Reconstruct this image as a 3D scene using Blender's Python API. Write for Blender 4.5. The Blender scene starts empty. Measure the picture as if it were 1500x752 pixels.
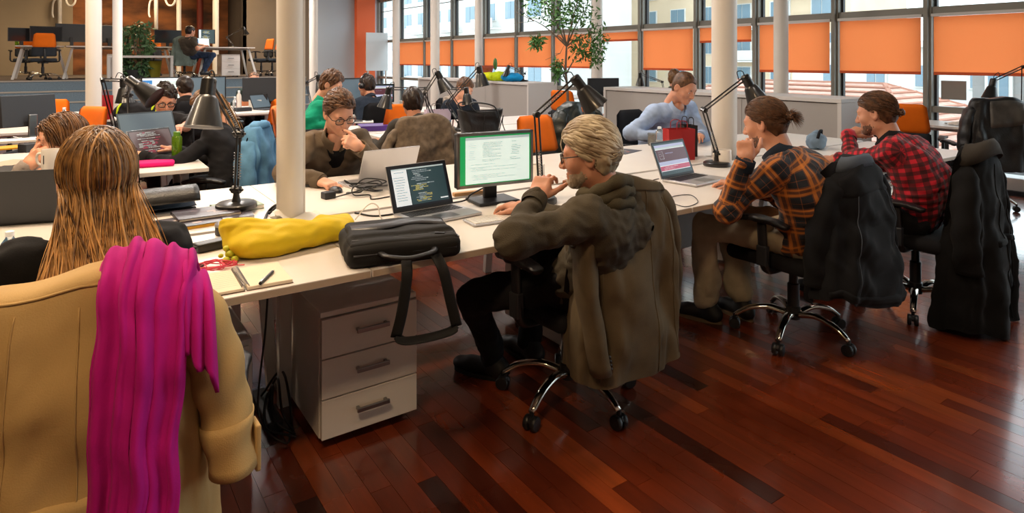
import bpy, math, random
import numpy as np
from mathutils import Vector, Matrix

random.seed(4)
rng = np.random.default_rng(7)
SC = bpy.context.scene
COL = SC.collection
PI = math.pi

# ---------------------------------------------------------------- camera
cam_data = bpy.data.cameras.new('camera')
cam_data.sensor_width = 36.0
cam_data.lens = 22.68
cam_data.shift_y = -0.1927
cam_data.clip_start = 0.05
cam_data.clip_end = 400
camera = bpy.data.objects.new('camera', cam_data)
COL.objects.link(camera)
camera.location = (0, 0, 1.44)
camera.rotation_euler = (PI / 2, 0, math.radians(-34.5))
SC.camera = camera

# ---------------------------------------------------------------- world, exposure
world = bpy.data.worlds.new('overcast_sky')
SC.world = world
world.use_nodes = True
wn = world.node_tree.nodes
wl = world.node_tree.links
bg = wn['Background']
wtc = wn.new('ShaderNodeTexCoord'); wsep = wn.new('ShaderNodeSeparateXYZ'); wramp = wn.new('ShaderNodeValToRGB')
wl.new(wtc.outputs['Generated'], wsep.inputs[0])
wl.new(wsep.outputs['Z'], wramp.inputs[0])
wramp.color_ramp.elements[0].position = 0.0
wramp.color_ramp.elements[0].color = (0.88, 0.94, 1.0, 1)
wramp.color_ramp.elements[1].position = 0.9
wramp.color_ramp.elements[1].color = (0.76, 0.87, 1.0, 1)
wl.new(wramp.outputs[0], bg.inputs[0])
bg.inputs[1].default_value = 3.7
SC.view_settings.view_transform = 'Standard'
SC.view_settings.look = 'None'
SC.view_settings.gamma = 1.0
SC.view_settings.exposure = 0.0
SC.view_settings.use_curve_mapping = False

WX = 8.5          # plane of the window wall
CEIL = 4.3        # ceiling height

def area_lamp(name, loc, size, power, color, rot=(0, 0, 0), parent=None, shape='RECTANGLE'):
    l = bpy.data.lights.new(name, 'AREA')
    l.shape = shape
    l.size, l.size_y = size
    l.energy = power
    l.color = color
    o = bpy.data.objects.new(name, l)
    COL.objects.link(o)
    o.location = loc
    o.rotation_euler = rot
    o.parent = parent
    return o

# the sky's light comes in through the window wall (sampling portals only, they give no light themselves)
for py, pl in ((-1.0, 8.0), (7.0, 8.0), (15.5, 9.0)):
    p = area_lamp('window_portal', (WX + 0.12, py, 2.4), (3.6, pl), 1, (1, 1, 1), (0, PI / 2, 0))
    p.data.cycles.is_portal = True
# unseen ceiling lights added as interior fill: position, power, colour
WARM = (1.0, 0.76, 0.52)
SOFT = (1.0, 0.93, 0.87)
CEILING_FILLS = [((-0.7, 0.3), 62, (1.0, 0.68, 0.38)), ((0.5, 3.4), 80, WARM), ((-1.4, 3.6), 85, WARM), ((2.6, 0.6), 24, (1.0, 0.88, 0.76)), ((5.0, 0.2), 7, SOFT),
                 ((1.2, 6.6), 95, SOFT), ((3.4, 4.6), 42, SOFT), ((4.6, 7.2), 55, SOFT), ((-1.2, 7.5), 110, WARM), ((2.0, 10.5), 150, SOFT), ((5.0, 11.5), 70, SOFT),
                 ((-2.5, 12.0), 190, SOFT), ((5.0, 16.0), 80, SOFT)]

# ---------------------------------------------------------------- materials
def hx(h):
    c = [int(h[i:i + 2], 16) / 255 for i in (0, 2, 4)]
    return tuple(x / 12.92 if x <= 0.04045 else ((x + 0.055) / 1.055) ** 2.4 for x in c)

def nd(t, kind, **inp):
    n = t.nodes.new(kind)
    for k, v in inp.items():
        n.inputs[k.replace('_', ' ')].default_value = v
    return n

def mat(name, col, rough=0.5, metal=0.0, spec=0.5, var=0.0, vscale=8.0, bump=0.0, bscale=60.0, coat=0.0, sheen=0.0, emit=0.0, trans=0.0, stretch=(1, 1, 1), col2=None, sss=0.0, orand=0.0, coords='Object'):
    m = bpy.data.materials.new(name)
    m.use_nodes = True
    t = m.node_tree
    b = t.nodes['Principled BSDF']
    c = hx(col) if isinstance(col, str) else col
    b.inputs['Base Color'].default_value = (*c, 1)
    b.inputs['Roughness'].default_value = rough
    b.inputs['Metallic'].default_value = metal
    b.inputs['Specular IOR Level'].default_value = spec
    if coat: b.inputs['Coat Weight'].default_value = coat; b.inputs['Coat Roughness'].default_value = 0.08
    if sheen: b.inputs['Sheen Weight'].default_value = sheen; b.inputs['Sheen Roughness'].default_value = 0.5
    if trans: b.inputs['Transmission Weight'].default_value = trans
    if sss:
        b.inputs['Subsurface Weight'].default_value = sss
        b.inputs['Subsurface Radius'].default_value = (0.02, 0.008, 0.004)
        b.inputs['Subsurface Scale'].default_value = 0.3
    if emit:
        b.inputs['Emission Color'].default_value = (*c, 1)
        b.inputs['Emission Strength'].default_value = emit
    if var or bump:
        tc = t.nodes.new('ShaderNodeTexCoord'); mp = t.nodes.new('ShaderNodeMapping')
        mp.inputs['Scale'].default_value = stretch
        t.links.new(tc.outputs[coords], mp.inputs[0])
    if var:
        n = nd(t, 'ShaderNodeTexNoise', Scale=vscale, Detail=5.0)
        t.links.new(mp.outputs[0], n.inputs['Vector'])
        r = t.nodes.new('ShaderNodeValToRGB')
        e = r.color_ramp.elements
        e[0].position, e[1].position = 0.32, 0.68
        c2 = hx(col2) if isinstance(col2, str) else None
        e[0].color = (*[x * (1 - var) for x in c], 1) if c2 is None else (*c2, 1)
        e[1].color = (*[min(1, x * (1 + var)) for x in c], 1)
        t.links.new(n.outputs[0], r.inputs[0])
        t.links.new(r.outputs[0], b.inputs['Base Color'])
    if bump:
        n2 = nd(t, 'ShaderNodeTexNoise', Scale=bscale, Detail=3.0)
        t.links.new(mp.outputs[0], n2.inputs['Vector'])
        bp = nd(t, 'ShaderNodeBump', Strength=bump, Distance=0.01)
        t.links.new(n2.outputs[0], bp.inputs['Height'])
        t.links.new(bp.outputs[0], b.inputs['Normal'])
    return m

def fabric(name, col, var=0.25, rough=0.85, bump=0.12, sheen=0.02, vscale=6, bscale=300, **k):
    return mat(name, col, rough=rough, spec=0.18, var=var, vscale=vscale, bump=bump, bscale=bscale, sheen=sheen, **k)

M = {}
M['white_laminate'] = mat('white laminate', 'e0dad3', rough=0.32, spec=0.5, var=0.03, vscale=3)
M['table_edge'] = mat('table edge', 'b9a58d', rough=0.5)
M['white_metal'] = mat('white metal', 'd2cfca', rough=0.4)
M['white_paint'] = mat('white paint', 'd9d7d4', rough=0.5)
M['column_paint'] = mat('column paint', 'dcd7cf', rough=0.4, var=0.03, vscale=2)
M['black_metal'] = mat('black enamel', '100f0f', rough=0.38, coat=0.25)
M['black_plastic'] = mat('black plastic', '17171a', rough=0.42)
M['dark_plastic'] = mat('dark grey plastic', '2b2e33', rough=0.5)
M['chrome'] = mat('chrome', 'd8d2c8', rough=0.12, metal=1)
M['steel'] = mat('steel', '9a9a9a', rough=0.3, metal=1)
M['aluminium'] = mat('aluminium', 'c9c9cc', rough=0.32, metal=0.75)
M['black_cloth'] = fabric('black cloth', '19191c', var=0.2)
M['chair_grey'] = fabric('chair grey cloth', '33373c', var=0.15)
M['orange_cloth'] = fabric('orange chair cloth', 'f07412', var=0.06, sheen=0.1, rough=0.7)
M['lamp_inner'] = mat('white lamp lining', 'e8e4da', rough=0.5)
M['cable'] = mat('black cable', '0e0e0f', rough=0.45)
M['paper'] = mat('paper', 'e9e4da', rough=0.8, var=0.03)
M['cream_paper'] = mat('cream paper', 'e6d6bd', rough=0.85, var=0.03)
M['white_ceramic'] = mat('white ceramic', 'e4ded6', rough=0.18, coat=0.5)
M['red_print'] = mat('red card', '9c1a1c', rough=0.45, var=0.08, vscale=4)
M['screen_dark'] = mat('dark screen glass', '1d1f24', rough=0.12)
M['screen_grey'] = mat('grey screen panel', '4c5a64', rough=0.25)
M['skin'] = mat('skin', 'c98f73', rough=0.5, sss=0.12, var=0.07, vscale=18, bump=0.06, bscale=220)
M['skin_pale'] = mat('pale skin', 'd8a084', rough=0.5, sss=0.12, var=0.07, vscale=18, bump=0.06, bscale=220)
M['skin_tan'] = mat('tanned skin', 'b67a5a', rough=0.5, sss=0.12, var=0.08, vscale=18, bump=0.06, bscale=220)
M['lips'] = mat('lips', 'a35a50', rough=0.4)
M['eye_white'] = mat('eye white', 'e3dcd6', rough=0.15)
M['iris'] = mat('iris', '2a1c14', rough=0.1)

def hair_mat(name, dark, light, scale=40.0):
    m = mat(name, dark, rough=0.42, spec=0.4)
    t = m.node_tree; b = t.nodes['Principled BSDF']
    at = t.nodes.new('ShaderNodeAttribute'); at.attribute_name = 'tone'
    tc = t.nodes.new('ShaderNodeTexCoord')
    n = nd(t, 'ShaderNodeTexNoise', Scale=scale, Detail=2.0)
    t.links.new(tc.outputs['Object'], n.inputs['Vector'])
    ad = t.nodes.new('ShaderNodeMath'); ad.operation = 'ADD'
    t.links.new(at.outputs['Fac'], ad.inputs[0]); t.links.new(n.outputs[0], ad.inputs[1])
    r = t.nodes.new('ShaderNodeValToRGB')
    r.color_ramp.elements[0].position = 0.4; r.color_ramp.elements[0].color = (*hx(dark), 1)
    r.color_ramp.elements[1].position = 1.35; r.color_ramp.elements[1].color = (*hx(light), 1)
    r.color_ramp.elements[1].position = 1.0
    ml = t.nodes.new('ShaderNodeMath'); ml.operation = 'MULTIPLY'; ml.inputs[1].default_value = 0.66
    t.links.new(ad.outputs[0], ml.inputs[0]); t.links.new(ml.outputs[0], r.inputs[0])
    t.links.new(r.outputs[0], b.inputs['Base Color'])
    return m

M['hair_brown'] = hair_mat('brown hair', '2c1b10', '80583a')
M['hair_black'] = hair_mat('black hair', '120b08', '38261b')
M['hair_grey'] = hair_mat('grey blond hair', '86735a', 'e2d2b2', 14)
M['hair_grey_dark'] = hair_mat('dark nape hair', '2a2019', '5c4a38')
M['hair_blonde'] = hair_mat('blonde hair', '3f2612', 'dba563', 25)
M['hair_light_brown'] = hair_mat('light brown hair', '3c2514', '8d6238', 25)
M['beard'] = hair_mat('grey beard', '84705a', 'c4b49c')
M['beard_dark'] = hair_mat('dark beard', '53382a', '7d5640')

# ---------------------------------------------------------------- mesh helpers
def frame_from(z, hint=(0, 0, 1)):
    z = Vector(z).normalized()
    h = Vector(hint)
    if abs(z.dot(h.normalized())) > 0.95: h = Vector((0, 1, 0))
    x = h.cross(z).normalized()
    return x, z.cross(x), z

class MB:
    def __init__(s): s.v = []; s.f = []; s.m = []
    def add(s, v, f, m=0):
        o = len(s.v)
        s.v += [tuple(p) for p in v]
        s.f += [[i + o for i in q] for q in f]
        s.m += [m] * len(f)
        return s
    def box(s, c, sz, m=0, rz=0.0, R=None):
        x, y, z = [a / 2 for a in sz]
        P = [Vector(p) for p in ((-x, -y, -z), (x, -y, -z), (x, y, -z), (-x, y, -z), (-x, -y, z), (x, -y, z), (x, y, z), (-x, y, z))]
        Q = R if R is not None else Matrix.Rotation(rz, 3, 'Z')
        c = Vector(c)
        return s.add([c + Q @ p for p in P], [(0, 3, 2, 1), (4, 5, 6, 7), (0, 1, 5, 4), (1, 2, 6, 5), (2, 3, 7, 6), (3, 0, 4, 7)], m)
    def beam(s, a, b, w, h, m=0, hint=(0, 0, 1)):
        a, b = Vector(a), Vector(b)
        x, y, z = frame_from(b - a, hint)
        R = Matrix((x, y, z)).transposed()
        return s.box((a + b) / 2, (w, h, (b - a).length), m, R=R)
    def tube(s, path, r, n=8, m=0, caps=True, hint=(0, 0, 1), flat=1.0):
        path = [Vector(p) for p in path]
        k = len(path)
        rr = list(r) if isinstance(r, (list, tuple)) else [r] * k
        rings = []
        px = None
        for i, p in enumerate(path):
            t = path[min(i + 1, k - 1)] - path[max(i - 1, 0)]
            if t.length < 1e-9: t = Vector((0, 0, 1))
            t.normalize()
            if px is None: x, y, _ = frame_from(t, hint)
            else:
                x = px - t * px.dot(t)
                x = x.normalized() if x.length > 1e-6 else frame_from(t, hint)[0]
                y = t.cross(x)
            px = x
            rings.append([p + x * (rr[i] * math.cos(2 * PI * j / n)) + y * (rr[i] * flat * math.sin(2 * PI * j / n)) for j in range(n)])
        return s.loft(rings, m, caps, caps)
    def cyl(s, a, b, r0, r1=None, n=16, m=0, caps=True):
        return s.tube([a, b], [r0, r0 if r1 is None else r1], n, m, caps)
    def loft(s, rings, m=0, cap0=True, cap1=True, closed=True):
        n = len(rings[0]); v = [p for r in rings for p in r]; f = []
        for i in range(len(rings) - 1):
            for j in range(n if closed else n - 1):
                a, b = i * n + j, i * n + (j + 1) % n
                f.append((a, b, b + n, a + n))
        if closed and cap0: f.append(tuple(range(n - 1, -1, -1)))
        if closed and cap1: f.append(tuple(range((len(rings) - 1) * n, len(rings) * n)))
        return s.add(v, f, m)
    def lathe(s, prof, a=(0, 0, 0), axis=(0, 0, 1), n=24, m=0):
        x, y, z = frame_from(axis); a = Vector(a)
        rings = [[a + z * h + x * (r * math.cos(2 * PI * j / n)) + y * (r * math.sin(2 * PI * j / n)) for j in range(n)] for r, h in prof]
        return s.loft(rings, m, prof[0][0] > 1e-4, prof[-1][0] > 1e-4)
    def ball(s, c, r, n=12, m=0, R=None):
        r = (r, r, r) if not isinstance(r, (tuple, list)) else r
        c = Vector(c); R = R or Matrix.Identity(3)
        rings = []
        for i in range(n // 2 + 1):
            a = PI * i / (n // 2)
            rings.append([c + R @ Vector((r[0] * max(1e-4, math.sin(a)) * math.cos(2 * PI * j / n), r[1] * max(1e-4, math.sin(a)) * math.sin(2 * PI * j / n), -r[2] * math.cos(a))) for j in range(n)])
        return s.loft(rings, m)
    def quad(s, p, m=0): return s.add(p, [tuple(range(len(p)))], m)
    def prism(s, pts, z0, z1, m=0):
        n = len(pts)
        return s.loft([[(x, y, z0) for x, y in pts], [(x, y, z1) for x, y in pts]], m)
    def xf(s, Mx):
        s.v = [tuple(Mx @ Vector(p)) for p in s.v]; return s

def link_mesh(name, me, mats, parent=None, smooth=35, bevel=0.0, sub=0, solid=0.0):
    for mm in (mats if isinstance(mats, (list, tuple)) else [mats]):
        me.materials.append(M[mm] if isinstance(mm, str) else mm)
    if smooth is True or (smooth and not bevel):
        me.polygons.foreach_set('use_smooth', [True] * len(me.polygons))
        if smooth is not True:
            try: me.set_sharp_from_angle(angle=math.radians(smooth))
            except Exception: pass
    o = bpy.data.objects.new(name, me)
    COL.objects.link(o)
    if parent is not None: o.parent = parent
    if solid:
        md = o.modifiers.new('thickness', 'SOLIDIFY'); md.thickness = solid; md.offset = 0
    if bevel:
        md = o.modifiers.new('soft edges', 'BEVEL'); md.width = bevel; md.segments = 2; md.limit_method = 'ANGLE'; md.angle_limit = math.radians(40)
    if sub:
        md = o.modifiers.new('smooth', 'SUBSURF'); md.levels = sub; md.render_levels = sub
    return o

def ob(name, mb, mats, parent=None, smooth=35, bevel=0.0, sub=0, solid=0.0, label=None):
    me = bpy.data.meshes.new(name)
    me.from_pydata(mb.v, [], mb.f)
    if any(mb.m): me.polygons.foreach_set('material_index', mb.m)
    me.update()
    o = link_mesh(name, me, mats, parent, smooth, bevel, sub, solid)
    if label: o['label'] = label
    return o

def np_mesh(name, v, quads, mats, parent=None, attrs=None, smooth=True):
    me = bpy.data.meshes.new(name)
    nv, nf = len(v), len(quads)
    k = quads.shape[1]
    me.vertices.add(nv); me.vertices.foreach_set('co', np.asarray(v, np.float32).ravel())
    me.loops.add(nf * k); me.loops.foreach_set('vertex_index', np.asarray(quads, np.int32).ravel())
    me.polygons.add(nf); me.polygons.foreach_set('loop_start', np.arange(0, nf * k, k, dtype=np.int32))
    me.update(calc_edges=True)
    for an, (ty, data) in (attrs or {}).items():
        a = me.attributes.new(an, ty, 'POINT')
        a.data.foreach_set('vector' if ty == 'FLOAT_VECTOR' else 'value', np.asarray(data, np.float32).ravel())
    return link_mesh(name, me, mats, parent, smooth)

def thing(name, label, cat, loc=(0, 0, 0), rz=0.0, group=None):
    o = bpy.data.objects.new(name, None)
    COL.objects.link(o)
    o.empty_display_size = 0.1
    o.location = loc; o.rotation_euler = (0, 0, rz)
    return tag(o, label, cat, group)

def tag(o, label, cat, group=None):
    o['label'] = label; o['category'] = cat
    if group: o['group'] = group
    return o

def struct(o): o['kind'] = 'structure'; return o
def stuff(o): o['kind'] = 'stuff'; return o

def dup(root, loc, rz=None, label=None, group=None):
    r = root.copy(); COL.objects.link(r); r.location = loc
    if rz is not None: r.rotation_euler = (0, 0, rz)
    if label: r['label'] = label
    if group: r['group'] = group
    def rec(src, dst):
        for ch in list(src.children):
            c = ch.copy(); COL.objects.link(c); c.parent = dst
            rec(ch, c)
    rec(root, r)
    return r

def curve_pts(pts, n=8):
    """Catmull-Rom through pts"""
    P = [Vector(p) for p in pts]; P = [P[0] * 2 - P[1]] + P + [P[-1] * 2 - P[-2]]
    out = []
    for i in range(1, len(P) - 2):
        a, b, c, d = P[i - 1:i + 3]
        for j in range(n):
            t = j / n
            out.append(0.5 * ((2 * b) + (c - a) * t + (2 * a - 5 * b + 4 * c - d) * t * t + (3 * b - a - 3 * c + d) * t ** 3))
    out.append(P[-2])
    return out

# ---------------------------------------------------------------- implicit surfaces
def snets(Fd, ox, h):
    S = Fd < 0
    c = np.zeros(tuple(n - 1 for n in Fd.shape), np.int8)
    for a in (0, 1):
        for b in (0, 1):
            for d in (0, 1):
                c += S[a:a + c.shape[0], b:b + c.shape[1], d:d + c.shape[2]]
    mk = (c > 0) & (c < 8)
    ii, jj, kk = np.nonzero(mk)
    idx = np.full(c.shape, -1, np.int32); idx[mk] = np.arange(len(ii))
    acc = np.zeros((len(ii), 3), np.float32); cnt = np.zeros(len(ii), np.float32)
    cor = [(0, 0, 0), (1, 0, 0), (0, 1, 0), (1, 1, 0), (0, 0, 1), (1, 0, 1), (0, 1, 1), (1, 1, 1)]
    val = [Fd[ii + a, jj + b, kk + d] for a, b, d in cor]
    for p in range(8):
        for q in range(p + 1, 8):
            if sum(abs(cor[p][x] - cor[q][x]) for x in range(3)) != 1: continue
            fa, fb = val[p], val[q]
            cr = (fa < 0) != (fb < 0)
            t = np.where(cr, fa / np.where(cr, fa - fb, 1), 0)
            for x in range(3): acc[:, x] += np.where(cr, cor[p][x] + t * (cor[q][x] - cor[p][x]), 0)
            cnt += cr
    v = (np.stack([ii, jj, kk], 1) + acc / cnt[:, None]) * h + np.asarray(ox)
    qs = []
    for ax in range(3):
        sl0 = [slice(1, -1)] * 3; sl1 = [slice(1, -1)] * 3
        sl0[ax] = slice(0, -1); sl1[ax] = slice(1, None)
        A, B = S[tuple(sl0)], S[tuple(sl1)]
        e = np.nonzero(A != B)
        flip = A[e]
        base = [e[x] + (0 if x == ax else 1) for x in range(3)]
        u, w = (ax + 1) % 3, (ax + 2) % 3
        def cell(du, dw):
            ix = [base[0].copy(), base[1].copy(), base[2].copy()]
            ix[u] -= du; ix[w] -= dw
            return idx[ix[0], ix[1], ix[2]]
        q = np.stack([cell(1, 1), cell(0, 1), cell(0, 0), cell(1, 0)], 1)
        q[~flip] = q[~flip][:, ::-1]
        qs.append(q)
    q = np.concatenate(qs)
    return v, q[(q >= 0).all(1)]

def prim_box(p):
    k = p[0]
    if k == 'c':
        a, b, ra, rb = np.array(p[1]), np.array(p[2]), p[3], p[4]
        return np.minimum(a - ra, b - rb), np.maximum(a + ra, b + rb)
    c = np.array(p[1]); r = np.array(p[2]); R = np.array(p[3]) if p[3] is not None else np.eye(3)
    e = np.abs(R) @ r
    return c - e, c + e

def sdf(prims, h, k=0.02, disp=None, post=None, pad=0.0, smooth=0):
    """smooth union (or subtraction, op '-') of round cones 'c', ellipsoids 'e' and rounded boxes 'b'"""
    bx = [prim_box(p) for p in prims if p[-1] != '-']
    lo = np.min([b[0] for b in bx], 0) - 3 * h - pad; hi = np.max([b[1] for b in bx], 0) + 3 * h + pad
    ns = np.ceil((hi - lo) / h).astype(int) + 1
    ax = [lo[i] + np.arange(ns[i], dtype=np.float32) * h for i in range(3)]
    Fd = np.full(ns, 0.08, np.float32)
    for p in prims:
        kk = p[-2] if p[-2] is not None else k
        b0, b1 = prim_box(p)
        m = kk + 3 * h
        i0 = np.maximum(((b0 - m - lo) / h).astype(int), 0); i1 = np.minimum(((b1 + m - lo) / h).astype(int) + 2, ns)
        if (i1 <= i0).any(): continue
        X = ax[0][i0[0]:i1[0]][:, None, None]; Y = ax[1][i0[1]:i1[1]][None, :, None]; Z = ax[2][i0[2]:i1[2]][None, None, :]
        if p[0] == 'c':
            a, b = np.array(p[1], float), np.array(p[2], float); ba = b - a; L = max(ba @ ba, 1e-9)
            t = np.clip(((X - a[0]) * ba[0] + (Y - a[1]) * ba[1] + (Z - a[2]) * ba[2]) / L, 0, 1)
            d = np.sqrt((X - a[0] - t * ba[0]) ** 2 + (Y - a[1] - t * ba[1]) ** 2 + (Z - a[2] - t * ba[2]) ** 2) - (p[3] + t * (p[4] - p[3]))
        else:
            c = p[1]; r = p[2]
            dx, dy, dz = X - c[0], Y - c[1], Z - c[2]
            if p[3] is not None:
                R = np.array(p[3])
                dx, dy, dz = (dx * R[0, 0] + dy * R[1, 0] + dz * R[2, 0]), (dx * R[0, 1] + dy * R[1, 1] + dz * R[2, 1]), (dx * R[0, 2] + dy * R[1, 2] + dz * R[2, 2])
            if p[0] == 'e':
                k0 = np.sqrt((dx / r[0]) ** 2 + (dy / r[1]) ** 2 + (dz / r[2]) ** 2)
                k1 = np.sqrt((dx / r[0] ** 2) ** 2 + (dy / r[1] ** 2) ** 2 + (dz / r[2] ** 2) ** 2)
                d = k0 * (k0 - 1) / np.maximum(k1, 1e-6)
            else:
                rd = p[4]
                qx, qy, qz = np.abs(dx) - r[0] + rd, np.abs(dy) - r[1] + rd, np.abs(dz) - r[2] + rd
                d = np.sqrt(np.maximum(qx, 0) ** 2 + np.maximum(qy, 0) ** 2 + np.maximum(qz, 0) ** 2) + np.minimum(np.maximum(np.maximum(qx, qy), qz), 0) - rd
        sub = Fd[i0[0]:i1[0], i0[1]:i1[1], i0[2]:i1[2]]
        if p[-1] == '-':
            hh = np.maximum(kk - np.abs(sub + d), 0) / kk
            sub[...] = np.maximum(sub, -d) + hh * hh * kk * 0.25
        else:
            hh = np.maximum(kk - np.abs(sub - d), 0) / kk
            sub[...] = np.minimum(sub, d) - hh * hh * kk * 0.25
    if disp is not None or post is not None:
        near = np.nonzero(np.abs(Fd) < 0.05)
        P = np.stack([ax[i][near[i]] for i in range(3)], 1)
        if disp is not None: Fd[near] += disp(P)
        if post is not None: Fd[near] = post(Fd[near], P)
        if post is not None:
            far = np.nonzero(Fd <= -0.05)
            if len(far[0]):
                P = np.stack([ax[i][far[i]] for i in range(3)], 1)
                Fd[far] = post(Fd[far], P)
    return snets(Fd, lo, h)

def C(a, b, ra, rb=None, k=None, op='+'): return ('c', tuple(a), tuple(b), ra, ra if rb is None else rb, k, op)
def EL(c, r, R=None, k=None, op='+'): return ('e', tuple(c), tuple(r) if isinstance(r, (tuple, list)) else (r, r, r), R, k, op)
def BX(c, r, R=None, rd=0.01, k=None, op='+'): return ('b', tuple(c), tuple(r), R, rd, k, op)

def wavy(seed, wl, amp, n=6, aniso=(1, 1, 1)):
    """folds: a sum of randomly turned sine waves"""
    g = np.random.default_rng(seed)
    d = g.normal(size=(n, 3)); d /= np.linalg.norm(d, axis=1)[:, None]; d *= np.array(aniso)
    w = 2 * PI / (wl * g.uniform(0.6, 1.7, n)); ph = g.uniform(0, 6.28, n)
    def f(P):
        q = P + 0.25 * wl * np.sin(P[:, [1, 2, 0]] * (3.0 / wl) + seed)
        return amp * np.sin(q @ d.T * w + ph).sum(1) / math.sqrt(n)
    return f

# ================================================================ SETTING
def plank_material():
    m = mat('red hardwood', '7a2c10', rough=0.24, spec=0.5, coat=1.0)
    m.node_tree.nodes['Principled BSDF'].inputs['Coat Roughness'].default_value = 0.13
    t = m.node_tree; b = t.nodes['Principled BSDF']
    oi = t.nodes.new('ShaderNodeObjectInfo'); ge = t.nodes.new('ShaderNodeNewGeometry')
    add = t.nodes.new('ShaderNodeMath'); add.operation = 'ADD'
    fr = t.nodes.new('ShaderNodeMath'); fr.operation = 'FRACT'
    t.links.new(oi.outputs['Random'], add.inputs[0]); t.links.new(ge.outputs['Random Per Island'], add.inputs[1]); t.links.new(add.outputs[0], fr.inputs[0])
    r = t.nodes.new('ShaderNodeValToRGB')
    els = r.color_ramp.elements
    els[0].position = 0.0; els[0].color = (*hx('31130a'), 1)
    els[1].position = 1.0; els[1].color = (*hx('8e421c'), 1)
    for p, c in ((0.07, '43190c'), (0.16, '62250f'), (0.5, '6e2b12'), (0.85, '7a3215')):
        e = els.new(p); e.color = (*hx(c), 1)
    t.links.new(fr.outputs[0], r.inputs[0])
    tc = t.nodes.new('ShaderNodeTexCoord'); mp = t.nodes.new('ShaderNodeMapping')
    mp.inputs['Scale'].default_value = (26, 2.4, 10)
    ofs = t.nodes.new('ShaderNodeVectorMath'); ofs.operation = 'SCALE'; ofs.inputs['Scale'].default_value = 3.7
    t.links.new(ge.outputs['Position'], mp.inputs[0])
    n = nd(t, 'ShaderNodeTexNoise', Scale=1.0, Detail=6.0, Distortion=0.6)
    t.links.new(mp.outputs[0], n.inputs['Vector'])
    r2 = t.nodes.new('ShaderNodeValToRGB')
    r2.color_ramp.elements[0].position = 0.3; r2.color_ramp.elements[0].color = (0.62, 0.62, 0.62, 1)
    r2.color_ramp.elements[1].position = 0.7; r2.color_ramp.elements[1].color = (1.2, 1.2, 1.2, 1)
    t.links.new(n.outputs[0], r2.inputs[0])
    mx = t.nodes.new('ShaderNodeMix'); mx.data_type = 'RGBA'; mx.blend_type = 'MULTIPLY'; mx.inputs[0].default_value = 0.75
    t.links.new(r.outputs[0], mx.inputs['A']); t.links.new(r2.outputs[0], mx.inputs['B'])
    t.links.new(mx.outputs['Result'], b.inputs['Base Color'])
    rn = nd(t, 'ShaderNodeTexNoise', Scale=2.3, Detail=4.0)
    mr = t.nodes.new('ShaderNodeMapRange'); mr.inputs['To Min'].default_value = 0.2; mr.inputs['To Max'].default_value = 0.36
    t.links.new(ge.outputs['Position'], rn.inputs['Vector']); t.links.new(rn.outputs[0], mr.inputs[0]); t.links.new(mr.outputs[0], b.inputs['Roughness'])
    bp = nd(t, 'ShaderNodeBump', Strength=0.03, Distance=0.003)
    t.links.new(n.outputs[0], bp.inputs['Height']); t.links.new(bp.outputs[0], b.inputs['Normal'])
    return m

M['wood'] = plank_material()
M['floor_base'] = mat('dark floor joint', '140604', rough=0.8)
floor = struct(ob('floor', MB().box((0, 9, -0.065), (21, 30, 0.1)), 'floor_base'))

def plank_geo(x, y, w, l, mb):
    g, t, z = 0.0007, 0.015, random.uniform(-0.0004, 0.0)
    a = [(x + g, y + g), (x + w - g, y + g), (x + w - g, y + l - g), (x + g, y + l - g)]
    mb.add([(*p, -t) for p in a] + [(*p, z) for p in a], [(4, 5, 6, 7)] + [(j, (j + 1) % 4, 4 + (j + 1) % 4, 4 + j) for j in range(4)])

def lay_planks():
    W_, lens = 0.075, (0.38, 0.52, 0.66, 0.84, 1.05)
    near, rest = [], MB()
    x = -6.0
    while x < 8.3:
        y = -1.2 - random.random()
        while y < 15.4:
            l = random.choice(lens)
            cx, cy = x + W_ / 2, y + l / 2
            d = 0.566 * cx + 0.824 * cy
            lat = 0.824 * cx - 0.566 * cy
            if d > 0.8 and abs(lat) < d * 1.7 + 1.0:
                v = 87 + 945 * 1.44 / d; u = 750 + 945 * lat / d
                seen = (u > 340 and v < 800 and v > 455) or (u > 640 and v > 430) and v < 800
                if seen and -150 < u < 1600: near.append((d, x, y, l))
                else: plank_geo(x, y, W_, l, rest) if d < 9 else None
            elif d > -2 and cx > -1: plank_geo(x, y, W_, l, rest) if d < 3 else None
            y += l
        x += W_
    near.sort()
    meshes = {}
    for i, (d, x, y, l) in enumerate(near):
        if i < 296:
            if l not in meshes:
                mb = MB(); plank_geo(0, 0, W_, l, mb)
                me = bpy.data.meshes.new('plank'); me.from_pydata(mb.v, [], mb.f); me.materials.append(M['wood']); meshes[l] = me
            o = bpy.data.objects.new('plank', meshes[l]); COL.objects.link(o); o.location = (x, y, 0); o.parent = floor
        else: plank_geo(x, y, W_, l, rest)
    stuff(ob('planks', rest, 'wood', floor, smooth=False))
    # the floor further back, boards too far off to tell apart
    far = MB().box((1.2, 10.6, -0.008), (14.4, 9.6, 0.008))
    ob('far_boards', far, 'wood', floor, smooth=False)
lay_planks()

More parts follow.
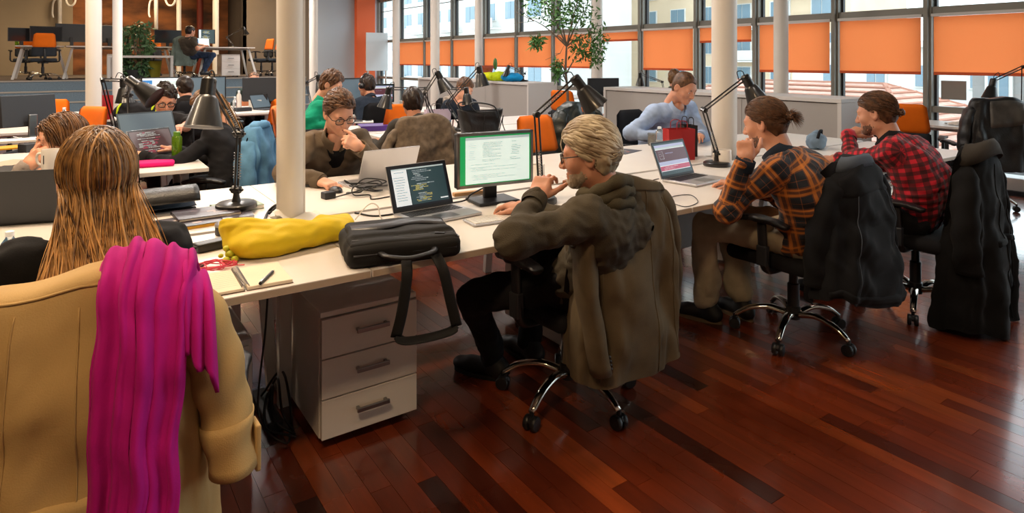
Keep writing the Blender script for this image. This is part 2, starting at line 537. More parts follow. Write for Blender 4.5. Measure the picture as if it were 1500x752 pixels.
# ---- window wall
M['mullion'] = mat('grey metal mullion', '85837b', rough=0.45, metal=0.15)
def glass_mat():
    m = bpy.data.materials.new('window glass'); m.use_nodes = True; t = m.node_tree
    for n in list(t.nodes):
        if n.type != 'OUTPUT_MATERIAL': t.nodes.remove(n)
    tr = t.nodes.new('ShaderNodeBsdfTransparent'); tr.inputs[0].default_value = (0.93, 0.97, 0.96, 1)
    gl = t.nodes.new('ShaderNodeBsdfGlossy'); gl.inputs['Roughness'].default_value = 0.02
    lw = t.nodes.new('ShaderNodeLayerWeight'); lw.inputs[0].default_value = 0.5
    pw = t.nodes.new('ShaderNodeMath'); pw.operation = 'POWER'; pw.inputs[1].default_value = 5.0
    fr = t.nodes.new('ShaderNodeMath'); fr.operation = 'MULTIPLY_ADD'; fr.inputs[1].default_value = 0.35; fr.inputs[2].default_value = 0.03
    t.links.new(lw.outputs['Facing'], pw.inputs[0]); t.links.new(pw.outputs[0], fr.inputs[0])
    mx = t.nodes.new('ShaderNodeMixShader')
    t.links.new(fr.outputs[0], mx.inputs[0]); t.links.new(tr.outputs[0], mx.inputs[1]); t.links.new(gl.outputs[0], mx.inputs[2])
    t.links.new(mx.outputs[0], t.nodes['Material Output'].inputs[0])
    return m
M['glass'] = glass_mat()
def blind_mat():
    m = mat('orange blind cloth', 'f79a5c', rough=0.8)
    t = m.node_tree; b = t.nodes['Principled BSDF']
    tl = t.nodes.new('ShaderNodeBsdfTranslucent'); tl.inputs[0].default_value = (*hx('ffc898'), 1)
    tc = t.nodes.new('ShaderNodeTexCoord'); mp = t.nodes.new('ShaderNodeMapping'); mp.inputs['Scale'].default_value = (1, 30, 90)
    n = nd(t, 'ShaderNodeTexNoise', Scale=4.0, Detail=4.0)
    t.links.new(tc.outputs['Object'], mp.inputs[0]); t.links.new(mp.outputs[0], n.inputs['Vector'])
    r = t.nodes.new('ShaderNodeValToRGB')
    r.color_ramp.elements[0].color = (*hx('ffb684'), 1); r.color_ramp.elements[1].color = (*hx('ffcda6'), 1)
    t.links.new(n.outputs[0], r.inputs[0]); t.links.new(r.outputs[0], tl.inputs[0])
    mx = t.nodes.new('ShaderNodeMixShader'); mx.inputs[0].default_value = 0.72
    t.links.new(b.outputs[0], mx.inputs[1]); t.links.new(tl.outputs[0], mx.inputs[2])
    t.links.new(mx.outputs[0], t.nodes['Material Output'].inputs[0])
    return m
M['blind'] = blind_mat()
M['blind_hem'] = mat('orange hem bar', 'd2541a', rough=0.6)
MY = [-3.3, -2.2, -1.1, 0.05, 1.2, 2.36, 3.51, 4.63, 5.83, 6.92, 8.16, 9.40, 10.67, 12.02, 13.44, 15.0, 16.6, 18.4, 20.0]
for i, y in enumerate(MY):
    mb = MB().box((WX - 0.02, y, 2.15), (0.17, 0.075, 4.3)).box((WX - 0.125, y + 0.012, 2.15), (0.05, 0.05, 4.3))
    struct(ob('trim_mullion', mb, 'mullion', bevel=0.004))
mb = MB()
for z, h in ((0.85, 0.075), (2.02, 0.085), (3.35, 0.08)):
    struct(ob('trim_transom', MB().box((WX - 0.02, 8.3, z), (0.13, 23.4, h)), 'mullion', bevel=0.004))
struct(ob('trim_kerb', MB().box((WX - 0.05, 8.3, 0.085), (0.28, 23.4, 0.17)), 'white_paint', bevel=0.01))
hem = struct(ob('baseboard_right', MB().box((WX - 0.22, 8.3, 0.02), (0.05, 23.4, 0.04)), 'dark_plastic'))
BL = {5: (1.275, 'large orange roller blind nearest the right edge of the photo'),
      6: (1.275, 'orange roller blind above the red checked shirt man and orange chair'),
      7: (1.27, 'orange roller blind directly right of the near window column, behind the plaid shirt man'),
      8: (1.72, 'short orange roller blind rolled mostly up, crossed by the tall columns'),
      9: (1.27, 'lowered orange roller blind behind the man in the light blue shirt'),
      10: (1.79, 'short orange roller blind rolled almost fully up, right of the tree'),
      11: (1.28, 'orange roller blind behind the indoor tree trunk'),
      12: (1.28, 'orange roller blind just left of the indoor tree'),
      13: (1.28, 'orange roller blind second to the left of the indoor tree'),
      14: (1.28, 'orange roller blind behind the terracotta pot on the low cabinet'),
      15: (1.28, 'orange roller blind just right of the slim column at the middle window'),
      16: (1.28, 'leftmost and farthest orange roller blind, beside the whiteboard end')}
for i in range(len(MY) - 1):
    y0, y1 = MY[i], MY[i + 1]
    w = struct(ob('window_%d' % (i + 1), MB().box((WX + 0.03, (y0 + y1) / 2, 3.0), (0.03, y1 - y0, 0.02)), 'mullion'))
    for z0, z1 in ((0.17, 0.815), (0.885, 1.98), (2.06, 4.28)):
        ob('pane', MB().box((WX + 0.03, (y0 + y1) / 2, (z0 + z1) / 2), (0.008, y1 - y0 - 0.07, z1 - z0)), 'glass', w, smooth=False)
        fr = MB()
        for yy in (y0 + 0.05, y1 - 0.05): fr.box((WX + 0.0, yy, (z0 + z1) / 2), (0.05, 0.03, z1 - z0))
        ob('sash', fr, 'dark_plastic', w)
    if i in BL:
        zb, lab = BL[i]
        ym, wd = (y0 + y1) / 2, y1 - y0 - 0.14
        r = thing('roller_blind', lab, 'blind', (WX - 0.12, ym, 1.96), group='orange window blinds')
        ob('cassette', MB().box((0, 0, 0.0), (0.06, wd + 0.04, 0.035)), 'white_paint', r, bevel=0.004)
        ob('cloth', MB().box((0.0, 0, (zb - 1.96 - 0.02) / 2), (0.003, wd, 1.96 - zb - 0.02)), 'blind', r, smooth=False)
        ob('hem_bar', MB().box((0, 0, zb - 1.96), (0.014, wd, 0.035)), 'blind_hem', r, bevel=0.003)
tag(ob('notice_sheet', MB().box((WX - 0.03, 3.27, 1.08), (0.004, 0.26, 0.22)), mat('grey notice', '8b8781', rough=0.7)), 'small grey sheet stuck on the window beside the mullion, behind the leather jacket', 'paper')

# ---- walls, ceiling, stage
M['wall_beige'] = mat('beige plaster', '8f806a', rough=0.85, var=0.06, vscale=1.5)
M['wall_taupe'] = mat('taupe plaster', '7c6e5e', rough=0.85, var=0.06, vscale=1.5)
M['wall_dark'] = mat('dark grey wall', '453d37', rough=0.85)
M['wall_grey'] = mat('blue grey wall', 'b9c3cf', rough=0.7)
M['wall_white'] = mat('white wall', 'ccc9c4', rough=0.75)
M['orange_paint'] = mat('orange wall paint', 'ec6a35', rough=0.6)
M['mural'] = mat('brown rock mural', '7b4a24', rough=0.8, var=0.6, vscale=1.1, col2='3b2213', stretch=(1, 1, 2.6))
M['carpet'] = mat('blue grey carpet', '72828d', rough=0.95, var=0.25, vscale=40, bump=0.4, bscale=200, stretch=(1, 1, 5))
M['carpet_dark'] = mat('brown grey carpet', '4f4640', rough=0.95, var=0.25, vscale=30)
M['ceiling'] = mat('white ceiling', 'bfbab2', rough=0.9)
struct(ob('ceiling', MB().box((0, 9, CEIL + 0.06), (21, 30, 0.1)), 'ceiling'))
struct(ob('wall_left', MB().box((-9.3, 9, 2.15), (0.1, 30, 4.3)), 'wall_beige'))
struct(ob('wall_rear', MB().box((0, -4.2, 2.15), (18.4, 0.1, 4.3)), 'wall_white'))
struct(ob('wall_back', MB().box((-4.6, 22.2, 2.15), (9.4, 0.1, 4.3)), 'wall_beige'))
struct(ob('door_1', MB().box((-2.75, 22.1, 2.2), (1.6, 0.06, 2.4)).box((-3.58, 22.1, 2.2), (0.08, 0.1, 2.45)).box((-1.92, 22.1, 2.2), (0.08, 0.1, 2.45)), 'wall_dark'))
struct(ob('wall_mural', MB().box((2.15, 22.2, 2.15), (4.1, 0.1, 4.3)), 'mural'))
struct(ob('wall_recess', MB().box((4.25, 21.1, 2.15), (0.1, 2.2, 4.3)), 'wall_dark'))
struct(ob('wall_return', MB().box((5.3, 20.05, 2.15), (2.2, 0.1, 4.3)), 'wall_taupe'))
struct(ob('wall_end', MB().box((7.5, 20.05, 2.15), (2.2, 0.1, 4.3)), 'wall_grey'))
struct(ob('trim_orange_pillar', MB().box((7.9, 19.9, 2.15), (0.62, 0.2, 4.3)), 'orange_paint'))
struct(ob('trim_red_pole', MB().cyl((3.3, 21.6, 1.0), (3.3, 21.6, 4.3), 0.09), mat('rust red paint', '7c2f1c', rough=0.6)))
wb = thing('whiteboard', 'tall white board panel standing in front of the orange pillar', 'whiteboard', (8.02, 19.2, 0.9))
ob('board', MB().box((0, 0, 0.78), (0.72, 0.04, 1.2)), mat('whiteboard', 'dfe6ea', rough=0.3), wb, bevel=0.004)
for sx in (-0.3, 0.3): ob('leg', MB().box((sx, 0, -0.36), (0.04, 0.05, 1.08)).box((sx, 0, -0.88), (0.05, 0.4, 0.04)), 'white_metal', wb)
stg = struct(ob('stage', MB().box((-1.9, 19.4, 0.48), (13.8, 5.6, 0.96)), 'carpet_dark'))
struct(ob('stage_floor', MB().box((-1.9, 19.35, 0.98), (13.8, 5.5, 0.04)), 'carpet_dark'))
for i in range(5):
    s_ = struct(ob('stage_step', MB().box((-1.9, 16.6 - 0.35 * i + 0.2, 1.0 - 0.21 * i - 0.13), (13.8, 0.45, 0.25 if i < 4 else 0.05)), 'carpet'))
    ob('nosing', MB().box((-1.9, 16.6 - 0.35 * i - 0.03, 1.0 - 0.21 * i - 0.013), (13.8, 0.03, 0.028)), mat('step nosing', 'a39a8e', rough=0.7) if i == 0 else bpy.data.materials['step nosing'], s_)

def column(loc, r, label, z0=0.0, h=4.3):
    t = thing('column', label, 'column', (loc[0], loc[1], z0))
    t['kind'] = 'structure'
    ob('shaft', MB().cyl((0, 0, 0), (0, 0, h - z0), r, r, 28), 'column_paint', t)
    ob('base_ring', MB().cyl((0, 0, 0), (0, 0, 0.02), r * 1.12, r * 1.12, 28), 'steel', t)
    ob('service_strip', MB().box((r * 0.93, -r * 0.30, (h - z0) / 2), (0.012, 0.02, h - z0 - 0.01)), 'white_paint', t)
column((0.805, 2.90), 0.057, 'round cream column rising through the near desks left of the cardigan man')
column((3.88, 2.955), 0.088, 'round grey column behind the red gift bag and black lamp')
column((0.210,7.864,1.349), 0.070, 'white column behind the blonde woman, thicker one of the left pair')
column((0.642,12.057,1.298), 0.068, 'white column left of the potted bamboo, thinner one of the left pair')
column((3.314,10.585,1.294), 0.066, 'white column behind the man in the green sweater')
column((5.146,9.810,1.289), 0.075, 'slim white column left of the woman in navy')
column((7.017,11.437,1.256), 0.08, 'grey column by the terracotta pot')
column((6.272,13.890,1.234), 0.08, 'pale column at the far left window')
column((7.25, 8.05), 0.09, 'grey column behind the indoor tree')
column((7.15, 4.62), 0.085, 'grey column by the window behind the lamp of the plaid man')

# ---- low white cabinets by the window
M['bench_white'] = mat('white cabinet', 'c9c6c3', rough=0.5)
M['bench_grey'] = mat('grey cabinet front', 'a39f9b', rough=0.6)
def low_cabinet(label, x0, x1, y0, y1, h):
    t = thing('low_cabinet', label, 'cabinet', ((x0 + x1) / 2, (y0 + y1) / 2, 0), group='low white cabinets along the window')
    w, l = x1 - x0, y1 - y0
    ob('top_panel', MB().box((0, 0, h - 0.02), (w, l, 0.04)), 'bench_white', t, bevel=0.003)
    for s in (-1, 1): ob('end_panel', MB().box((0, s * (l / 2 - 0.02), h / 2 - 0.02), (w, 0.04, h - 0.04)), 'bench_white', t)
    n = max(2, round(l / 1.2))
    for i in range(n):
        ob('front_panel', MB().box((-w / 2 + 0.03, -l / 2 + 0.04 + (i + 0.5) * (l - 0.08) / n, h / 2 - 0.02), (0.02, (l - 0.08) / n - 0.004, h - 0.06)), 'bench_grey', t)
    ob('back_panel', MB().box((w / 2 - 0.01, 0, h / 2 - 0.02), (0.02, l - 0.08, h - 0.04)), 'bench_grey', t)
low_cabinet('low white cabinet behind the man in the light blue shirt', 6.2, 6.78, 3.36, 6.75, 1.05)
low_cabinet('low white cabinet with a terracotta pot and cushions on top', 6.2, 6.80, 8.55, 12.6, 1.05)

# ---- ceiling fill lights, out of view, added to brighten the room
FILL_PLACES = ['the trench coat at the near left corner', 'the near column', 'the woman with the mug', 'the floor before the grey haired man', 'the floor right of the overcoat', 'the denim jacket chair', 'the orange chair behind the monitor', 'the leather tote bag', 'the left desks before the stage', 'the desks of the third row', 'the low cabinet with cushions', 'the left end of the stage steps', 'the far whiteboard']
M['fill_glow'] = mat('fill light diffuser', 'ffd9a8', rough=0.6, emit=2.0)
for (x, y), p, c in CEILING_FILLS:
    t = thing('ceiling_fill', 'unseen fill light added below the ceiling over ' + FILL_PLACES.pop(0), 'lamp', (x, y, 3.6), group='added ceiling fill lights')
    ob('housing', MB().box((0, 0, 0.03), (1.2, 0.2, 0.05)), 'white_metal', t, bevel=0.005)
    ob('diffuser', MB().box((0, 0, 0.0), (1.16, 0.16, 0.012)), 'fill_glow', t)
    for s in (-0.5, 0.5): ob('wire', MB().cyl((s, 0, 0.05), (s, 0, 0.7), 0.004, n=6), 'steel', t)
    area_lamp('light', (0, 0, -0.012), (1.15, 0.3), p, c, parent=t)

# ---- outside the windows
M['facade_peach'] = mat('peach render', 'd9c3a6', rough=0.9, var=0.05, vscale=0.4)
M['facade_white'] = mat('white render', 'd6d4cf', rough=0.9, var=0.04, vscale=0.4)
M['facade_grey'] = mat('grey render', '8e8b88', rough=0.9)
M['far_glass'] = mat('far window glass', '728a98', rough=0.12, spec=0.6)
M['roof_tile'] = mat('pink roof tile', 'c49a88', rough=0.85, var=0.2, vscale=3)
M['roof_ridge'] = mat('roof ridge tile', 'a9755f', rough=0.85)
def building(label, x, y0, y1, z0, z1, wall, ys, zs, ww, wh, balconies=()):
    t = thing('apartment_building', label, 'building', (x, (y0 + y1) / 2, z0))
    ym = (y0 + y1) / 2
    ob('wall', MB().box((5, 0, (z1 - z0) / 2), (10, y1 - y0, z1 - z0)), wall, t)
    ob('roof', MB().box((5, 0, z1 - z0 + 0.2), (10.8, y1 - y0 + 0.8, 0.4)), 'facade_white', t)
    first = None
    for z in zs:
        for y in ys:
            if first is None:
                first = ob('window', MB().box((0, 0, 0), (0.16, ww + 0.2, wh + 0.2)), 'facade_white', t)
                pn = MB()
                for s in (-1, 1): pn.box((-0.1, s * ww / 4, 0), (0.06, ww / 2 - 0.08, wh))
                pane = ob('pane', pn, 'far_glass', first)
                first.location = (-0.02, y - ym, z - z0)
            else:
                c = first.copy(); COL.objects.link(c); c.location = (-0.02, y - ym, z - z0)
                q = pane.copy(); COL.objects.link(q); q.parent = c
    for y, z, w in balconies:
        b = ob('balcony', MB().box((-0.6, y - ym, z - z0 - 1.55), (1.2, w, 0.18)).box((-1.17, y - ym, z - z0 - 1.0), (0.06, w, 1.0)), 'facade_white', t)
building('peach apartment building seen through the middle windows', 55, 29, 62, -14, 24, 'facade_peach', [31.5 + 4.1 * i for i in range(8)], [-9.5 + 3.1 * i for i in range(10)], 1.9, 1.7,
         [(39.7, z, 4.5) for z in (5.9, 9.0, 2.8, -0.3)] + [(33.5, z, 5) for z in (5.9, 9.0, 12.1)])
building('pale apartment building with balconies seen through the far left windows', 36, 46, 100, -14, 22, 'facade_white', [48.5 + 3.9 * i for i in range(13)], [-9.2 + 3.1 * i for i in range(9)], 2.1, 1.7,
         [(56.3 + 7.8 * k, z, 4.2) for k in range(5) for z in (-0.1, 3.0, 6.1)])
building('grey house with white framed windows behind the tiled roofs', 33, 8.6, 12.0, -10, 1.5, 'facade_grey', [9.4, 11.0], [-3.6, -1.5, 0.35], 0.8, 1.0)
building('low pale house behind the tiled roofs', 44, 14, 27.5, -10, 2.2, 'facade_white', [15.5 + 3 * i for i in range(4)], [-2.6, 0.4], 1.2, 1.3)

def tiled_house(label, x0, x1, y0, y1, zw, ze, zr):
    t = thing('tiled_house', label, 'house', ((x0 + x1) / 2, (y0 + y1) / 2, zw))
    cx, cy = (x1 - x0) / 2, (y1 - y0) / 2
    ob('wall', MB().box((0, 0, (ze - zw) / 2), (x1 - x0 - 0.8, y1 - y0 - 0.8, ze - zw)), 'facade_white', t)
    r0, r1 = Vector((0, -cy * 0.45, zr - zw)), Vector((0, cy * 0.45, zr - zw))
    c = [Vector((-cx, -cy, ze - zw)), Vector((cx, -cy, ze - zw)), Vector((cx, cy, ze - zw)), Vector((-cx, cy, ze - zw))]
    rf = ob('roof', MB().quad([c[0], r0, r1, c[3]]).quad([c[1], c[2], r1, r0]).quad([c[0], c[1], r0]).quad([c[2], c[3], r1]), 'roof_tile', t, smooth=False, solid=0.1)
    rg = MB()
    for a, b in ((r0, r1), (c[0], r0), (c[1], r0), (c[2], r1), (c[3], r1)): rg.cyl(a, b, 0.09, n=6)
    ob('ridge', rg, 'roof_ridge', t)
    tl = MB(); nn = Vector((0, 0, 0.07))
    for k in range(1, 12):
        f = k / 12
        tl.cyl(c[0].lerp(r0, f) + nn, c[3].lerp(r1, f) + nn, 0.035, n=4); tl.cyl(c[0].lerp(r0, f) + nn, c[1].lerp(r0, f) + nn, 0.035, n=4)
    stuff(ob('tile_rows', tl, 'roof_ridge', t))
tiled_house('low house with pink tiled hip roof outside the right windows', 13.5, 22, 5.6, 16, -6, -0.65, 0.75)
tiled_house('second pink tiled house roof farther right outside', 16, 26, -4.5, 5.0, -6, -1.1, 0.45)
struct(ob('street_ground', MB().box((60, 30, -14.5), (100, 180, 1)), mat('grey street', '77756f', rough=0.95)))

# ================================================================ PEOPLE
def head_prims(female=False):
    jw = 0.9 if female else 1.0
    P = [EL((0, -0.014, 0.028), (0.076, 0.097, 0.090), k=0.03),
         EL((0, 0.028, -0.03), (0.061 * jw, 0.064, 0.080), k=0.04),
         C((-0.044 * jw, 0.0, -0.07), (0, 0.058, -0.095), 0.022, 0.022, 0.03), C((0.044 * jw, 0.0, -0.07), (0, 0.058, -0.095), 0.022, 0.022, 0.03),
         EL((0, 0.071, -0.101), (0.02, 0.016, 0.014), k=0.02),
         C((-0.036, 0.076, 0.02), (0.036, 0.076, 0.02), 0.012, k=0.02),
         EL((-0.042, 0.058, -0.03), 0.022, k=0.025), EL((0.042, 0.058, -0.03), 0.022, k=0.025),
         EL((-0.031, 0.099, 0.0), (0.017, 0.014, 0.011), k=0.015, op='-'), EL((0.031, 0.099, 0.0), (0.017, 0.014, 0.011), k=0.015, op='-'),
         EL((-0.031, 0.078, 0.006), (0.017, 0.012, 0.008), k=0.006), EL((0.031, 0.078, 0.006), (0.017, 0.012, 0.008), k=0.006),
         C((0, 0.086, 0.012), (0, 0.109, -0.034), 0.008, 0.0125, 0.012),
         EL((-0.011, 0.1, -0.038), 0.009, k=0.008), EL((0.011, 0.1, -0.038), 0.009, k=0.008),
         C((-0.018, 0.083, -0.066), (0.018, 0.083, -0.066), 0.0085, k=0.008), C((-0.015, 0.083, -0.078), (0.015, 0.083, -0.078), 0.009, k=0.008),
         C((-0.022, 0.099, -0.072), (0.022, 0.099, -0.072), 0.004, k=0.006, op='-')]
    for s in (-1, 1):
        a = 0.35 * s
        R = [[math.cos(a), -math.sin(a), 0], [math.sin(a), math.cos(a), 0], [0, 0, 1]]
        P += [EL((s * 0.08, -0.012, -0.008), (0.009, 0.021, 0.032), R, k=0.008), EL((s * 0.089, -0.008, -0.004), (0.006, 0.012, 0.019), R, k=0.006, op='-')]
    n = 0.05 if female else 0.058
    P += [C((0, -0.03, -0.05), (0, -0.055, -0.19), n, n * 1.08, 0.035)]
    return P

EAR = ((-0.08, -0.012, -0.008), (0.08, -0.012, -0.008))
HAIR_BASE = [EL((0, -0.014, 0.028), (0.076, 0.097, 0.090), k=0.03), EL((0, -0.012, -0.03), (0.07, 0.075, 0.075), k=0.04)]

def hair_tone(v, seed):
    return {'tone': ('FLOAT', 0.45 + wavy(seed, 0.016, 0.12, 8, (1, 0.35, 0.35))(v))}

def hair_cap(thick=0.016, top=0.012, line=(1.1, 0.085, 0.070), seed=1, amp=0.003, wl=0.035, nape=-0.1, ears=True, back=0.0, h=0.0042):
    P = [EL((0, -0.014, 0.028 + top * 0.5), (0.076 + thick * 0.8, 0.097 + thick, 0.090 + thick * 0.6 + top * 0.5), k=0.03),
         EL((0, -0.02 - back, -0.03), (0.07 + thick * 0.55, 0.075 + thick * 0.7, 0.075), k=0.04)]
    w = wavy(seed, wl, amp, 7, (1, 1, 0.4)); w2 = wavy(seed + 5, wl * 0.35, amp * 0.35, 6, (1, 1, 0.3))
    def post(Fv, p):
        x, y, z = p[:, 0], p[:, 1], p[:, 2]
        g = (line[0] * (y - line[1]) + line[2] + 0.012 * np.sin(x * 60) - z) / math.hypot(line[0], 1)
        g = np.maximum(g, nape - z + 0.006 * np.sin(x * 90))
        F2 = np.maximum(Fv, g)
        if ears:
            for e in EAR:
                d = np.sqrt(((p - (np.array(e) + np.array((0, 0.006, -0.006)))) / np.array((1.6, 1, 1.3))) ** 2 @ np.ones(3)) - 0.029
                F2 = np.maximum(F2, -d)
        return F2
    return sdf(P, h, disp=lambda p: w(p) + w2(p), post=post)

def hand_geo(curl=(0.5, 0.6, 0.4), spread=0.06, thumb=0.3, right=False, h=0.0032):
    """wrist at the origin, fingers along +y, back of the hand +z"""
    P = [BX((0.0, 0.05, 0), (0.037, 0.044, 0.012), None, 0.011, k=0.012), C((0, -0.03, 0), (0, 0.02, 0), 0.026, 0.027, 0.02), C((0.02, 0.02, -0.006), (0.03, 0.055, -0.004), 0.014, 0.012, 0.014)]
    for i, (x, y, L, r) in enumerate(((0.028, 0.09, 0.072, 0.0088), (0.009, 0.094, 0.080, 0.009), (-0.010, 0.09, 0.074, 0.0085), (-0.028, 0.082, 0.058, 0.0075))):
        a = 0.0; p = np.array((x, y - 0.012, 0.0)); sp = spread * (1.5 - i)
        for j, f in enumerate((0.46, 0.3, 0.24)):
            a += curl[j] * (1 + 0.12 * i)
            q = p + L * f * np.array((math.sin(sp) * math.cos(a), math.cos(sp) * math.cos(a), -math.sin(a)))
            P.append(C(p, q, r * (1 - 0.07 * j), r * (0.95 - 0.09 * j), 0.004 if j else 0.008)); p = q
    p = np.array((0.026, 0.018, -0.008)); a = 0.75
    for j, (L, r) in enumerate(((0.042, 0.0125), (0.034, 0.0105), (0.027, 0.0092))):
        q = p + L * np.array((math.sin(a) * 0.9, math.cos(a), -thumb * (0.5 + 0.5 * j)))
        P.append(C(p, q, r, r * 0.9, 0.006)); p = q; a -= 0.28
    v, q = sdf(P, h, k=0.008)
    if right: v = v * np.array((-1, 1, 1)); q = q[:, ::-1]
    return v, q

def np_xf(Mx, v):
    A = np.array(Mx)
    return v @ A[:3, :3].T + A[:3, 3]

def basis(y, z):
    y = Vector(y).normalized(); z = Vector(z); z = (z - y * z.dot(y)).normalized(); x = y.cross(z)
    return Matrix((x, y, z)).transposed()

def join_np(parts):
    vs, qs, o = [], [], 0
    for v, q in parts: vs.append(v); qs.append(q + o); o += len(v)
    return np.concatenate(vs), np.concatenate(qs)

def ik(a, b, l1, l2, pole):
    a, b = Vector(a), Vector(b); d = b - a; D = min(d.length, (l1 + l2) * 0.995)
    dn = d.normalized(); x = (l1 * l1 - l2 * l2 + D * D) / (2 * D); hgt = math.sqrt(max(0, l1 * l1 - x * x))
    p = Vector(pole); p = (p - dn * p.dot(dn)).normalized()
    return a + dn * x + p * hgt, a + dn * D

def limb_attr(v, bones):
    """distance along and around the nearest bone, for woven patterns"""
    best = np.full(len(v), 1e9); uv = np.zeros((len(v), 3), np.float32)
    for i, (a, b, r, hint) in enumerate(bones):
        a, b = np.array(a, float), np.array(b, float); d = b - a; L = np.linalg.norm(d); d /= L
        hv = np.array(hint, float); hv -= d * (hv @ d); hv /= np.linalg.norm(hv); sv = np.cross(d, hv)
        w = v - a; t = np.clip(w @ d, 0, L); dist = np.linalg.norm(w - t[:, None] * d, axis=1) / r
        m = dist < best; best[m] = dist[m]
        ang = np.arctan2(w @ sv, w @ hv)
        uv[m] = np.stack([ang * r + i * 0.37, w @ d + i * 0.2, np.zeros(len(v))], 1)[m]
    return uv

def person(label, head, pelvis, yaw, look=(0, 0), hands=None, outfit=None, hair=None, skin='skin', group=None, female=False, scale=1.0, lod=1.0, legs=None, back=0.05, twist=0.0, forearms=False, beard=None, glasses=False, neck_tilt=0.45, short=False, sh_w=0.175, girth=1.0, collar=True, hoist=0.0):
    """a seated figure: head centre and pelvis in world coordinates, yaw of the trunk (radians, 0 looks along +y)"""
    root = thing('person', label, 'person', (pelvis[0], pelvis[1], 0), yaw, group)
    Mw = Matrix.Translation((pelvis[0], pelvis[1], 0)) @ Matrix.Rotation(yaw, 4, 'Z'); Mi = Mw.inverted()
    hd = Mi @ Vector(head); pv = Vector((0, 0, pelvis[2]))
    fwd = Vector((0, 1, 0))
    neck = hd - Vector((0, math.sin(neck_tilt), math.cos(neck_tilt))) * 0.175 * scale
    cp = pv.lerp(neck, 0.5) - Vector((0, back * 2, -0.02))
    sp = lambda t: pv * (1 - t) ** 2 + cp * (2 * t * (1 - t)) + neck * t * t
    rt = Matrix.Rotation(twist, 3, 'Z') @ Vector((1, 0, 0))
    up = (sp(1) - sp(0.75)).normalized()
    shc = sp(0.86) + Vector((0, 0, hoist))
    lean_back = (sp(0.7) - sp(0.3)).normalized()
    H = {}
    for s, key in ((-1, 'L'), (1, 'R')):
        sh = shc + rt * (s * sh_w * scale)
        info = (hands or {}).get(key) or {}
        tgt = Mi @ Vector(info['at']) if 'at' in info else Vector((s * 0.2, 0.33, pelvis[2] + 0.16))
        pole = Mi.to_3x3() @ Vector(info['pole']) if 'pole' in info else Vector((s * 0.8, -0.3, -0.9))
        el, wr = ik(sh, tgt, 0.295 * scale, 0.26 * scale, pole)
        H[key] = (sh, el, wr, info)
    of = outfit or {}
    top_c, leg_c = of.get('top'), of.get('legs', 'black_cloth')
    g = girth
    # ---- skin: one mesh of head, neck, trunk, arms and hands
    hm = Matrix.Translation(hd) @ Matrix.Rotation(look[0], 4, 'Z') @ Matrix.Rotation(-look[1], 4, 'X') @ Matrix.Rotation(look[2] if len(look) > 2 else 0, 4, 'Y') @ Matrix.Scale(scale, 4)
    hv, hq = sdf(head_prims(female), 0.0042 / lod ** 0.5, k=0.02)
    parts = [(np_xf(hm, hv), hq)]
    bp = [C(sp(0.1), sp(0.6), 0.085, 0.085, 0.05), C(sp(0.6), sp(0.9), 0.085, 0.07, 0.05), C(sp(0.85), sp(1), 0.05, 0.05, 0.05), C(H['L'][0], H['R'][0], 0.045, 0.045, 0.05)]
    for key in 'LR':
        sh, el, wr, info = H[key]
        bp += [C(sh, el, 0.045, 0.038, 0.03), C(el, wr, 0.038, 0.025, 0.02)]
    parts.append(sdf(bp, 0.012 if (short or forearms) else 0.016, k=0.03))
    for key in 'LR':
        sh, el, wr, info = H[key]
        if info.get('hide'): continue
        d = (wr - el).normalized()
        yv = Mi.to_3x3() @ Vector(info['dir']) if 'dir' in info else d
        zv = Mi.to_3x3() @ Vector(info['back']) if 'back' in info else Vector((0, 0, 1))
        v, q = hand_geo(info.get('curl', (0.35, 0.45, 0.3)), info.get('spread', 0.06), info.get('thumb', 0.3), key == 'R', 0.0034 / lod ** 0.5)
        Mh = Matrix.Translation(wr) @ basis(yv, zv).to_4x4() @ Matrix.Scale(scale * 1.02, 4)
        parts.append((np_xf(Mh, v), q))
    bv, bq = join_np(parts)
    np_mesh('body', bv, bq, skin, root)
    # ---- face
    lp = MB()
    hmat = (hair or {}).get('mat', 'hair_brown')
    for s in (-1, 1):
        e = MB(); ir = MB(); br = MB()
        e.ball((s * 0.031, 0.0765, -0.001), 0.0125, 10); ir.ball((s * 0.031, 0.0845, -0.003), (0.0055, 0.005, 0.0055), 8)
        br.tube([(s * 0.013, 0.091, 0.017), (s * 0.03, 0.0915, 0.022), (s * 0.05, 0.078, 0.016)], [0.0028, 0.0036, 0.0016], 6)
        eo = ob('eye', e.xf(hm), 'eye_white', root, True); ob('iris', ir.xf(hm), 'iris', eo, True); ob('eyebrow', br.xf(hm), 'hair_black' if hmat != 'hair_grey' else 'hair_grey_dark', root, True)
    lp.tube([(-0.02, 0.0835, -0.069), (-0.008, 0.0915, -0.066), (0, 0.0918, -0.067), (0.008, 0.0915, -0.066), (0.02, 0.0835, -0.069)], [0.001, 0.0035, 0.003, 0.0035, 0.001], 6)
    lp.tube([(-0.018, 0.0835, -0.073), (0, 0.0918, -0.077), (0.018, 0.0835, -0.073)], [0.001, 0.0045, 0.001], 6)
    ob('lips', lp.xf(hm), 'lips', root, True)
    # ---- hair
    if hair and hair.get('cap', True):
        kw = {k: v for k, v in hair.items() if k in ('thick', 'top', 'line', 'seed', 'amp', 'wl', 'nape', 'ears', 'back')}
        v, q = hair_cap(h=0.0042 / lod ** 0.5, **kw)
        hr = np_mesh('hair', np_xf(hm, v), q, hmat, root, hair_tone(v, hair.get('seed', 1)))
        if hair.get('strands'): hair_strands(hm, hair, root)
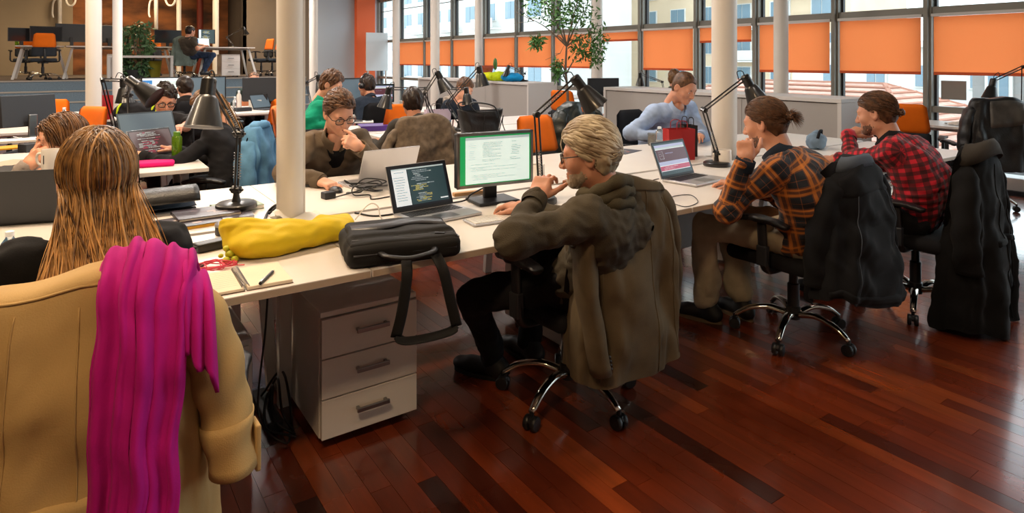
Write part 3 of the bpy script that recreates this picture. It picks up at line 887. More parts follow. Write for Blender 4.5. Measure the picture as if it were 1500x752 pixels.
    if beard:
        P = [EL((0, 0.030, -0.03), (0.063, 0.066, 0.082), k=0.04), C((-0.046, 0.002, -0.07), (0, 0.06, -0.095), 0.0235, 0.0245, 0.03), C((0.046, 0.002, -0.07), (0, 0.06, -0.095), 0.0235, 0.0245, 0.03), EL((0, 0.073, -0.102), (0.022, 0.018, 0.016), k=0.02)]
        w = wavy(3, 0.012, 0.0014)
        def post(Fv, p):
            x, y, z = np.abs(p[:, 0]), p[:, 1], p[:, 2]
            G = np.maximum(z + 0.045 + 0.35 * (y - 0.02), -(y - 0.004) )
            G = np.maximum(G, -(np.sqrt((x / 1.5) ** 2 + (y - 0.095) ** 2 + (z + 0.072) ** 2) - 0.014))
            G = np.where((z > -0.058) & (z < -0.048) & (x < 0.03) & (y > 0.06), -0.002, G)
            return np.maximum(Fv, G)
        v, q = sdf(P, 0.0036, disp=lambda p: w(p) + beard[1], post=post)
        np_mesh('beard', np_xf(hm, v), q, beard[0], root, hair_tone(v, 3))
    if glasses:
        gl = MB(); ln = MB()
        for s in (-1, 1):
            pts = [(s * 0.033 + 0.025 * math.copysign(abs(math.cos(a)) ** 0.6, math.cos(a)), 0.103 - 0.004 * abs(math.cos(a)), -0.002 + 0.018 * math.copysign(abs(math.sin(a)) ** 0.6, math.sin(a))) for a in [2 * PI * i / 20 for i in range(21)]]
            fw_ = 0.0036 if lod < 1 else 0.0026; gl.tube(pts, fw_, 6); gl.tube([(s * 0.057, 0.1, 0.006), (s * 0.076, 0.085, 0.006), (s * 0.082, -0.005, 0.008), (s * 0.082, -0.02, -0.004)], 0.0023, 6)
            ln.quad([(p[0], p[1] - 0.001, p[2]) for p in pts[:-1]])
        gl.tube([(-0.009, 0.103, 0.004), (0, 0.107, 0.007), (0.009, 0.103, 0.004)], 0.0022, 6)
        fr = ob('glasses', gl.xf(hm), 'black_plastic', root, True); ob('lenses', ln.xf(hm), 'glass', fr)
    # ---- upper garment
    th = of.get('thick', 0.0)
    tp, bones = [], []
    prof = ((0.0, 0.085, 0.105), (0.22, 0.07, 0.098), (0.45, 0.08, 0.100), (0.68, 0.098, 0.098), (0.86, 0.115, 0.072))
    for (t0, w0, r0), (t1, w1, r1) in zip(prof[:-1], prof[1:]):
        for s in (-1, 0, 1):
            tp.append(C(sp(t0) + rt * s * w0 * g * scale, sp(t1) + rt * s * w1 * g * scale, (r0 * g + th) * scale, (r1 * g + th) * scale, 0.05))
    nk = of.get('neck', 0.062)
    tp.append(C(sp(0.86), sp(0.99), 0.085 * scale, nk * scale, 0.05))
    for key in 'LR':
        sh, el, wr, info = H[key]
        tp.append(C(shc, sh, 0.072, (0.066 + th) * scale, 0.05))
        a_end = el if not short else sh.lerp(el, 0.62)
        tp.append(C(sh, a_end, (0.062 + th) * scale, (0.05 + th + (0.008 if short else 0)) * scale, 0.03))
        if not short:
            w_end = el.lerp(wr, info.get('cuff', 0.93))
            tp.append(C(el, w_end, (0.05 + th) * scale, (0.036 + th) * scale, 0.025))
    f1 = wavy(of.get('seed', 2), 0.2, 0.008, 6); f2 = wavy(of.get('seed', 2) + 9, 0.07, 0.0030, 5, (1, 1, 1.5))
    elb = [np.array(H[k][1]) for k in 'LR']; wst = np.array(sp(0.3))
    def disp(P):
        d = f1(P) + f2(P)
        for e_ in elb:
            r = np.linalg.norm(P - e_, axis=1)
            d += 0.003 * np.exp(-(r / 0.11) ** 2) * np.sin(r * 170)
        d += 0.0018 * np.exp(-((P[:, 2] - wst[2]) / 0.09) ** 2) * np.sin(P[:, 2] * 170 + 2 * np.sin(P[:, 0] * 14))
        return d
    ncut = np.array(sp(0.99)); nd_ = np.array(up)
    def post(Fv, P):
        F2 = np.where(np.linalg.norm(P - ncut - nd_ * 0.03, axis=1) < 0.125, np.maximum(Fv, (P - ncut) @ nd_ - of.get('neck_h', 0.005)), Fv)
        vn = of.get('vneck')
        if vn:
            q = P - np.array(sp(0.97)); zz = q @ nd_
            F2 = np.where((np.abs(q @ np.array(rt)) < vn * (0.5 + zz / 0.16)) & (q[:, 1] > 0.02) & (zz > -0.1), np.maximum(F2, 0.004), F2)
        return F2
    v, q = sdf(tp, of.get('h', 0.0085) / lod ** 0.5, k=0.04, disp=disp, post=post)
    at = None
    if of.get('pattern'):
        bn = [(sp(0), sp(0.9), 0.14, (0, -1, 0))]
        for key in 'LR':
            sh, el, wr, info = H[key]; bn += [(sh, el, 0.055, (0, 0, 1) if abs((el - sh).normalized().z) < 0.8 else (0, -1, 0)), (el, wr, 0.045, (0, 0, 1) if abs((wr - el).normalized().z) < 0.8 else (0, -1, 0))]
        at = {'weave': ('FLOAT_VECTOR', limb_attr(v, bn))}
    np_mesh(of.get('name', 'shirt'), v, q, top_c, root, at)
    for key in 'LR':
        sh, el, wr, info = H[key]
        if short: continue
        d = (wr - el).normalized(); c0 = el.lerp(wr, info.get('cuff', 0.93))
        x, y, z = frame_from(d)
        rings = [[c0 + d * t + (x * math.cos(a) + y * math.sin(a)) * (r + th) * scale for a in [2 * PI * i / 20 for i in range(20)]] for t, r in ((-0.03, 0.038), (0.0, 0.040), (0.028, 0.038), (0.03, 0.034), (0.0, 0.03))]
        ob('cuff', MB().loft(rings, 0, False, True), top_c if not of.get('pattern') else of.get('cuff_mat', top_c), root, True)
    if collar and not of.get('no_collar'):
        x, y, z = frame_from(up, (0, 1, 0)); c = sp(0.985); rings = []
        hgt = of.get('collar_h', 0.045)
        for t, r in ((-0.01, 0.072), (hgt * 0.5, 0.068), (hgt, 0.067), (hgt, 0.073), (hgt * 0.4, 0.078), (-0.012, 0.088)):
            rings.append([c + z * (t - 0.012 * math.cos(a - PI / 2) * 0) + (Vector(rt) * math.cos(a) * 0.97 + rt.cross(up) * -math.sin(a)) * r * scale for a in [PI / 2 + 0.35 + (2 * PI - 0.7) * i / 30 for i in range(31)]])
        ob('collar', MB().loft(rings, closed=False), of.get('collar_mat', top_c if not of.get('pattern') else of.get('cuff_mat', top_c)), root, True)
    if of.get('inner'):
        v, q = sdf([C(sp(0.6) + fwd * 0.035, sp(0.9) + fwd * 0.03, 0.086, 0.07, 0.03), C(sp(0.9) + fwd * 0.02, sp(1.0) + fwd * 0.01, 0.07, 0.064, 0.03)], 0.008, post=lambda Fv, P: np.where((P - ncut) @ nd_ > -0.07 + 1.1 * np.abs((P - ncut) @ np.array(rt)), np.where((P - ncut) @ np.array((0, 1, 0)) > 0.01, np.maximum(Fv, 0.003), Fv), Fv))
        np_mesh('undershirt', v, q, of['inner'], root)
    # ---- legs, shoes
    lg = legs or {}
    kz = pelvis[2]; P = [C(pv + Vector((-0.08, 0, -0.01)), pv + Vector((0.08, 0, -0.01)), 0.115 * g, None, 0.06)]
    for s, key in ((-1, 'L'), (1, 'R')):
        hip = pv + Vector((s * 0.09, 0.02, -0.01))
        ft = Mi @ Vector(lg[key]) if key in lg else Vector((s * 0.13, 0.42, 0.09))
        kn, an = ik(hip, ft, 0.43 * scale, 0.42 * scale, Mi.to_3x3() @ Vector(lg['pole' + key]) if 'pole' + key in lg else (s * 0.25, 0.5, 1))
        P += [C(hip, kn, 0.088 * g, 0.064, 0.05), C(kn, an, 0.064, 0.052 + of.get('flare', 0.0), 0.03)]
        td = Mi.to_3x3() @ Vector(lg['toe' + key]) if 'toe' + key in lg else Vector((s * 0.2, 1, 0))
        td = td.normalized(); hl = an - Vector((0, 0, an.z - 0.045)) if an.z < 0.16 else an - Vector((0, 0, 0.05))
        shv, shq = sdf([C(hl - td * 0.05, hl + td * 0.1, 0.038, 0.036, 0.03), EL(hl + td * 0.15 + Vector((0, 0, -0.008)), (0.042, 0.05, 0.03), k=0.03), C(hl - td * 0.03, an + Vector((0, 0, 0.02)), 0.04, 0.042, 0.03)], 0.008, post=lambda Fv, Q, zz=hl.z: np.maximum(Fv, zz - 0.04 - Q[:, 2]))
        so = np_mesh('shoe', shv, shq, of.get('shoe', 'shoe_black'), root)
        xs = td.cross(Vector((0, 0, 1)))
        ob('sole', MB().loft([[hl + td * (0.055 + 0.14 * math.cos(a)) + xs * (0.041 * math.sin(a)) + Vector((0, 0, zz)) for a in [2 * PI * i / 20 for i in range(20)]] for zz in (-0.044, -0.027)]), of.get('sole', 'sole_dark'), so, 40)
    w1 = wavy(11, 0.12, 0.006, 6); w2 = wavy(12, 0.04, 0.0025, 6)
    v, q = sdf(P, 0.011, disp=lambda p: w1(p) + w2(p), k=0.04)
    np_mesh('trousers', v, q, leg_c, root)
    return root, Mw, hm, H, sp, rt

def hair_strands(hm, hair, root):
    """locks combed over the scalp"""
    g = np.random.default_rng(hair.get('seed', 1)); mb = MB(); th = hair.get('thick', 0.016)
    ln = hair.get('line', (1.1, 0.085, 0.070)); n = hair['strands']; L = hair.get('length', 0.05); tone = []
    part = np.array(hair.get('from', (0.02, 0.15, 0.06)))
    tp = hair.get('top', 0.012); R = np.array((0.078 + th * 0.8, 0.099 + th, 0.092 + th * 0.6 + tp * 0.5)); cen = np.array((0, -0.014, 0.028 + tp * 0.5))
    k = 0
    while k < n:
        u = g.normal(size=3); u /= np.linalg.norm(u)
        p = cen + u * R
        if p[2] < ln[0] * (p[1] - ln[1]) + ln[2] + 0.004 or p[2] < hair.get('nape', -0.1): continue
        if any(np.linalg.norm(p - np.array(e)) < 0.038 for e in EAR): continue
        d = p - part + g.normal(size=3) * 0.02; d[2] -= 0.03
        pts, pr = [], p
        for j in range(5):
            nrm = (pr - cen) / R ** 2; nrm /= np.linalg.norm(nrm)
            if pr[2] > cen[2] - 0.02: pass
            d = d - nrm * (d @ nrm); d /= np.linalg.norm(d) + 1e-9
            pts.append(pr + nrm * (0.0015 + 0.003 * math.sin(PI * j / 4) * g.random()))
            pr = pr + d * (L / 5) + g.normal(size=3) * 0.0007
            q = (pr - cen) / R; pr = cen + q / np.linalg.norm(q) * R if pr[2] > cen[2] - 0.03 else pr
            d = d + np.array((0, -0.1, -0.35)) * 0.35 + g.normal(size=3) * 0.03
        big = k < hair.get('clumps', 0)
        w = (0.0062 if big else hair.get('lock', 0.0017)) * g.uniform(0.6, 1.4); ns = 6 if big else 3
        pts = [tuple(q) for q in curve_pts(pts, 3)] if big else pts; m = len(pts)
        mb.tube(pts, [w * (0.5 + 0.6 * math.sin(PI * min(1, 0.15 + 0.85 * i / (m - 1)))) if i < m - 1 else 0.0003 for i in range(m)], ns, hint=tuple(np.array(pts[0]) - cen), flat=0.6 if big else 1.0); tone += [0.2 + 0.55 * g.random()] * (ns * m); k += 1
    o = ob('hair_locks', mb.xf(hm), hair['mat'], root, True)
    a = o.data.attributes.new('tone', 'FLOAT', 'POINT'); a.data.foreach_set('value', tone)

def long_hair(root, hm, matn, n=900, length=0.42, seed=3, width=0.1, spread=0.05, fwd=0.0, top=0.02, w0=0.0022, side=(-1, 1), bodyback=0.12, under=()):
    """hair falling from a centre parting: a scalp shell and many single locks"""
    g = np.random.default_rng(seed); mb = MB(); tone = []
    A = np.array(hm); 
    cen = np.array((0, -0.014, 0.03)); R = np.array((0.080, 0.103, 0.097))
    down = np.linalg.inv(A[:3, :3]) @ np.array((0, 0, -1.0)); down /= np.linalg.norm(down)
    for k in range(n):
        sd = g.choice(side); f = g.random()
        if k % 2:
            p = np.array((0.012 * sd + g.normal() * 0.02, 0.075 - 0.12 * f, 0)); d = np.array((sd * 1.0, -0.25 - 0.7 * g.random(), 0.0))
        else:
            al = g.uniform(-1.75, 1.75); p = np.array((g.normal() * 0.02, -0.05 + g.normal() * 0.02, 0)); d = np.array((math.sin(al), -math.cos(al), 0.0)); f = 0.8
        xx, yy = (p[0] - cen[0]) / R[0], (p[1] - cen[1]) / R[1]
        p[2] = cen[2] + R[2] * math.sqrt(max(0.02, 1 - yy * yy - xx * xx))
        pts = [p.copy()]; pr = p
        lay = 1 + 0.16 * g.random() ** 1.5; Ln = length * g.uniform(0.72, 1.08); st = 0.022
        ph, fr, am = g.uniform(0, 6.28), g.uniform(12, 26), g.uniform(0.002, 0.008)
        out = g.normal() * spread; ob_ = g.normal() * spread * 0.4
        s = 0.0
        while s < Ln:
            q = (pr - cen) / (R * lay); r = np.linalg.norm(q)
            if (pr - cen) @ -down > -0.035:
                nrm = (pr - cen) / (R * lay) ** 2; nrm /= np.linalg.norm(nrm)
                d = d + down * 0.42; d -= nrm * (d @ nrm); d /= np.linalg.norm(d)
                pr = pr + d * st; q = (pr - cen) / (R * lay); pr = cen + q / np.linalg.norm(q) * R * lay
            else:
                t = s / length
                d = d * 0.75 + down * 0.4 + np.array((out * 0.35 + 0.06 * sd * width, ob_ * 0.3 - 0.02, 0)); d /= np.linalg.norm(d)
                pr = pr + d * st + np.array((math.cos(ph + fr * s), math.sin(ph + fr * s), 0)) * am * 0.35
                ex = 1 - (pr[0] / 0.26) ** 2
                if ex > 0 and pr[1] < 0.04:
                    rmp = min(1.0, max(0.0, (-0.06 - pr[2]) / 0.16)); yb = -0.118 - (bodyback - 0.118) * math.sqrt(ex) * rmp - 0.03 * (lay - 1) / 0.16
                    if pr[1] > yb: pr[1] += (yb - pr[1]) * 0.3
            pts.append(pr.copy()); s += st
        m = len(pts); w = w0 * g.uniform(0.6, 1.5)
        mb.tube(pts, [w * (1 - 0.75 * (i / (m - 1)) ** 3) for i in range(m)], 3, hint=(0.3, 1, 0.2)); bt = g.random() * 0.6; tone += [bt + 0.6 * (i // 3 / m) ** 1.3 for i in range(3 * m)]
    o = ob('hair', mb.xf(hm), matn, root, True)
    a = o.data.attributes.new('tone', 'FLOAT', 'POINT'); a.data.foreach_set('value', tone)
    v, q = sdf([EL((0, -0.016, 0.03), (0.079, 0.100, 0.093), k=0.02), EL((0, -0.04, -0.06), (0.062, 0.048, 0.09), k=0.02)] + [EL(*q_, k=0.03) for q_ in under], 0.006,
               post=lambda Fv, P: np.maximum(Fv, (1.6 * (P[:, 1] - 0.078 + fwd) + 0.045 - P[:, 2]) / 1.9))
    np_mesh('scalp_hair', np_xf(hm, v), q, matn, root, hair_tone(v, seed))
    return o

def bun(root, hm, matn, c=(0, -0.125, 0.005), r=0.034, tail=True, seed=4):
    g = np.random.default_rng(seed); mb = MB(); tone = []
    c = np.array(c)
    for k in range(120):
        a = g.uniform(0, 6.28); t = g.normal(size=3) * 0.25 + np.array((0, 0, 1)); t /= np.linalg.norm(t)
        x, y, z = [np.array(w) for w in frame_from(Vector(t))]
        pts = [c + (x * math.cos(a + i * 0.5) + y * math.sin(a + i * 0.5)) * r * (0.75 + 0.25 * g.random()) + z * g.normal() * r * 0.25 for i in range(7)]
        mb.tube(pts, [0.001, 0.003, 0.0035, 0.0035, 0.0035, 0.003, 0.0006], 3); tone += [g.random()] * 21
    if tail:
        for k in range(70):
            d = np.array((g.normal() * 0.5, -1 + g.normal() * 0.3, g.normal() * 0.6)); d /= np.linalg.norm(d)
            pts = [c + d * r * 0.5 + d * 0.012 * i + np.array((0, 0, -0.0012)) * i * i for i in range(5)]
            mb.tube(pts, [0.002, 0.002, 0.0017, 0.001, 0.0003], 3); tone += [g.random()] * 15
    o = ob('hair_bun', mb.xf(hm), matn, root, True)
    a = o.data.attributes.new('tone', 'FLOAT', 'POINT'); a.data.foreach_set('value', tone)
    ob('hair_tie', MB().tube([tuple(c + np.array((0.018 * math.cos(t), 0.026, 0.018 * math.sin(t)))) for t in [2 * PI * i / 12 for i in range(13)]], 0.005, 6).xf(hm), 'black_cloth', root, True)

def plaid(name, base, mid, line, s1=0.075, dark=None, gamma=1.0, fine=True):
    m = mat(name, base, rough=0.85, sheen=0.1); t = m.node_tree; b = t.nodes['Principled BSDF']
    at = t.nodes.new('ShaderNodeAttribute'); at.attribute_name = 'weave'
    sx = t.nodes.new('ShaderNodeSeparateXYZ'); t.links.new(at.outputs['Vector'], sx.inputs[0])
    def mth(op, a, v):
        n = t.nodes.new('ShaderNodeMath'); n.operation = op
        for i, q in enumerate((a, v)):
            if isinstance(q, (int, float)): n.inputs[i].default_value = q
            else: t.links.new(q, n.inputs[i])
        return n.outputs[0]
    def band(ax, lo, hi):
        f = mth('FRACT', mth('DIVIDE', sx.outputs[ax], s1), 0.0)
        return mth('MULTIPLY', mth('GREATER_THAN', f, lo), mth('LESS_THAN', f, hi))
    def mix(fac, A, B, k=1.0):
        n = t.nodes.new('ShaderNodeMix'); n.data_type = 'RGBA'
        t.links.new(mth('MULTIPLY', fac, k), n.inputs[0])
        for key, q in (('A', A), ('B', B)):
            if isinstance(q, tuple): n.inputs[key].default_value = (*q, 1)
            else: t.links.new(q, n.inputs[key])
        return n.outputs['Result']
    col = hx(base)
    if fine:
        col = mix(band(0, 0.0, 0.42), col, hx(mid), 0.55); col = mix(band(1, 0.0, 0.42), col, hx(mid), 0.55)
        for ax in (0, 1):
            col = mix(band(ax, 0.04, 0.15), col, hx(line), 0.6); col = mix(band(ax, 0.28, 0.36), col, hx(line), 0.55)
            col = mix(band(ax, 0.68, 0.70), col, hx(line), 0.25)
    else:
        col = mix(band(0, 0.0, 0.5), col, hx(mid), 0.72); col = mix(band(1, 0.0, 0.5), col, hx(mid), 0.72)
    n = nd(t, 'ShaderNodeTexNoise', Scale=400.0); bp = nd(t, 'ShaderNodeBump', Strength=0.2, Distance=0.005)
    tc = t.nodes.new('ShaderNodeTexCoord'); t.links.new(tc.outputs['Object'], n.inputs['Vector']); t.links.new(n.outputs[0], bp.inputs['Height']); t.links.new(bp.outputs[0], b.inputs['Normal'])
    t.links.new(col, b.inputs['Base Color'])
    return m
M['plaid_orange'] = plaid('orange and navy check', '171b25', '7a431d', 'cf7a26', 0.105)
M['plaid_red'] = plaid('red and black check', 'c4122a', '14070a', '0a0506', 0.042, fine=False)
M['shoe_black'] = mat('black shoe', '121113', rough=0.55)
M['sole_dark'] = mat('dark sole', '0d0d0d', rough=0.8)
M['sole_tan'] = mat('tan sole', '6d5a44', rough=0.8)
for n_, c_ in (('olive_knit', '4a4336'), ('brown_cardigan', '665848'), ('blue_shirt', '9fb3d2'), ('green_sweater', '0f8a68'), ('navy_shirt', '1c2430'), ('dark_tee', '1b1715'), ('grey_tee', '4d463d'), ('grey_scarf', '4b4433'), ('khaki', 'a89d86'), ('jeans', '2a3850'), ('stage_hood', '6f7f78'), ('pink_grey_knit', '9a8f88'), ('dark_green', '2e3a35')):
    M[n_] = fabric(n_, c_, bump=0.3)

# ================================================================ FURNITURE AND THINGS (builders)
def desk(label, x0, x1, y0, y1, notch=(), legs=True, z=0.74, group='white office desks', leg_side=(1, 1), panel=None, edge='white_laminate', splay=0.0):
    """a white work table; notch = (edge 'front'/'back', from x, to x, depth)"""
    cx, cy = (x0 + x1) / 2, (y0 + y1) / 2; hw, hd = (x1 - x0) / 2 - 0.0015, (y1 - y0) / 2
    t = thing('desk', label, 'desk', (cx, cy, 0), group=group)
    pts = [(-hw, -hd)]
    for e, a, b, d in notch:
        if e == 'front':
            a, b = max(a - cx, -hw), min(b - cx, hw)
            if a <= -hw: pts = [(-hw, -hd + d), (b, -hd + d), (b, -hd)]
            elif b >= hw: pts += [(a, -hd), (a, -hd + d), (hw, -hd + d)]
            else: pts += [(a, -hd), (a, -hd + d), (b, -hd + d), (b, -hd)]
    if pts[-1][0] < hw: pts.append((hw, -hd))
    pts += [(hw, hd), (-hw, hd)]
    ob('tabletop', MB().prism(pts, z - 0.026, z), 'white_laminate', t, bevel=0.002)
    ob('edge_band', MB().box((0, -hd + 0.0005, z - 0.0138), (2 * hw - 0.008, 0.0025, 0.021)) if not any(n[0] == 'front' for n in notch) else MB().box((0, hd - 0.0005, z - 0.0138), (2 * hw - 0.008, 0.0025, 0.021)), edge, t)
    for s in (-1, 1):
        if not leg_side[0 if s < 0 else 1]: continue
        xx = s * (hw - 0.12)
        for q in (-1, 1):
            if leg_side[0 if s < 0 else 1] == 2 and q < 0: continue
            ob('leg', MB().beam((xx, q * (hd - 0.2), z - 0.03), (xx + s * (0.03 + splay), q * (hd - 0.07), 0.0), 0.05, 0.035), 'white_metal', t, bevel=0.003)
        ob('cross_beam', MB().box((xx, 0, z - 0.045), (0.05, 2 * hd - 0.3, 0.035)), 'white_metal', t, bevel=0.003)
    ob('rail', MB().box((0, 0, z - 0.05), (2 * hw - 0.3, 0.05, 0.04)), 'white_metal', t)
    if panel is not None: ob('modesty_panel', MB().box((0, panel - cy, z - 0.28), (2 * hw - 0.34, 0.018, 0.4)), 'bench_white', t)
    return t

def pedestal(label, loc, rz=0.0, w=0.385, d=0.6, h=0.50, n=3, group='white drawer units'):
    t = thing('drawer_unit', label, 'drawer unit', (loc[0], loc[1], loc[2] if len(loc) > 2 else 0), rz, group)
    b = 0.035
    ob('carcass', MB().box((0, d / 2 + 0.01, b + (h - b) / 2), (w, d - 0.02, h - b)), 'white_laminate', t, bevel=0.002)
    ob('top_panel', MB().box((0, d / 2, h - 0.008), (w + 0.002, d + 0.002, 0.02)), 'white_laminate', t, bevel=0.002)
    hh = (h - 0.024 - b) / n
    for i in range(n):
        zc = b + 0.003 + hh * (i + 0.5)
        f = ob('drawer', MB().box((0, 0.0, zc), (w - 0.002, 0.02, hh - 0.005)), 'white_laminate', t, bevel=0.002)
        hm_ = MB().box((0.0, -0.034, zc + 0.012), (0.13, 0.01, 0.016))
        for s in (-1, 1): hm_.box((s * 0.055, -0.02, zc + 0.012), (0.012, 0.026, 0.012))
        ob('handle', hm_, 'steel', f, bevel=0.002)
    for sx in (-1, 1):
        for sy in (0.06, d - 0.06):
            ob('castor', MB().cyl((sx * (w / 2 - 0.05) - 0.012, sy, 0.018), (sx * (w / 2 - 0.05) + 0.012, sy, 0.018), 0.018, n=14).cyl((sx * (w / 2 - 0.05), sy, 0.018), (sx * (w / 2 - 0.05), sy, 0.04), 0.008, n=8), 'dark_plastic', t)
    return t

def rounded_panel(w0, w1, h, d, bow=0.03, r=0.06, n=10, lean=0.0):
    """a seat back: wider w0 at the foot, w1 at the top, bowed across its width"""
    rings = []
    for i in range(n + 1):
        f = i / n; z = f * h
        e = 1.0
        if f > 1 - r / h: e = 1 - (w1 and (r / (w1)) * (1 - math.sqrt(max(0, 1 - ((f - (1 - r / h)) / (r / h)) ** 2)))) * 2
        if f < r / h: e = 1 - (r / w0) * (1 - math.sqrt(max(0, 1 - ((r / h - f) / (r / h)) ** 2))) * 2
        w = (w0 + (w1 - w0) * f) * e / 2
        top = []; bot = []
        for j in range(11):
            x = -w + 2 * w * j / 10
            y = -lean * f + bow * ((x / (w0 / 2)) ** 2) - bow
            ed = math.sqrt(max(0.0, 1 - (abs(x) / w) ** 8)) if w > 0 else 1
            ez = math.sqrt(max(0.05, 1 - abs(2 * f - 1) ** 8))
            top.append((x, y + d / 2 * ed * ez, z)); bot.append((x, y - d / 2 * ed * ez, z))
        rings.append(top + bot[::-1])
    return MB().loft(rings)

def office_chair(label, loc, rz, orange=True, arms=True, back_h=0.46, back_z=0.5, seat_z=0.46, base_rot=0.0, tag_='orange', group='office swivel chairs'):
    t = thing('office_chair', label, 'chair', (loc[0], loc[1], loc[2] if len(loc) > 2 else 0.0), rz, group)
    for k in range(5):
        a = base_rot + 2 * PI * k / 5; u = Vector((math.cos(a), math.sin(a), 0))
        pth = curve_pts([u * 0.03 + Vector((0, 0, 0.115)), u * 0.12 + Vector((0, 0, 0.135)), u * 0.22 + Vector((0, 0, 0.115)), u * 0.29 + Vector((0, 0, 0.07))], 5)
        arm = ob('base_arm', MB().tube(pth, [0.024 - 0.009 * i / (len(pth) - 1) for i in range(len(pth))], 10, flat=0.7), 'chrome', t, True)
        c = u * 0.29; s = Vector((-u.y, u.x, 0))
        cs = MB()
        for q in (-1, 1): cs.lathe([(0.012, -0.011), (0.026, -0.01), (0.0285, -0.005), (0.0285, 0.005), (0.026, 0.01), (0.012, 0.011)], c + s * (q * 0.016) + Vector((0, 0, 0.0285)), s, 16)
        cs.cyl(c + Vector((0, 0, 0.03)), c + Vector((0, 0, 0.075)), 0.009, n=8).ball(c + Vector((0, 0, 0.038)), (0.024, 0.024, 0.02), 8)
        ob('castor', cs, 'black_plastic', t)
    ob('gas_column', MB().lathe([(0.036, 0.09), (0.036, 0.15), (0.03, 0.155), (0.03, 0.27), (0.022, 0.275), (0.022, seat_z - 0.09)], n=18), 'black_plastic', t)
    ob('mechanism', MB().box((0, -0.02, seat_z - 0.085), (0.16, 0.26, 0.045)).cyl((0.08, 0.05, seat_z - 0.085), (0.2, 0.05, seat_z - 0.08), 0.008, n=8).box((0.21, 0.05, seat_z - 0.08), (0.05, 0.03, 0.012)), 'black_plastic', t, bevel=0.008)
    v, q = sdf([BX((0, 0.02, seat_z - 0.035), (0.235, 0.235, 0.04), None, 0.035), EL((0, 0.2, seat_z - 0.045), (0.2, 0.07, 0.03), k=0.03)], 0.014, k=0.03)
    np_mesh('seat', v, q, 'chair_grey' if orange else 'black_cloth', t)
    sp_ = MB().tube(curve_pts([(0, -0.16, seat_z - 0.08), (0, -0.27, seat_z - 0.05), (0, -0.29, seat_z + 0.06), (0, -0.27, seat_z + 0.22)], 5), 0.026, 8, flat=0.5)
    ob('back_support', sp_, 'black_plastic', t, True)
    if orange:
        lo = rounded_panel(0.44, 0.43, 0.2, 0.05, 0.03, 0.03); lo.xf(Matrix.Translation((0, -0.21, back_z)))
        ob('lower_back', lo, 'chair_grey', t, True)
        hi = rounded_panel(0.43, 0.36, 0.3, 0.045, 0.03, 0.035, lean=0.05); hi.xf(Matrix.Translation((0, -0.213, back_z + 0.19)))
        ob('upper_back', hi, 'orange_cloth', t, True)
    else:
        bk = rounded_panel(0.45, 0.38, back_h, 0.05, 0.04, 0.06, lean=0.04); bk.xf(Matrix.Translation((0, -0.21, back_z)))
        ob('backrest', bk, 'black_cloth', t, True)
    if arms:
        for s in (-1, 1):
            x = s * 0.285
            ar = ob('armrest', MB().tube(curve_pts([(x * 0.6, -0.03, seat_z - 0.075), (x * 0.98, -0.03, seat_z - 0.06), (x * 1.02, -0.02, seat_z + 0.04), (x * 1.02, -0.01, seat_z + 0.18)], 5), 0.026, 10, flat=0.6), 'black_plastic', t, True)
            ob('arm_sleeve', MB().box((x * 1.03, -0.02, seat_z + 0.01), (0.035, 0.055, 0.1)), 'red_print' if tag_ == 'red' else 'dark_plastic', ar, bevel=0.006)
            v, q = sdf([C((x * 1.0, -0.13, seat_z + 0.185), (x * 1.03, 0.0, seat_z + 0.195), 0.032, 0.036, 0.02), C((x * 1.03, 0.0, seat_z + 0.195), (x * 0.95, 0.11, seat_z + 0.18), 0.036, 0.028, 0.02)], 0.009,
                       post=lambda Fv, P, zz=seat_z: np.maximum(Fv, np.abs(P[:, 2] - zz - 0.19 + 1.2 * (P[:, 1] + 0.01) ** 2) - 0.014))
            ob_ = np_mesh('arm_pad', v, q, 'black_plastic', ar)
    return t

GRID = {}
def on_coat(t, fn):
    """points and outward normals of a hung garment's surface: fn gives rows of (fraction down, angle)"""
    G = GRID[t.name]; K, N = G.shape[0] - 1, G.shape[1]; out = []
    def at(f, a):
        x = min(max(f, 0), 0.999) * K; y = (a / (2 * PI) * N) % N; i, j = int(x), int(y); u, w = x - i, y - j
        return Vector(G[i, j] * (1 - u) * (1 - w) + G[i + 1, j] * u * (1 - w) + G[i, (j + 1) % N] * (1 - u) * w + G[i + 1, (j + 1) % N] * u * w)
    for row in fn:
        r = []
        for f, a in row:
            n = (at(f, a + 0.05) - at(f, a - 0.05)).cross(at(f - 0.02, a) - at(f + 0.02, a))
            r.append((at(f, a), n.normalized() if n.length > 0 else Vector((0, -1, 0))))
        out.append(r)
    return out
def patch(t, name, m, f0, f1, a0, a1, off=0.008, n=(10, 30)):
    """a flap, belt or pocket lying on a hung garment"""
    rows_ = []
    for i in range(n[0] + 1):
        row = []
        for j in range(n[1] + 1):
            a = a0 + (a1 - a0) * j / n[1]; lo = f0(j / n[1]) if callable(f0) else f0; hi = f1(j / n[1]) if callable(f1) else f1
            row.append((lo + (hi - lo) * i / n[0], a))
        rows_.append(row)
    P = on_coat(t, rows_); R = []
    for i, row in enumerate(P):
        R.append([p + q * (off if 0 < i < n[0] and 0 < j < n[1] else -0.002) for j, (p, q) in enumerate(row)])
    return ob(name, MB().loft(R, closed=False), m, t, True)
def seam(t, m, a, f0, f1, r=0.0022, da=0.0, off=0.001):
    P = on_coat(t, [[(f0 + (f1 - f0) * i / 24, a + da * i / 24) for i in range(25)]])[0]
    return ob('seam', MB().tube([p + q * off for p, q in P], r, 5), m, t, True)

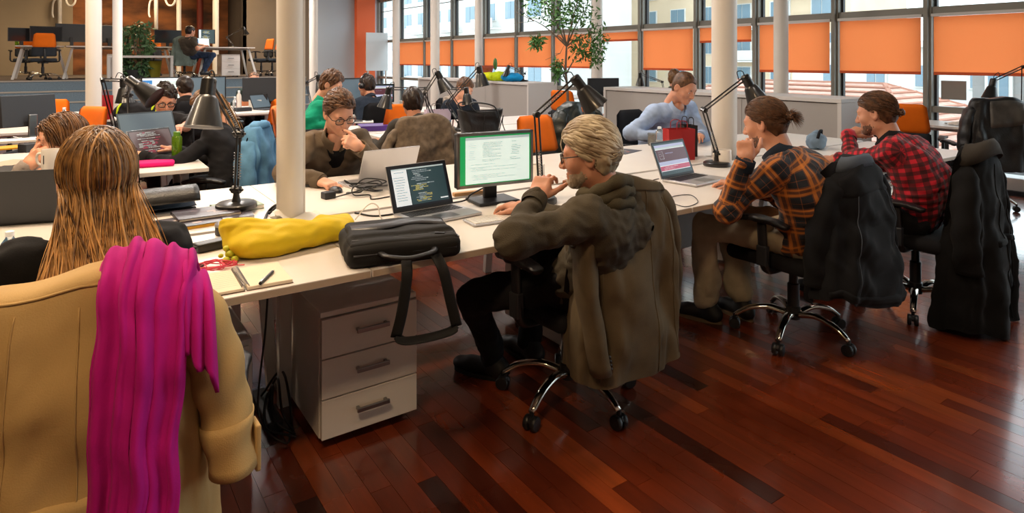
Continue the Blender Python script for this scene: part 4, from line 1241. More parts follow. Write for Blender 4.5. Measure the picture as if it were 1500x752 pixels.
def coat(name, label, cat, loc, rz, matn, ztop, L, w=(0.2, 0.26), d=(0.035, 0.12), folds=0.02, seed=1, drop=0.06, sleeves=(), hem=0.02, n_f=(3, 5, 8), group=None, yc=-0.02, skew=0.0, rnd=0.75, collar=None, collar_mat=None, taper=0.8, open_=0.0, sq=0.5):
    """a garment hung over a seat back: open-bottomed body in folds, sleeves and collar; +y is the chair's front"""
    t = thing(name, label, cat, (loc[0], loc[1], 0), rz, group)
    g = np.random.default_rng(seed); N, Kr = 144, 44
    ph = g.uniform(0, 6.28, 8); am = g.uniform(0.5, 1.0, 8); dr = g.uniform(-2.0, 2.0, 8)
    th = np.linspace(0, 2 * PI, N, endpoint=False)
    rings = []
    def width(f): return w[0] + (w[1] - w[0]) * f ** taper
    for i in range(Kr + 1):
        f = i / Kr
        e = f if f > 0.0 else 0.0
        W_ = width(f) * (1 - 0.10 * math.exp(-f * 40)); D_ = d[0] + (d[1] - d[0]) * min(1, f * 1.3) ** 0.6
        cx, sy = np.cos(th), np.sin(th)
        x = np.sign(cx) * np.abs(cx) ** sq * W_; y = np.sign(sy) * np.abs(sy) ** rnd * D_
        a = folds * min(1, (f * 1.6) ** 0.9)
        rip = sum(am[j] * np.sin(n_f[j % len(n_f)] * (2 + j // len(n_f)) * th / 2 * 2 + ph[j] + dr[j] * f * 1.5) / (1 + 0.5 * j) for j in range(6))
        ridge = np.abs(np.sin(n_f[0] * 1.5 * th + ph[6] + 1.2 * f)) ** 3 - 0.4
        dis = a * (0.6 * rip + 0.9 * ridge)
        nx, ny = cx * 0.5, np.sign(sy) * np.abs(sy) ** 0.5
        x = x + dis * nx + skew * f; y = y + dis * ny
        zz = ztop - f * L - drop * (np.abs(x - skew * f) / w[0]) ** 2.2 * np.exp(-f * 5) + hem * f ** 3 * np.sin(2 * th + ph[7]) + 0.006 * f * np.sin(7 * th + ph[2])
        zz = zz + (0.012 * math.exp(-f * 25)) * np.sin(5 * x / w[0] + ph[0])
        rings.append(np.stack([x, y + yc, zz], 1))
    V = np.concatenate(rings); q = []
    cr1 = wavy(seed + 40, 0.22, 0.012, 6); cr2 = wavy(seed + 41, 0.08, 0.0048, 6, (1, 1, 0.6))
    rad = np.tile(np.stack([np.cos(th) * 0.5, np.sign(np.sin(th)) * np.abs(np.sin(th)) ** 0.5], 1), (Kr + 1, 1)); amt = (cr1(V) + cr2(V)) * np.minimum(1, np.repeat(np.arange(Kr + 1) / Kr, N) * 5 + 0.25)
    V[:, 0] += rad[:, 0] * amt; V[:, 1] += rad[:, 1] * amt
    idx = np.arange(N)
    for i in range(Kr): q.append(np.stack([i * N + idx, (i + 1) * N + idx, (i + 1) * N + (idx + 1) % N, i * N + (idx + 1) % N], 1))
    h = N // 2   # close the top ridge across
    for j in range(1, h): q.append(np.array([[j, j + 1 if j + 1 <= h else h, N - j - 1 if j < h else h, N - j]]))
    Q = np.concatenate(q); GRID[t.name] = V.reshape(Kr + 1, N, 3)
    np_mesh('body', V, Q[:, ::-1].copy(), matn, t)
    for k, s_ in enumerate(sleeves):
        pts = curve_pts(s_['path'], 8); n = len(pts); r0, r1 = s_.get('r', (0.075, 0.06)); rr = []
        g2 = np.random.default_rng(seed + k + 20); rgs = []; px = None
        p0 = g2.uniform(0, 6.28, 4)
        for i, p in enumerate(pts):
            tt = (pts[min(i + 1, n - 1)] - pts[max(i - 1, 0)]).normalized()
            if px is None: px, py, _ = frame_from(tt, (1, 0, 0))
            else: px = (px - tt * px.dot(tt)).normalized(); py = tt.cross(px)
            f = i / (n - 1); r = r0 + (r1 - r0) * f; r *= min(1, 0.35 + f * 5) if s_.get('round', True) else 1
            ring = []
            for j in range(32):
                a = 2 * PI * j / 32
                rp = r * (1 + 0.10 * math.sin(2 * a + p0[0] + 2 * f) + 0.06 * math.sin(3 * a + p0[1] - 5 * f) + 0.07 * math.sin(f * 26 + p0[2] + 1.5 * math.sin(a + p0[3])) * s_.get('wr', 1.0))
                ring.append(p + px * math.cos(a) * rp + py * math.sin(a) * rp * s_.get('flat', 0.62))
            rgs.append(ring)
        last = rgs[-1]; c = sum(last, Vector()) / 32
        rgs += [[c + (p - c) * 0.86 for p in last], [c + (p - c) * 0.8 - (pts[-1] - pts[-3]).normalized() * 0.05 for p in last]]
        so = ob('sleeve', MB().loft(rgs), matn, t, True)
        if s_.get('cuff'):
            m = len(rgs) - 2; cr = []
            for i in range(max(0, m - 7), m): 
                c = sum(rgs[i], Vector()) / 32; cr.append([c + (p - c) * 1.06 for p in rgs[i]])
            c = sum(cr[-1], Vector()) / 32; cr.append([c + (p - c) * 0.97 for p in cr[-1]])
            c0 = sum(cr[0], Vector()) / 32; cr.insert(0, [c0 + (p - c0) * 0.93 for p in cr[0]])
            ob('cuff', MB().loft(cr, 0, False, False), matn, so, True)
        for bpos in s_.get('buttons', ()):
            ob('button', MB().ball(bpos, (0.006, 0.004, 0.006), 8), 'black_plastic', so, True)
    if collar:
        cw, ch, cd = collar
        P = []
        for i in range(25):
            a = -PI * 0.06 + PI * 1.12 * i / 24; P.append((cw * math.cos(a), -cd * math.sin(a)))
        mb = MB(); rgs = []
        for zz, k in ((0.0, 0.8), (ch * 0.7, 0.9), (ch, 1.0), (ch * 0.55, 1.25), (-ch * 0.55, 1.5), (-ch * 0.6, 1.44), (ch * 0.5, 1.15)):
            rgs.append([(x * k, y * k + yc, ztop - 0.012 + zz - 0.5 * drop * (abs(x * k) / w[0]) ** 2) for x, y in P])
        ob('collar', MB().loft(rgs, closed=False), collar_mat or matn, t, True)
    return t

def desk_lamp(label, base, elbow, head, aim, size=1.0, group='black architect desk lamps', clamp=False):
    """black sprung-arm lamp; all points in world coordinates, aim = direction the shade opens"""
    B = Vector(base); E = Vector(elbow) - B; Hh = Vector(head) - B; aim = Vector(aim).normalized()
    t = thing('desk_lamp', label, 'lamp', B, group=group)
    if clamp: ob('base', MB().box((0, 0, 0.03), (0.05, 0.06, 0.06)).cyl((0, 0, 0.06), (0, 0, 0.1), 0.012, n=10), 'black_metal', t, bevel=0.004)
    else: ob('base', MB().lathe([(0.085 * size, 0), (0.088 * size, 0.006), (0.086 * size, 0.022), (0.075 * size, 0.03), (0.02, 0.032), (0.014, 0.06), (0.012, 0.09)], n=32), 'black_metal', t)
    Sp = Vector((0, 0, 0.085))
    perp = (E - Sp).cross(Hh - E)
    perp = perp.normalized() if perp.length > 1e-4 else Vector((0.8, -0.57, 0))
    for nm, a, b in (('lower_arm', Sp, E), ('upper_arm', E, Hh)):
        u = (b - a).normalized(); o = perp.cross(u)
        for q in (-1, 1): ob(nm, MB().cyl(a + o * q * 0.012 * size, b + o * q * 0.012 * size, 0.0052 * size, n=8), 'black_metal', t)
        sp = MB()
        Ls = 0.12 if (b - a).length > 0.25 else 0.06
        for q in (-1, 1):
            c0 = a + u * 0.05 + perp * (q * 0.012 * size); pts = []
            for i in range(61):
                f = i / 60; pts.append(c0 + u * (Ls * f) + (perp * math.cos(f * 60) + o * math.sin(f * 60)) * 0.0058 * size)
            sp.tube(pts, 0.0014, 4)
        ob('spring', sp, 'steel', t, True)
    for p in (Sp, E, Hh):
        ob('joint', MB().cyl(p - perp * 0.02 * size, p + perp * 0.02 * size, 0.017 * size, n=14).cyl(p - perp * 0.032 * size, p + perp * 0.032 * size, 0.007 * size, n=8), 'black_metal', t, bevel=0.002)
    S0 = Hh + aim * (-0.02) * size
    prof = [(0.012, -0.05), (0.023, -0.048), (0.029, -0.04), (0.031, 0.028), (0.036, 0.034), (0.042, 0.042), (0.073, 0.155), (0.0755, 0.16), (0.073, 0.159)]
    prof_in = [(0.0735, 0.1585), (0.04, 0.046), (0.03, 0.036), (0.004, 0.036)]
    side = aim.cross(perp).normalized()
    if side.z < 0: side = -side
    c = Hh + aim * 0.03 * size
    sh = ob('shade', MB().lathe([(r * size, h * size) for r, h in prof], c, aim, 36), 'black_metal', t)
    ob('lining', MB().lathe([(r * size, h * size) for r, h in prof_in], c, aim, 36), 'lamp_inner', sh)
    ob('bulb', MB().ball(c + aim * 0.085 * size, 0.027 * size, 12), 'white_ceramic', sh, True)
    ob('bracket', MB().beam(Hh, c + aim * 0.01, 0.012 * size, 0.02 * size), 'black_metal', t)
    top = c - aim * 0.044 * size
    ob('cord', MB().tube(curve_pts([top, top - aim * 0.035 * size + (Hh - top) * 0.15, top - aim * 0.05 * size + (E - Hh).normalized() * 0.035, Hh + (E - Hh).normalized() * 0.06 + Vector((0, 0, 0.02))], 6), 0.0032 * size, 6), 'cable', t, True)
    return t

for n_, c_, e_ in (('scr_code', '15171c', 0.9), ('scr_white', 'd3e6e0', 0.72), ('scr_green', '1f9a55', 0.6), ('scr_text', '7d9694', 0.6), ('scr_grey', 'a9b8ba', 0.65), ('scr_dim', '7d8a90', 0.7), ('scr_yellow', 'b9b060', 0.8), ('scr_pale', 'c9d2d6', 0.8), ('scr_maroon', '4d2c34', 0.8), ('scr_rose', 'a0405a', 0.8), ('scr_lilac', '9aa0bb', 0.8), ('scr_blue', '2f6ea8', 0.8), ('scr_brown', '3b2a2c', 0.8), ('scr_teal', '2b3f44', 0.7), ('scr_slate', '53626c', 0.55)):
    M[n_] = mat(n_, c_, rough=0.3, emit=e_)

def rows(mb, x0, x1, y0, y1, n, m, seed, gap=0.45, indent=0.25, jag=0.6):
    g = random.Random(seed); out = []
    for i in range(n):
        y = y1 - (y1 - y0) * (i + 0.5) / n; h = (y1 - y0) / n * gap
        if g.random() < 0.12: continue
        a = x0 + (x1 - x0) * indent * g.random(); e = x1 - (x1 - a) * jag * g.random()
        while a < e:
            b = min(e, a + (x1 - x0) * g.uniform(0.05, 0.22)); out.append((a, b, y - h / 2, y + h / 2, m if isinstance(m, int) else g.choice(m))); a = b + (x1 - x0) * 0.015
    return out

SCREENS = {
    'code': (['scr_code', 'scr_pale', 'scr_dim', 'scr_yellow', 'scr_grey', 'scr_teal'], lambda: [(-.5, .5, 0, 1, 0), (-.46, -.2, .05, .93, 1), (-.46, .47, .93, .965, 4), (-.19, .47, .05, .92, 5)] + rows(None, -.17, .28, .52, .9, 9, [2, 4, 2], 3, jag=.8) + rows(None, -.17, .2, .38, .52, 5, [3, 3, 4], 4) + rows(None, -.12, .2, .1, .32, 7, [2, 3, 4], 5, jag=.5) + rows(None, -.44, -.24, .15, .9, 12, [2], 8, .25, .1, .5) + [(.32, .46, .1, .13, 1)]),
    'web': (['scr_white', 'scr_green', 'scr_text', 'scr_grey', 'scr_pale'], lambda: [(-.5, .5, 0, 1, 1), (-.42, .485, .015, .965, 0), (-.42, .485, .91, .965, 3), (-.24, -.235, .45, .88, 4)] + rows(None, -.38, -.27, .5, .86, 9, 3, 1, .3) + rows(None, -.2, .1, .45, .86, 14, 2, 2, .28, .1) + rows(None, .2, .36, .45, .86, 11, 2, 5, .28, .2) + rows(None, -.36, .36, .08, .42, 11, 2, 7, .22, .1, .8)),
    'page': (['scr_lilac', 'scr_maroon', 'scr_rose', 'scr_pale', 'scr_grey', 'scr_teal'], lambda: [(-.5, .5, 0, 1, 5), (-.47, .47, .05, .95, 3), (-.47, .47, .87, .95, 0), (-.47, .47, .82, .87, 4), (-.47, .47, .42, .8, 1), (-.47, .47, .3, .42, 0), (-.47, .47, .14, .28, 2), (-.47, .47, .05, .12, 5), (-.4, -.385, .5, .74, 3), (-.28, -.265, .5, .74, 3), (-.4, -.265, .725, .74, 3), (-.4, -.265, .5, .515, 3), (-.38, -.29, .66, .675, 3), (-.38, -.29, .6, .615, 3), (-.2, .05, .65, .68, 0)] + rows(None, -.45, .1, .155, .26, 3, 3, 2, .3)),
    'dark_code': (['scr_brown', 'scr_dim', 'scr_grey', 'scr_rose'], lambda: [(-.5, .5, 0, 1, 0)] + rows(None, -.4, .3, .08, .95, 18, [1, 2, 2, 3], 6, .35)),
    'mail': (['scr_white', 'scr_blue', 'scr_pale', 'scr_text'], lambda: [(-.5, .5, 0, 1, 0), (-.5, -.3, 0, 1, 1), (-.5, .5, .92, 1, 2)] + rows(None, -.47, -.34, .2, .85, 7, 2, 3, .3) + rows(None, -.26, .44, .1, .88, 14, 3, 4, .25)),
    'blank': (['scr_slate'], lambda: [(-.5, .5, 0, 1, 0)]),
    'green_code': (['scr_teal', 'scr_pale', 'scr_yellow', 'scr_grey'], lambda: [(-.5, .5, 0, 1, 0), (-.5, -.36, 0, 1, 1)] + rows(None, -.32, .3, .3, .92, 9, [2, 3, 3], 6, .4)),
    'off': (['screen_dark'], lambda: [(-.5, .5, 0, 1, 0)]),
}
def screen(kind, w, h, parent, R, z0=0.0, y=-0.001):
    ms, fn = SCREENS[kind]; mb = MB()
    for i, (a, b, c, d, m) in enumerate(fn()):
        yy = y - 0.00012 * min(i, 4)
        mb.quad([R @ Vector(p) for p in ((a * w, yy, z0 + c * h), (b * w, yy, z0 + c * h), (b * w, yy, z0 + d * h), (a * w, yy, z0 + d * h))], m)
    return ob('screen', mb, [M[m] for m in ms], parent, smooth=False)

def laptop(label, loc, rz, w=0.32, d=0.22, tilt=18, kind='code', body='aluminium', lid='aluminium', bezel='black_plastic', hgt=None, group=None, z=0.74):
    t = thing('laptop', label, 'laptop', (loc[0], loc[1], z), rz, group)
    ob('base', MB().box((0, 0, 0.0085), (w, d, 0.013)), body, t, bevel=0.004)
    kb = MB()
    for r in range(5):
        n = 14
        for c in range(n):
            if r == 0 and 3 < c < 9: continue
            kb.box((-w * 0.43 + w * 0.86 * (c + 0.5) / n, d * 0.02 + d * 0.40 * (r + 0.5) / 5, 0.0155), (w * 0.86 / n * 0.86, d * 0.08 * 0.84, 0.002))
    kb.box((-w * 0.43 + w * 0.86 * 6.5 / 14, d * 0.06, 0.0155), (w * 0.86 / 14 * 4.8, d * 0.067, 0.002))
    stuff(ob('keys', kb, 'black_plastic' if body != 'dark_plastic' else 'dark_plastic', t))
    ob('trackpad', MB().box((0, -d * 0.26, 0.0153), (w * 0.32, d * 0.32, 0.001)), 'steel' if body == 'aluminium' else 'dark_plastic', t)
    R = Matrix.Translation((0, d / 2, 0.012)) @ Matrix.Rotation(-math.radians(tilt), 4, 'X')
    h = hgt or d * 0.97
    ld = ob('lid', MB().box((0, 0.003, h / 2), (w, 0.006, h)).xf(R), lid, t, bevel=0.002)
    ob('bezel', MB().box((0, -0.0006, h / 2), (w - 0.004, 0.0012, h - 0.004)).xf(R), bezel, ld)
    screen(kind, w - 0.022, h - 0.03, ld, R, 0.018, -0.0015)
    ob('hinge', MB().cyl((-w * 0.38, d / 2, 0.012), (w * 0.38, d / 2, 0.012), 0.006, n=10), 'black_plastic', t)
    return t

def monitor(label, loc, rz, w=0.5, h=0.3, z=0.74, lift=0.1, kind='off', frame='black_plastic', back='dark_plastic', tilt=0, group=None, stand='black_plastic'):
    t = thing('monitor', label, 'monitor', (loc[0], loc[1], z), rz, group)
    R = Matrix.Translation((0, -0.045, lift)) @ Matrix.Rotation(-math.radians(tilt), 4, 'X')
    pn = ob('panel', MB().box((0, 0.018, h / 2), (w, 0.036, h)).xf(R), back, t, bevel=0.006)
    fr = MB(); b = 0.014
    fr.box((0, -0.002, b / 2), (w, 0.008, b)).box((0, -0.002, h - b / 2), (w, 0.008, b))
    for s in (-1, 1): fr.box((s * (w - b) / 2, -0.002, h / 2), (b, 0.008, h))
    ob('frame', fr.xf(R), frame, pn)
    screen(kind, w - 2 * b, h - 2 * b, pn, R, b, -0.0008)
    ob('stand_neck', MB().box((0, 0.02, lift * 0.5 + 0.06), (0.07, 0.025, lift + 0.1)), stand, t, bevel=0.006)
    ob('stand_base', MB().box((0, -0.01, 0.008), (0.22, 0.17, 0.016)), stand, t, bevel=0.006)
    return t

def mug(label, loc, rz=0.0, h=0.095, r=0.041, mt='white_ceramic', handle=True, group=None, z=0.74, cat='mug', fill=None):
    t = thing('mug', label, cat, (loc[0], loc[1], loc[2] if len(loc) > 2 else z), rz, group)
    ob('cup', MB().lathe([(r * 0.86, 0), (r * 0.97, 0.004), (r, 0.02), (r, h - 0.003), (r - 0.001, h), (r - 0.004, h - 0.001), (r - 0.005, 0.012), (0.001, 0.01)], n=32), mt, t)
    if handle: ob('handle', MB().tube(curve_pts([(r - 0.002, 0, h * 0.8), (r + 0.022, 0, h * 0.76), (r + 0.027, 0, h * 0.5), (r + 0.018, 0, h * 0.28), (r - 0.002, 0, h * 0.2)], 6), 0.0058, 8), mt, t, True)
    if fill: ob('drink', MB().cyl((0, 0, 0.01), (0, 0, h - 0.012), r - 0.005, n=24), fill, t)
    return t

M['clear_plastic'] = mat('clear plastic', 'dfe9ee', rough=0.08, trans=0.9)
M['green_plastic'] = mat('green plastic', '6c9a1e', rough=0.12, trans=0.55)
M['blue_label'] = mat('blue label', '1f79a8', rough=0.5)
M['water_cap'] = mat('white cap', 'e6edf2', rough=0.4)
def bottle(label, loc, h=0.21, r=0.032, mt='clear_plastic', cap='water_cap', lab=None, z=0.74, sq=False, group=None):
    t = thing('bottle', label, 'bottle', (loc[0], loc[1], z), group=group)
    pr = [(r * 0.8, 0), (r, 0.006), (r, h * 0.28), (r * 0.93, h * 0.32), (r, h * 0.36), (r, h * 0.66), (r * 0.85, h * 0.76), (r * 0.42, h * 0.87), (r * 0.4, h * 0.92)] if not sq else [(r * 0.9, 0), (r, 0.006), (r, h * 0.8), (r * 0.85, h * 0.86), (r * 0.6, h * 0.88)]
    ob('body', MB().lathe(pr, n=28), mt, t)
    ob('cap', MB().lathe([(r * 0.45, h * 0.9), (r * 0.46, h), (r * 0.3, h + 0.002)] if not sq else [(r * 0.68, h * 0.87), (r * 0.68, h), (r * 0.5, h + 0.003)], n=20), cap, t)
    if lab: ob('label_band', MB().lathe([(r + 0.0006, h * 0.38), (r + 0.0006, h * 0.62)], n=28), lab, t, True)
    return t

def flat_thing(name, label, cat, loc, rz, w, d, h, m, bevel=0.003, z=0.74, group=None, parts=()):
    t = thing(name, label, cat, (loc[0], loc[1], loc[2] if len(loc) > 2 else z), rz, group)
    ob(parts[0] if parts else 'body', MB().box((0, 0, h / 2), (w, d, h)), m, t, bevel=bevel)
    return t

def book(label, loc, rz, w, d, h, cover, z=0.74, group=None, art=None, name='magazine', cat='magazine'):
    t = thing(name, label, cat, (loc[0], loc[1], z), rz, group)
    ob('pages', MB().box((0.002, 0, h / 2), (w - 0.004, d - 0.004, h - 0.003)), 'paper', t)
    c = MB().box((0, 0, h - 0.001), (w, d, 0.002)).box((0, 0, 0.001), (w, d, 0.002)).box((-w / 2 + 0.001, 0, h / 2), (0.002, d, h))
    ob('cover', c, cover, t)
    if art:
        a = MB(); g = random.Random(sum(map(ord, label)))
        for i in range(art[1]):
            x, y = g.uniform(-0.38, 0.3) * w, g.uniform(-0.4, 0.32) * d
            a.quad([(x, y, h + 0.0004 + i * 0.00003), (x + w * 0.14, y, h + 0.0004 + i * 0.00003), (x + w * 0.14, y + d * 0.12, h + 0.0004 + i * 0.00003), (x, y + d * 0.12, h + 0.0004 + i * 0.00003)], i % len(art[0]))
        ob('cover_print', a, list(art[0]), t, smooth=False)
    return t

def cable(name, label, pts, r=0.003, m='cable', cat='cable', n=8, group=None, extra=None):
    P = curve_pts(pts, n); c = P[0].copy()
    o = ob(name, MB().tube([p - c for p in P], r, 6), m, None, True); o.location = c
    return tag(o, label, cat, group)

def tree_leaves(root, centres, n, size, matn, name='foliage', seed=1, droop=0.3):
    """lance-shaped leaves on a crown"""
    g = np.random.default_rng(seed)
    V, Q = [], []
    for k in range(n):
        c, r = centres[g.integers(len(centres))]
        u = g.normal(size=3); u /= np.linalg.norm(u); p = np.array(c) + u * np.array(r) * g.random() ** 0.4
        d = g.normal(size=3) + np.array((0, 0, -droop)); d /= np.linalg.norm(d); s = np.cross(d, g.normal(size=3)); s /= np.linalg.norm(s); nn = np.cross(d, s)
        L = size * g.uniform(0.6, 1.3); w = L * 0.17
        o = len(V)
        V += [p, p + d * L * 0.45 + s * w + nn * L * 0.03, p + d * L - nn * L * 0.1, p + d * L * 0.45 - s * w + nn * L * 0.03]; Q.append((o, o + 1, o + 2, o + 3))
    return stuff(np_mesh(name, np.array(V), np.array(Q), matn, root))
M['leaf'] = mat('green leaf', '4a7a3a', rough=0.5, var=0.3, vscale=9)
M['leaf_dark'] = mat('bamboo leaf', '4c7048', rough=0.5, var=0.35, vscale=9)
M['bark'] = mat('grey bark', '77695c', rough=0.9, var=0.2)
M['terracotta'] = mat('terracotta', '9c4a3a', rough=0.8)
M['soil'] = mat('soil', '2a1d14', rough=1)

# ================================================================ DESKS AND DRAWER UNITS
xs = [-2.37, -0.77, 0.83, 2.43, 4.03, 5.63]
near_l = ['near desk in front of the blonde woman, left part', 'near desk with the spiral notebook and yellow bag', 'near desk with the code laptop, monitor and keyboard', 'near desk with the laptop of the plaid shirt man', 'near desk at the elbow of the red checked shirt man']
far_l = ['desk of the woman holding the mug, left part', 'desk with the magazines and black folder behind the near desk', 'desk of the man in the brown cardigan', 'desk with the red gift bag, black lamp and brochure', 'desk right of the man in the light blue shirt']
for i in range(5):
    desk(near_l[i], xs[i], xs[i + 1], 2.03, 2.82, edge='table_edge', panel=2.72 if i >= 3 else None, leg_side=((1, 1), (1, 2), (2, 2), (2, 1), (1, 1))[i])
    nt = []
    if i in (1, 2): nt = [('front', 0.735, 0.885, 0.115)]
    if i == 3: nt = [('front', 3.785, 3.975, 0.19)]
    desk(far_l[i], xs[i], xs[i + 1], 2.86, 3.77, notch=nt)
for i, l in enumerate(('desk with the grey tilted monitor at far left', 'desk with the pink pouch and green bottle', 'desk with the big grey monitor back, far side', 'desk of the man with glasses in the black tee')):
    x0 = (-2.45, -0.85)[i % 2]
    desk(l, x0, x0 + 1.6, 4.55 if i < 2 else 5.34, 5.30 if i < 2 else 6.05)
for i, l in enumerate(('desk in front of the man with the grey draped chair', 'desk under the black leather tote bag', 'desk with the purple binder, far side', 'desk of the woman in navy')):
    x0 = (2.3, 3.5)[i % 2]
    desk(l, x0, x0 + 1.2, 4.95 if i < 2 else 5.76, 5.72 if i < 2 else 6.55)
desk('far desk with bottles and two monitors below the stage', -0.6, 2.6, 8.85, 9.6); desk('far desk of the bald person below the stage', -0.6, 2.6, 9.65, 10.4)
desk('desk at far left behind the tilted monitor, holding a clear bottle', -2.0, 0.12, 7.75, 8.45)
desk('far desk of the man with headphones', 2.75, 5.0, 7.75, 8.6)
desk('white window table behind the orange chair at right', 7.55, 8.2, 1.2, 3.55)
desk('white window table behind the low cabinets', 7.5, 8.2, 5.2, 7.6); desk('white window table left of the indoor tree', 7.5, 8.2, 9.0, 12.0)
pedestal('white three drawer unit under the near desk, below the black briefcase', (0.955, 2.35, 0), 0.0, h=0.505)
pedestal('white drawer unit seen between the grey haired man and the plaid shirt man', (2.18, 2.36, 0), 0.0, h=0.56)
t = thing('computer_case', 'white box shaped computer case on the floor left of the drawer unit', 'computer', (0.44, 2.62, 0))
ob('case', MB().box((0, 0, 0.24), (0.2, 0.42, 0.42)), 'bench_white', t, bevel=0.01); ob('front_panel', MB().box((0, -0.215, 0.26), (0.17, 0.01, 0.34)), 'white_metal', t, bevel=0.003); ob('foot', MB().box((0, 0, 0.015), (0.16, 0.38, 0.03)), 'dark_plastic', t)
cable('power_cable', 'black cable hanging behind the desk edge beside the drawer unit', [(0.62, 2.5, 0.7), (0.6, 2.48, 0.45), (0.58, 2.5, 0.12), (0.66, 2.42, 0.03), (0.72, 2.6, 0.01)], 0.004)
t = thing('power_strip', 'tangled dark cables and plug strip on the floor behind the white drawer unit', 'cables', (0.66, 2.72, 0))
ob('strip', MB().box((0, 0, 0.02), (0.06, 0.3, 0.04)), 'dark_plastic', t, bevel=0.005)
for k in range(4): ob('cord', MB().tube(curve_pts([(0, -0.1 + 0.06 * k, 0.04), (0.03 * (k - 1), -0.15 + 0.05 * k, 0.16), (-0.05 + 0.03 * k, -0.2, 0.06 + 0.02 * k), (0.05, -0.25 + 0.02 * k, 0.012)], 6), 0.005, 6), 'cable', t, True)
for i, x in enumerate((0.1, 1.5, 3.0)):
    pass

# ================================================================ CHAIRS
for n_, c_, k_ in (('trench', 'b99a66', dict(var=0.08, rough=0.75)), ('scarf_pink', 'b3147f', dict(var=0.15)), ('blazer', '5c503d', dict(var=0.12, vscale=12)), ('dark_denim', '131417', dict(var=0.25, sheen=0.03)), ('overcoat', '0f0e0e', dict(var=0.25, sheen=0.03)), ('fleece', '6f6152', dict(var=0.3, vscale=25)), ('denim_blue', '5f8fb5', dict(var=0.3, vscale=9)), ('hood_lining', '3c3833', dict(var=0.2)), ('collar_blue', '4d5560', dict(var=0.2)), ('blanket', 'a1958a', dict(var=0.35, vscale=20, col2='5f5348'))):
    M[n_] = fabric(n_, c_, **k_)
M['leather'] = mat('black leather', '1a1919', rough=0.38, var=0.3, vscale=10, bump=0.25, bscale=120)
M['leather_green'] = mat('dark green leather', '1e2725', rough=0.35, var=0.3, vscale=10, bump=0.2, bscale=90)

ch = office_chair('swivel chair under the grey haired man, hung with an olive blazer', (1.75, 2.125), 0.05, orange=False, base_rot=0.95, back_z=0.52, back_h=0.43)
dup(ch, (3.12, 1.945, 0), 0.0, 'swivel chair under the plaid shirt man, hung with a dark jacket')
dup(ch, (4.04, 1.755, 0), 0.05, 'swivel chair under the red checked shirt man, hung with a long black coat')
dup(ch, (0.07, 1.85, 0), -0.16, 'swivel chair of the blonde woman under the beige trench coat')
dup(ch, (7.22, 2.57, 0), -0.75, 'dark swivel chair under the leather jacket near the right window')
dup(ch, (0.87, 4.87, 0), 1.0, 'swivel chair with the blue denim jacket')
oc = office_chair('empty orange backed chair at the far side of the near desks, behind the monitor', (3.089,3.884,0.324)[:2], PI + 0.06)
def ochair(label, p, rz): return dup(oc, (p[0], p[1], p[2] if len(p) == 3 and p[2] > 0.9 else 0), rz, label)
oc.location.z = 0
def dchair(label, p, rz): return dup(ch, (p[0], p[1], 0), rz, label)
C_ = lambda u: (u[0], u[1])
ochair('orange chair in front of the right window, behind the red shirt man', C_((7.255,3.204,0.847)), -1.3)
ochair('orange chair draped with a green black leather jacket', C_((3.964,4.920,0.953)), 0.1)
ochair('orange chair behind the indoor tree trunk', C_((6.157,7.417,0.902)), -1.2)
ochair('orange chair turned to the man with headphones', C_((2.752,6.299,0.990)), 0.15)
ochair('orange chair of the man in the green sweater', C_((1.889,6.286,1.023)), -2.0)
ochair('orange backed chair half hidden by the near column', C_((1.972,7.867,0.853)), 0.35)
ochair('orange chair behind the grey tilted monitor at far left', C_((-0.018,7.172,0.953)), 2.2)
ochair('orange chair farther left, only its top edge above the tilted monitor', C_((-0.272,8.681,0.973)), 2.7)
dchair('dark chair of the man with glasses', (0.76, 6.52), PI)
dchair('dark chair of the man in the brown cardigan', (1.42, 4.22), PI)
dchair('dark chair of the woman with the white mug', (0.10, 4.25), PI - 0.2)
dchair('dark chair of the man in the light blue shirt', (4.5, 4.25), PI)
dchair('dark chair of the woman in navy with a striped blanket', (4.0, 6.98), PI)
dchair('dark chair hung with the grey brown fleece jacket', (2.26, 4.76), -0.05)
dchair('dark chair of the man with headphones', C_((2.867,7.191,0.937)), 0.2)
dchair('dark chair of the dark haired man facing the blue screen below the stage', C_((1.166,8.663,0.920)), 0.1)
dchair('dark chair of the bald person behind the monitors', C_((2.385,10.495,0.879)), PI)
dchair('dark chair of the man in dark green behind the low cabinet', (7.0, 6.05), -0.9)
for l, u, d, rz in (('orange chair at the left stage desk, nearest one', 63, 13.75, 0.15), ('orange chair at the left stage desk, half hidden', 38, 15.5, 0.1), ('orange chair on the stage behind the potted bamboo', 219, 17.0, 0.3), ('orange chair on the stage right of the drawer unit', 383, 17.1, 1.9), ('rightmost orange chair on the stage', 399, 17.4, 1.9)):
    p = Vector((0.566 * d + 0.824 * d * (u - 750) / 945, 0.824 * d - 0.566 * d * (u - 750) / 945, 1.0)); ochair(l, p, rz)

# ================================================================ CLOTHES ON THE CHAIRS
tc = coat('trench_coat', 'beige belted trench coat hung over the nearest chair back, lower left', 'coat', (0.03, 1.60), -0.16, 'trench', 1.0, 0.80, (0.205, 0.255), (0.05, 0.12), 0.016, 3, 0.03, n_f=(2, 3, 5),
    sleeves=[dict(path=[(0.165, -0.02, 0.95), (0.225, -0.04, 0.84), (0.262, -0.05, 0.70), (0.282, -0.07, 0.56)], r=(0.07, 0.064), cuff=True, flat=0.75), dict(path=[(-0.17, -0.03, 0.94), (-0.235, -0.08, 0.80), (-0.25, -0.11, 0.62), (-0.245, -0.12, 0.42)], r=(0.07, 0.06), flat=0.7)], yc=-0.015)
patch(tc, 'belt', 'trench', 0.50, 0.555, PI * 1.06, PI * 1.62, 0.012, (5, 40))
patch(tc, 'storm_flap', 'trench', 0.015, lambda j: 0.20 - 0.16 * j ** 1.5, PI * 1.02, PI * 1.36, 0.007)
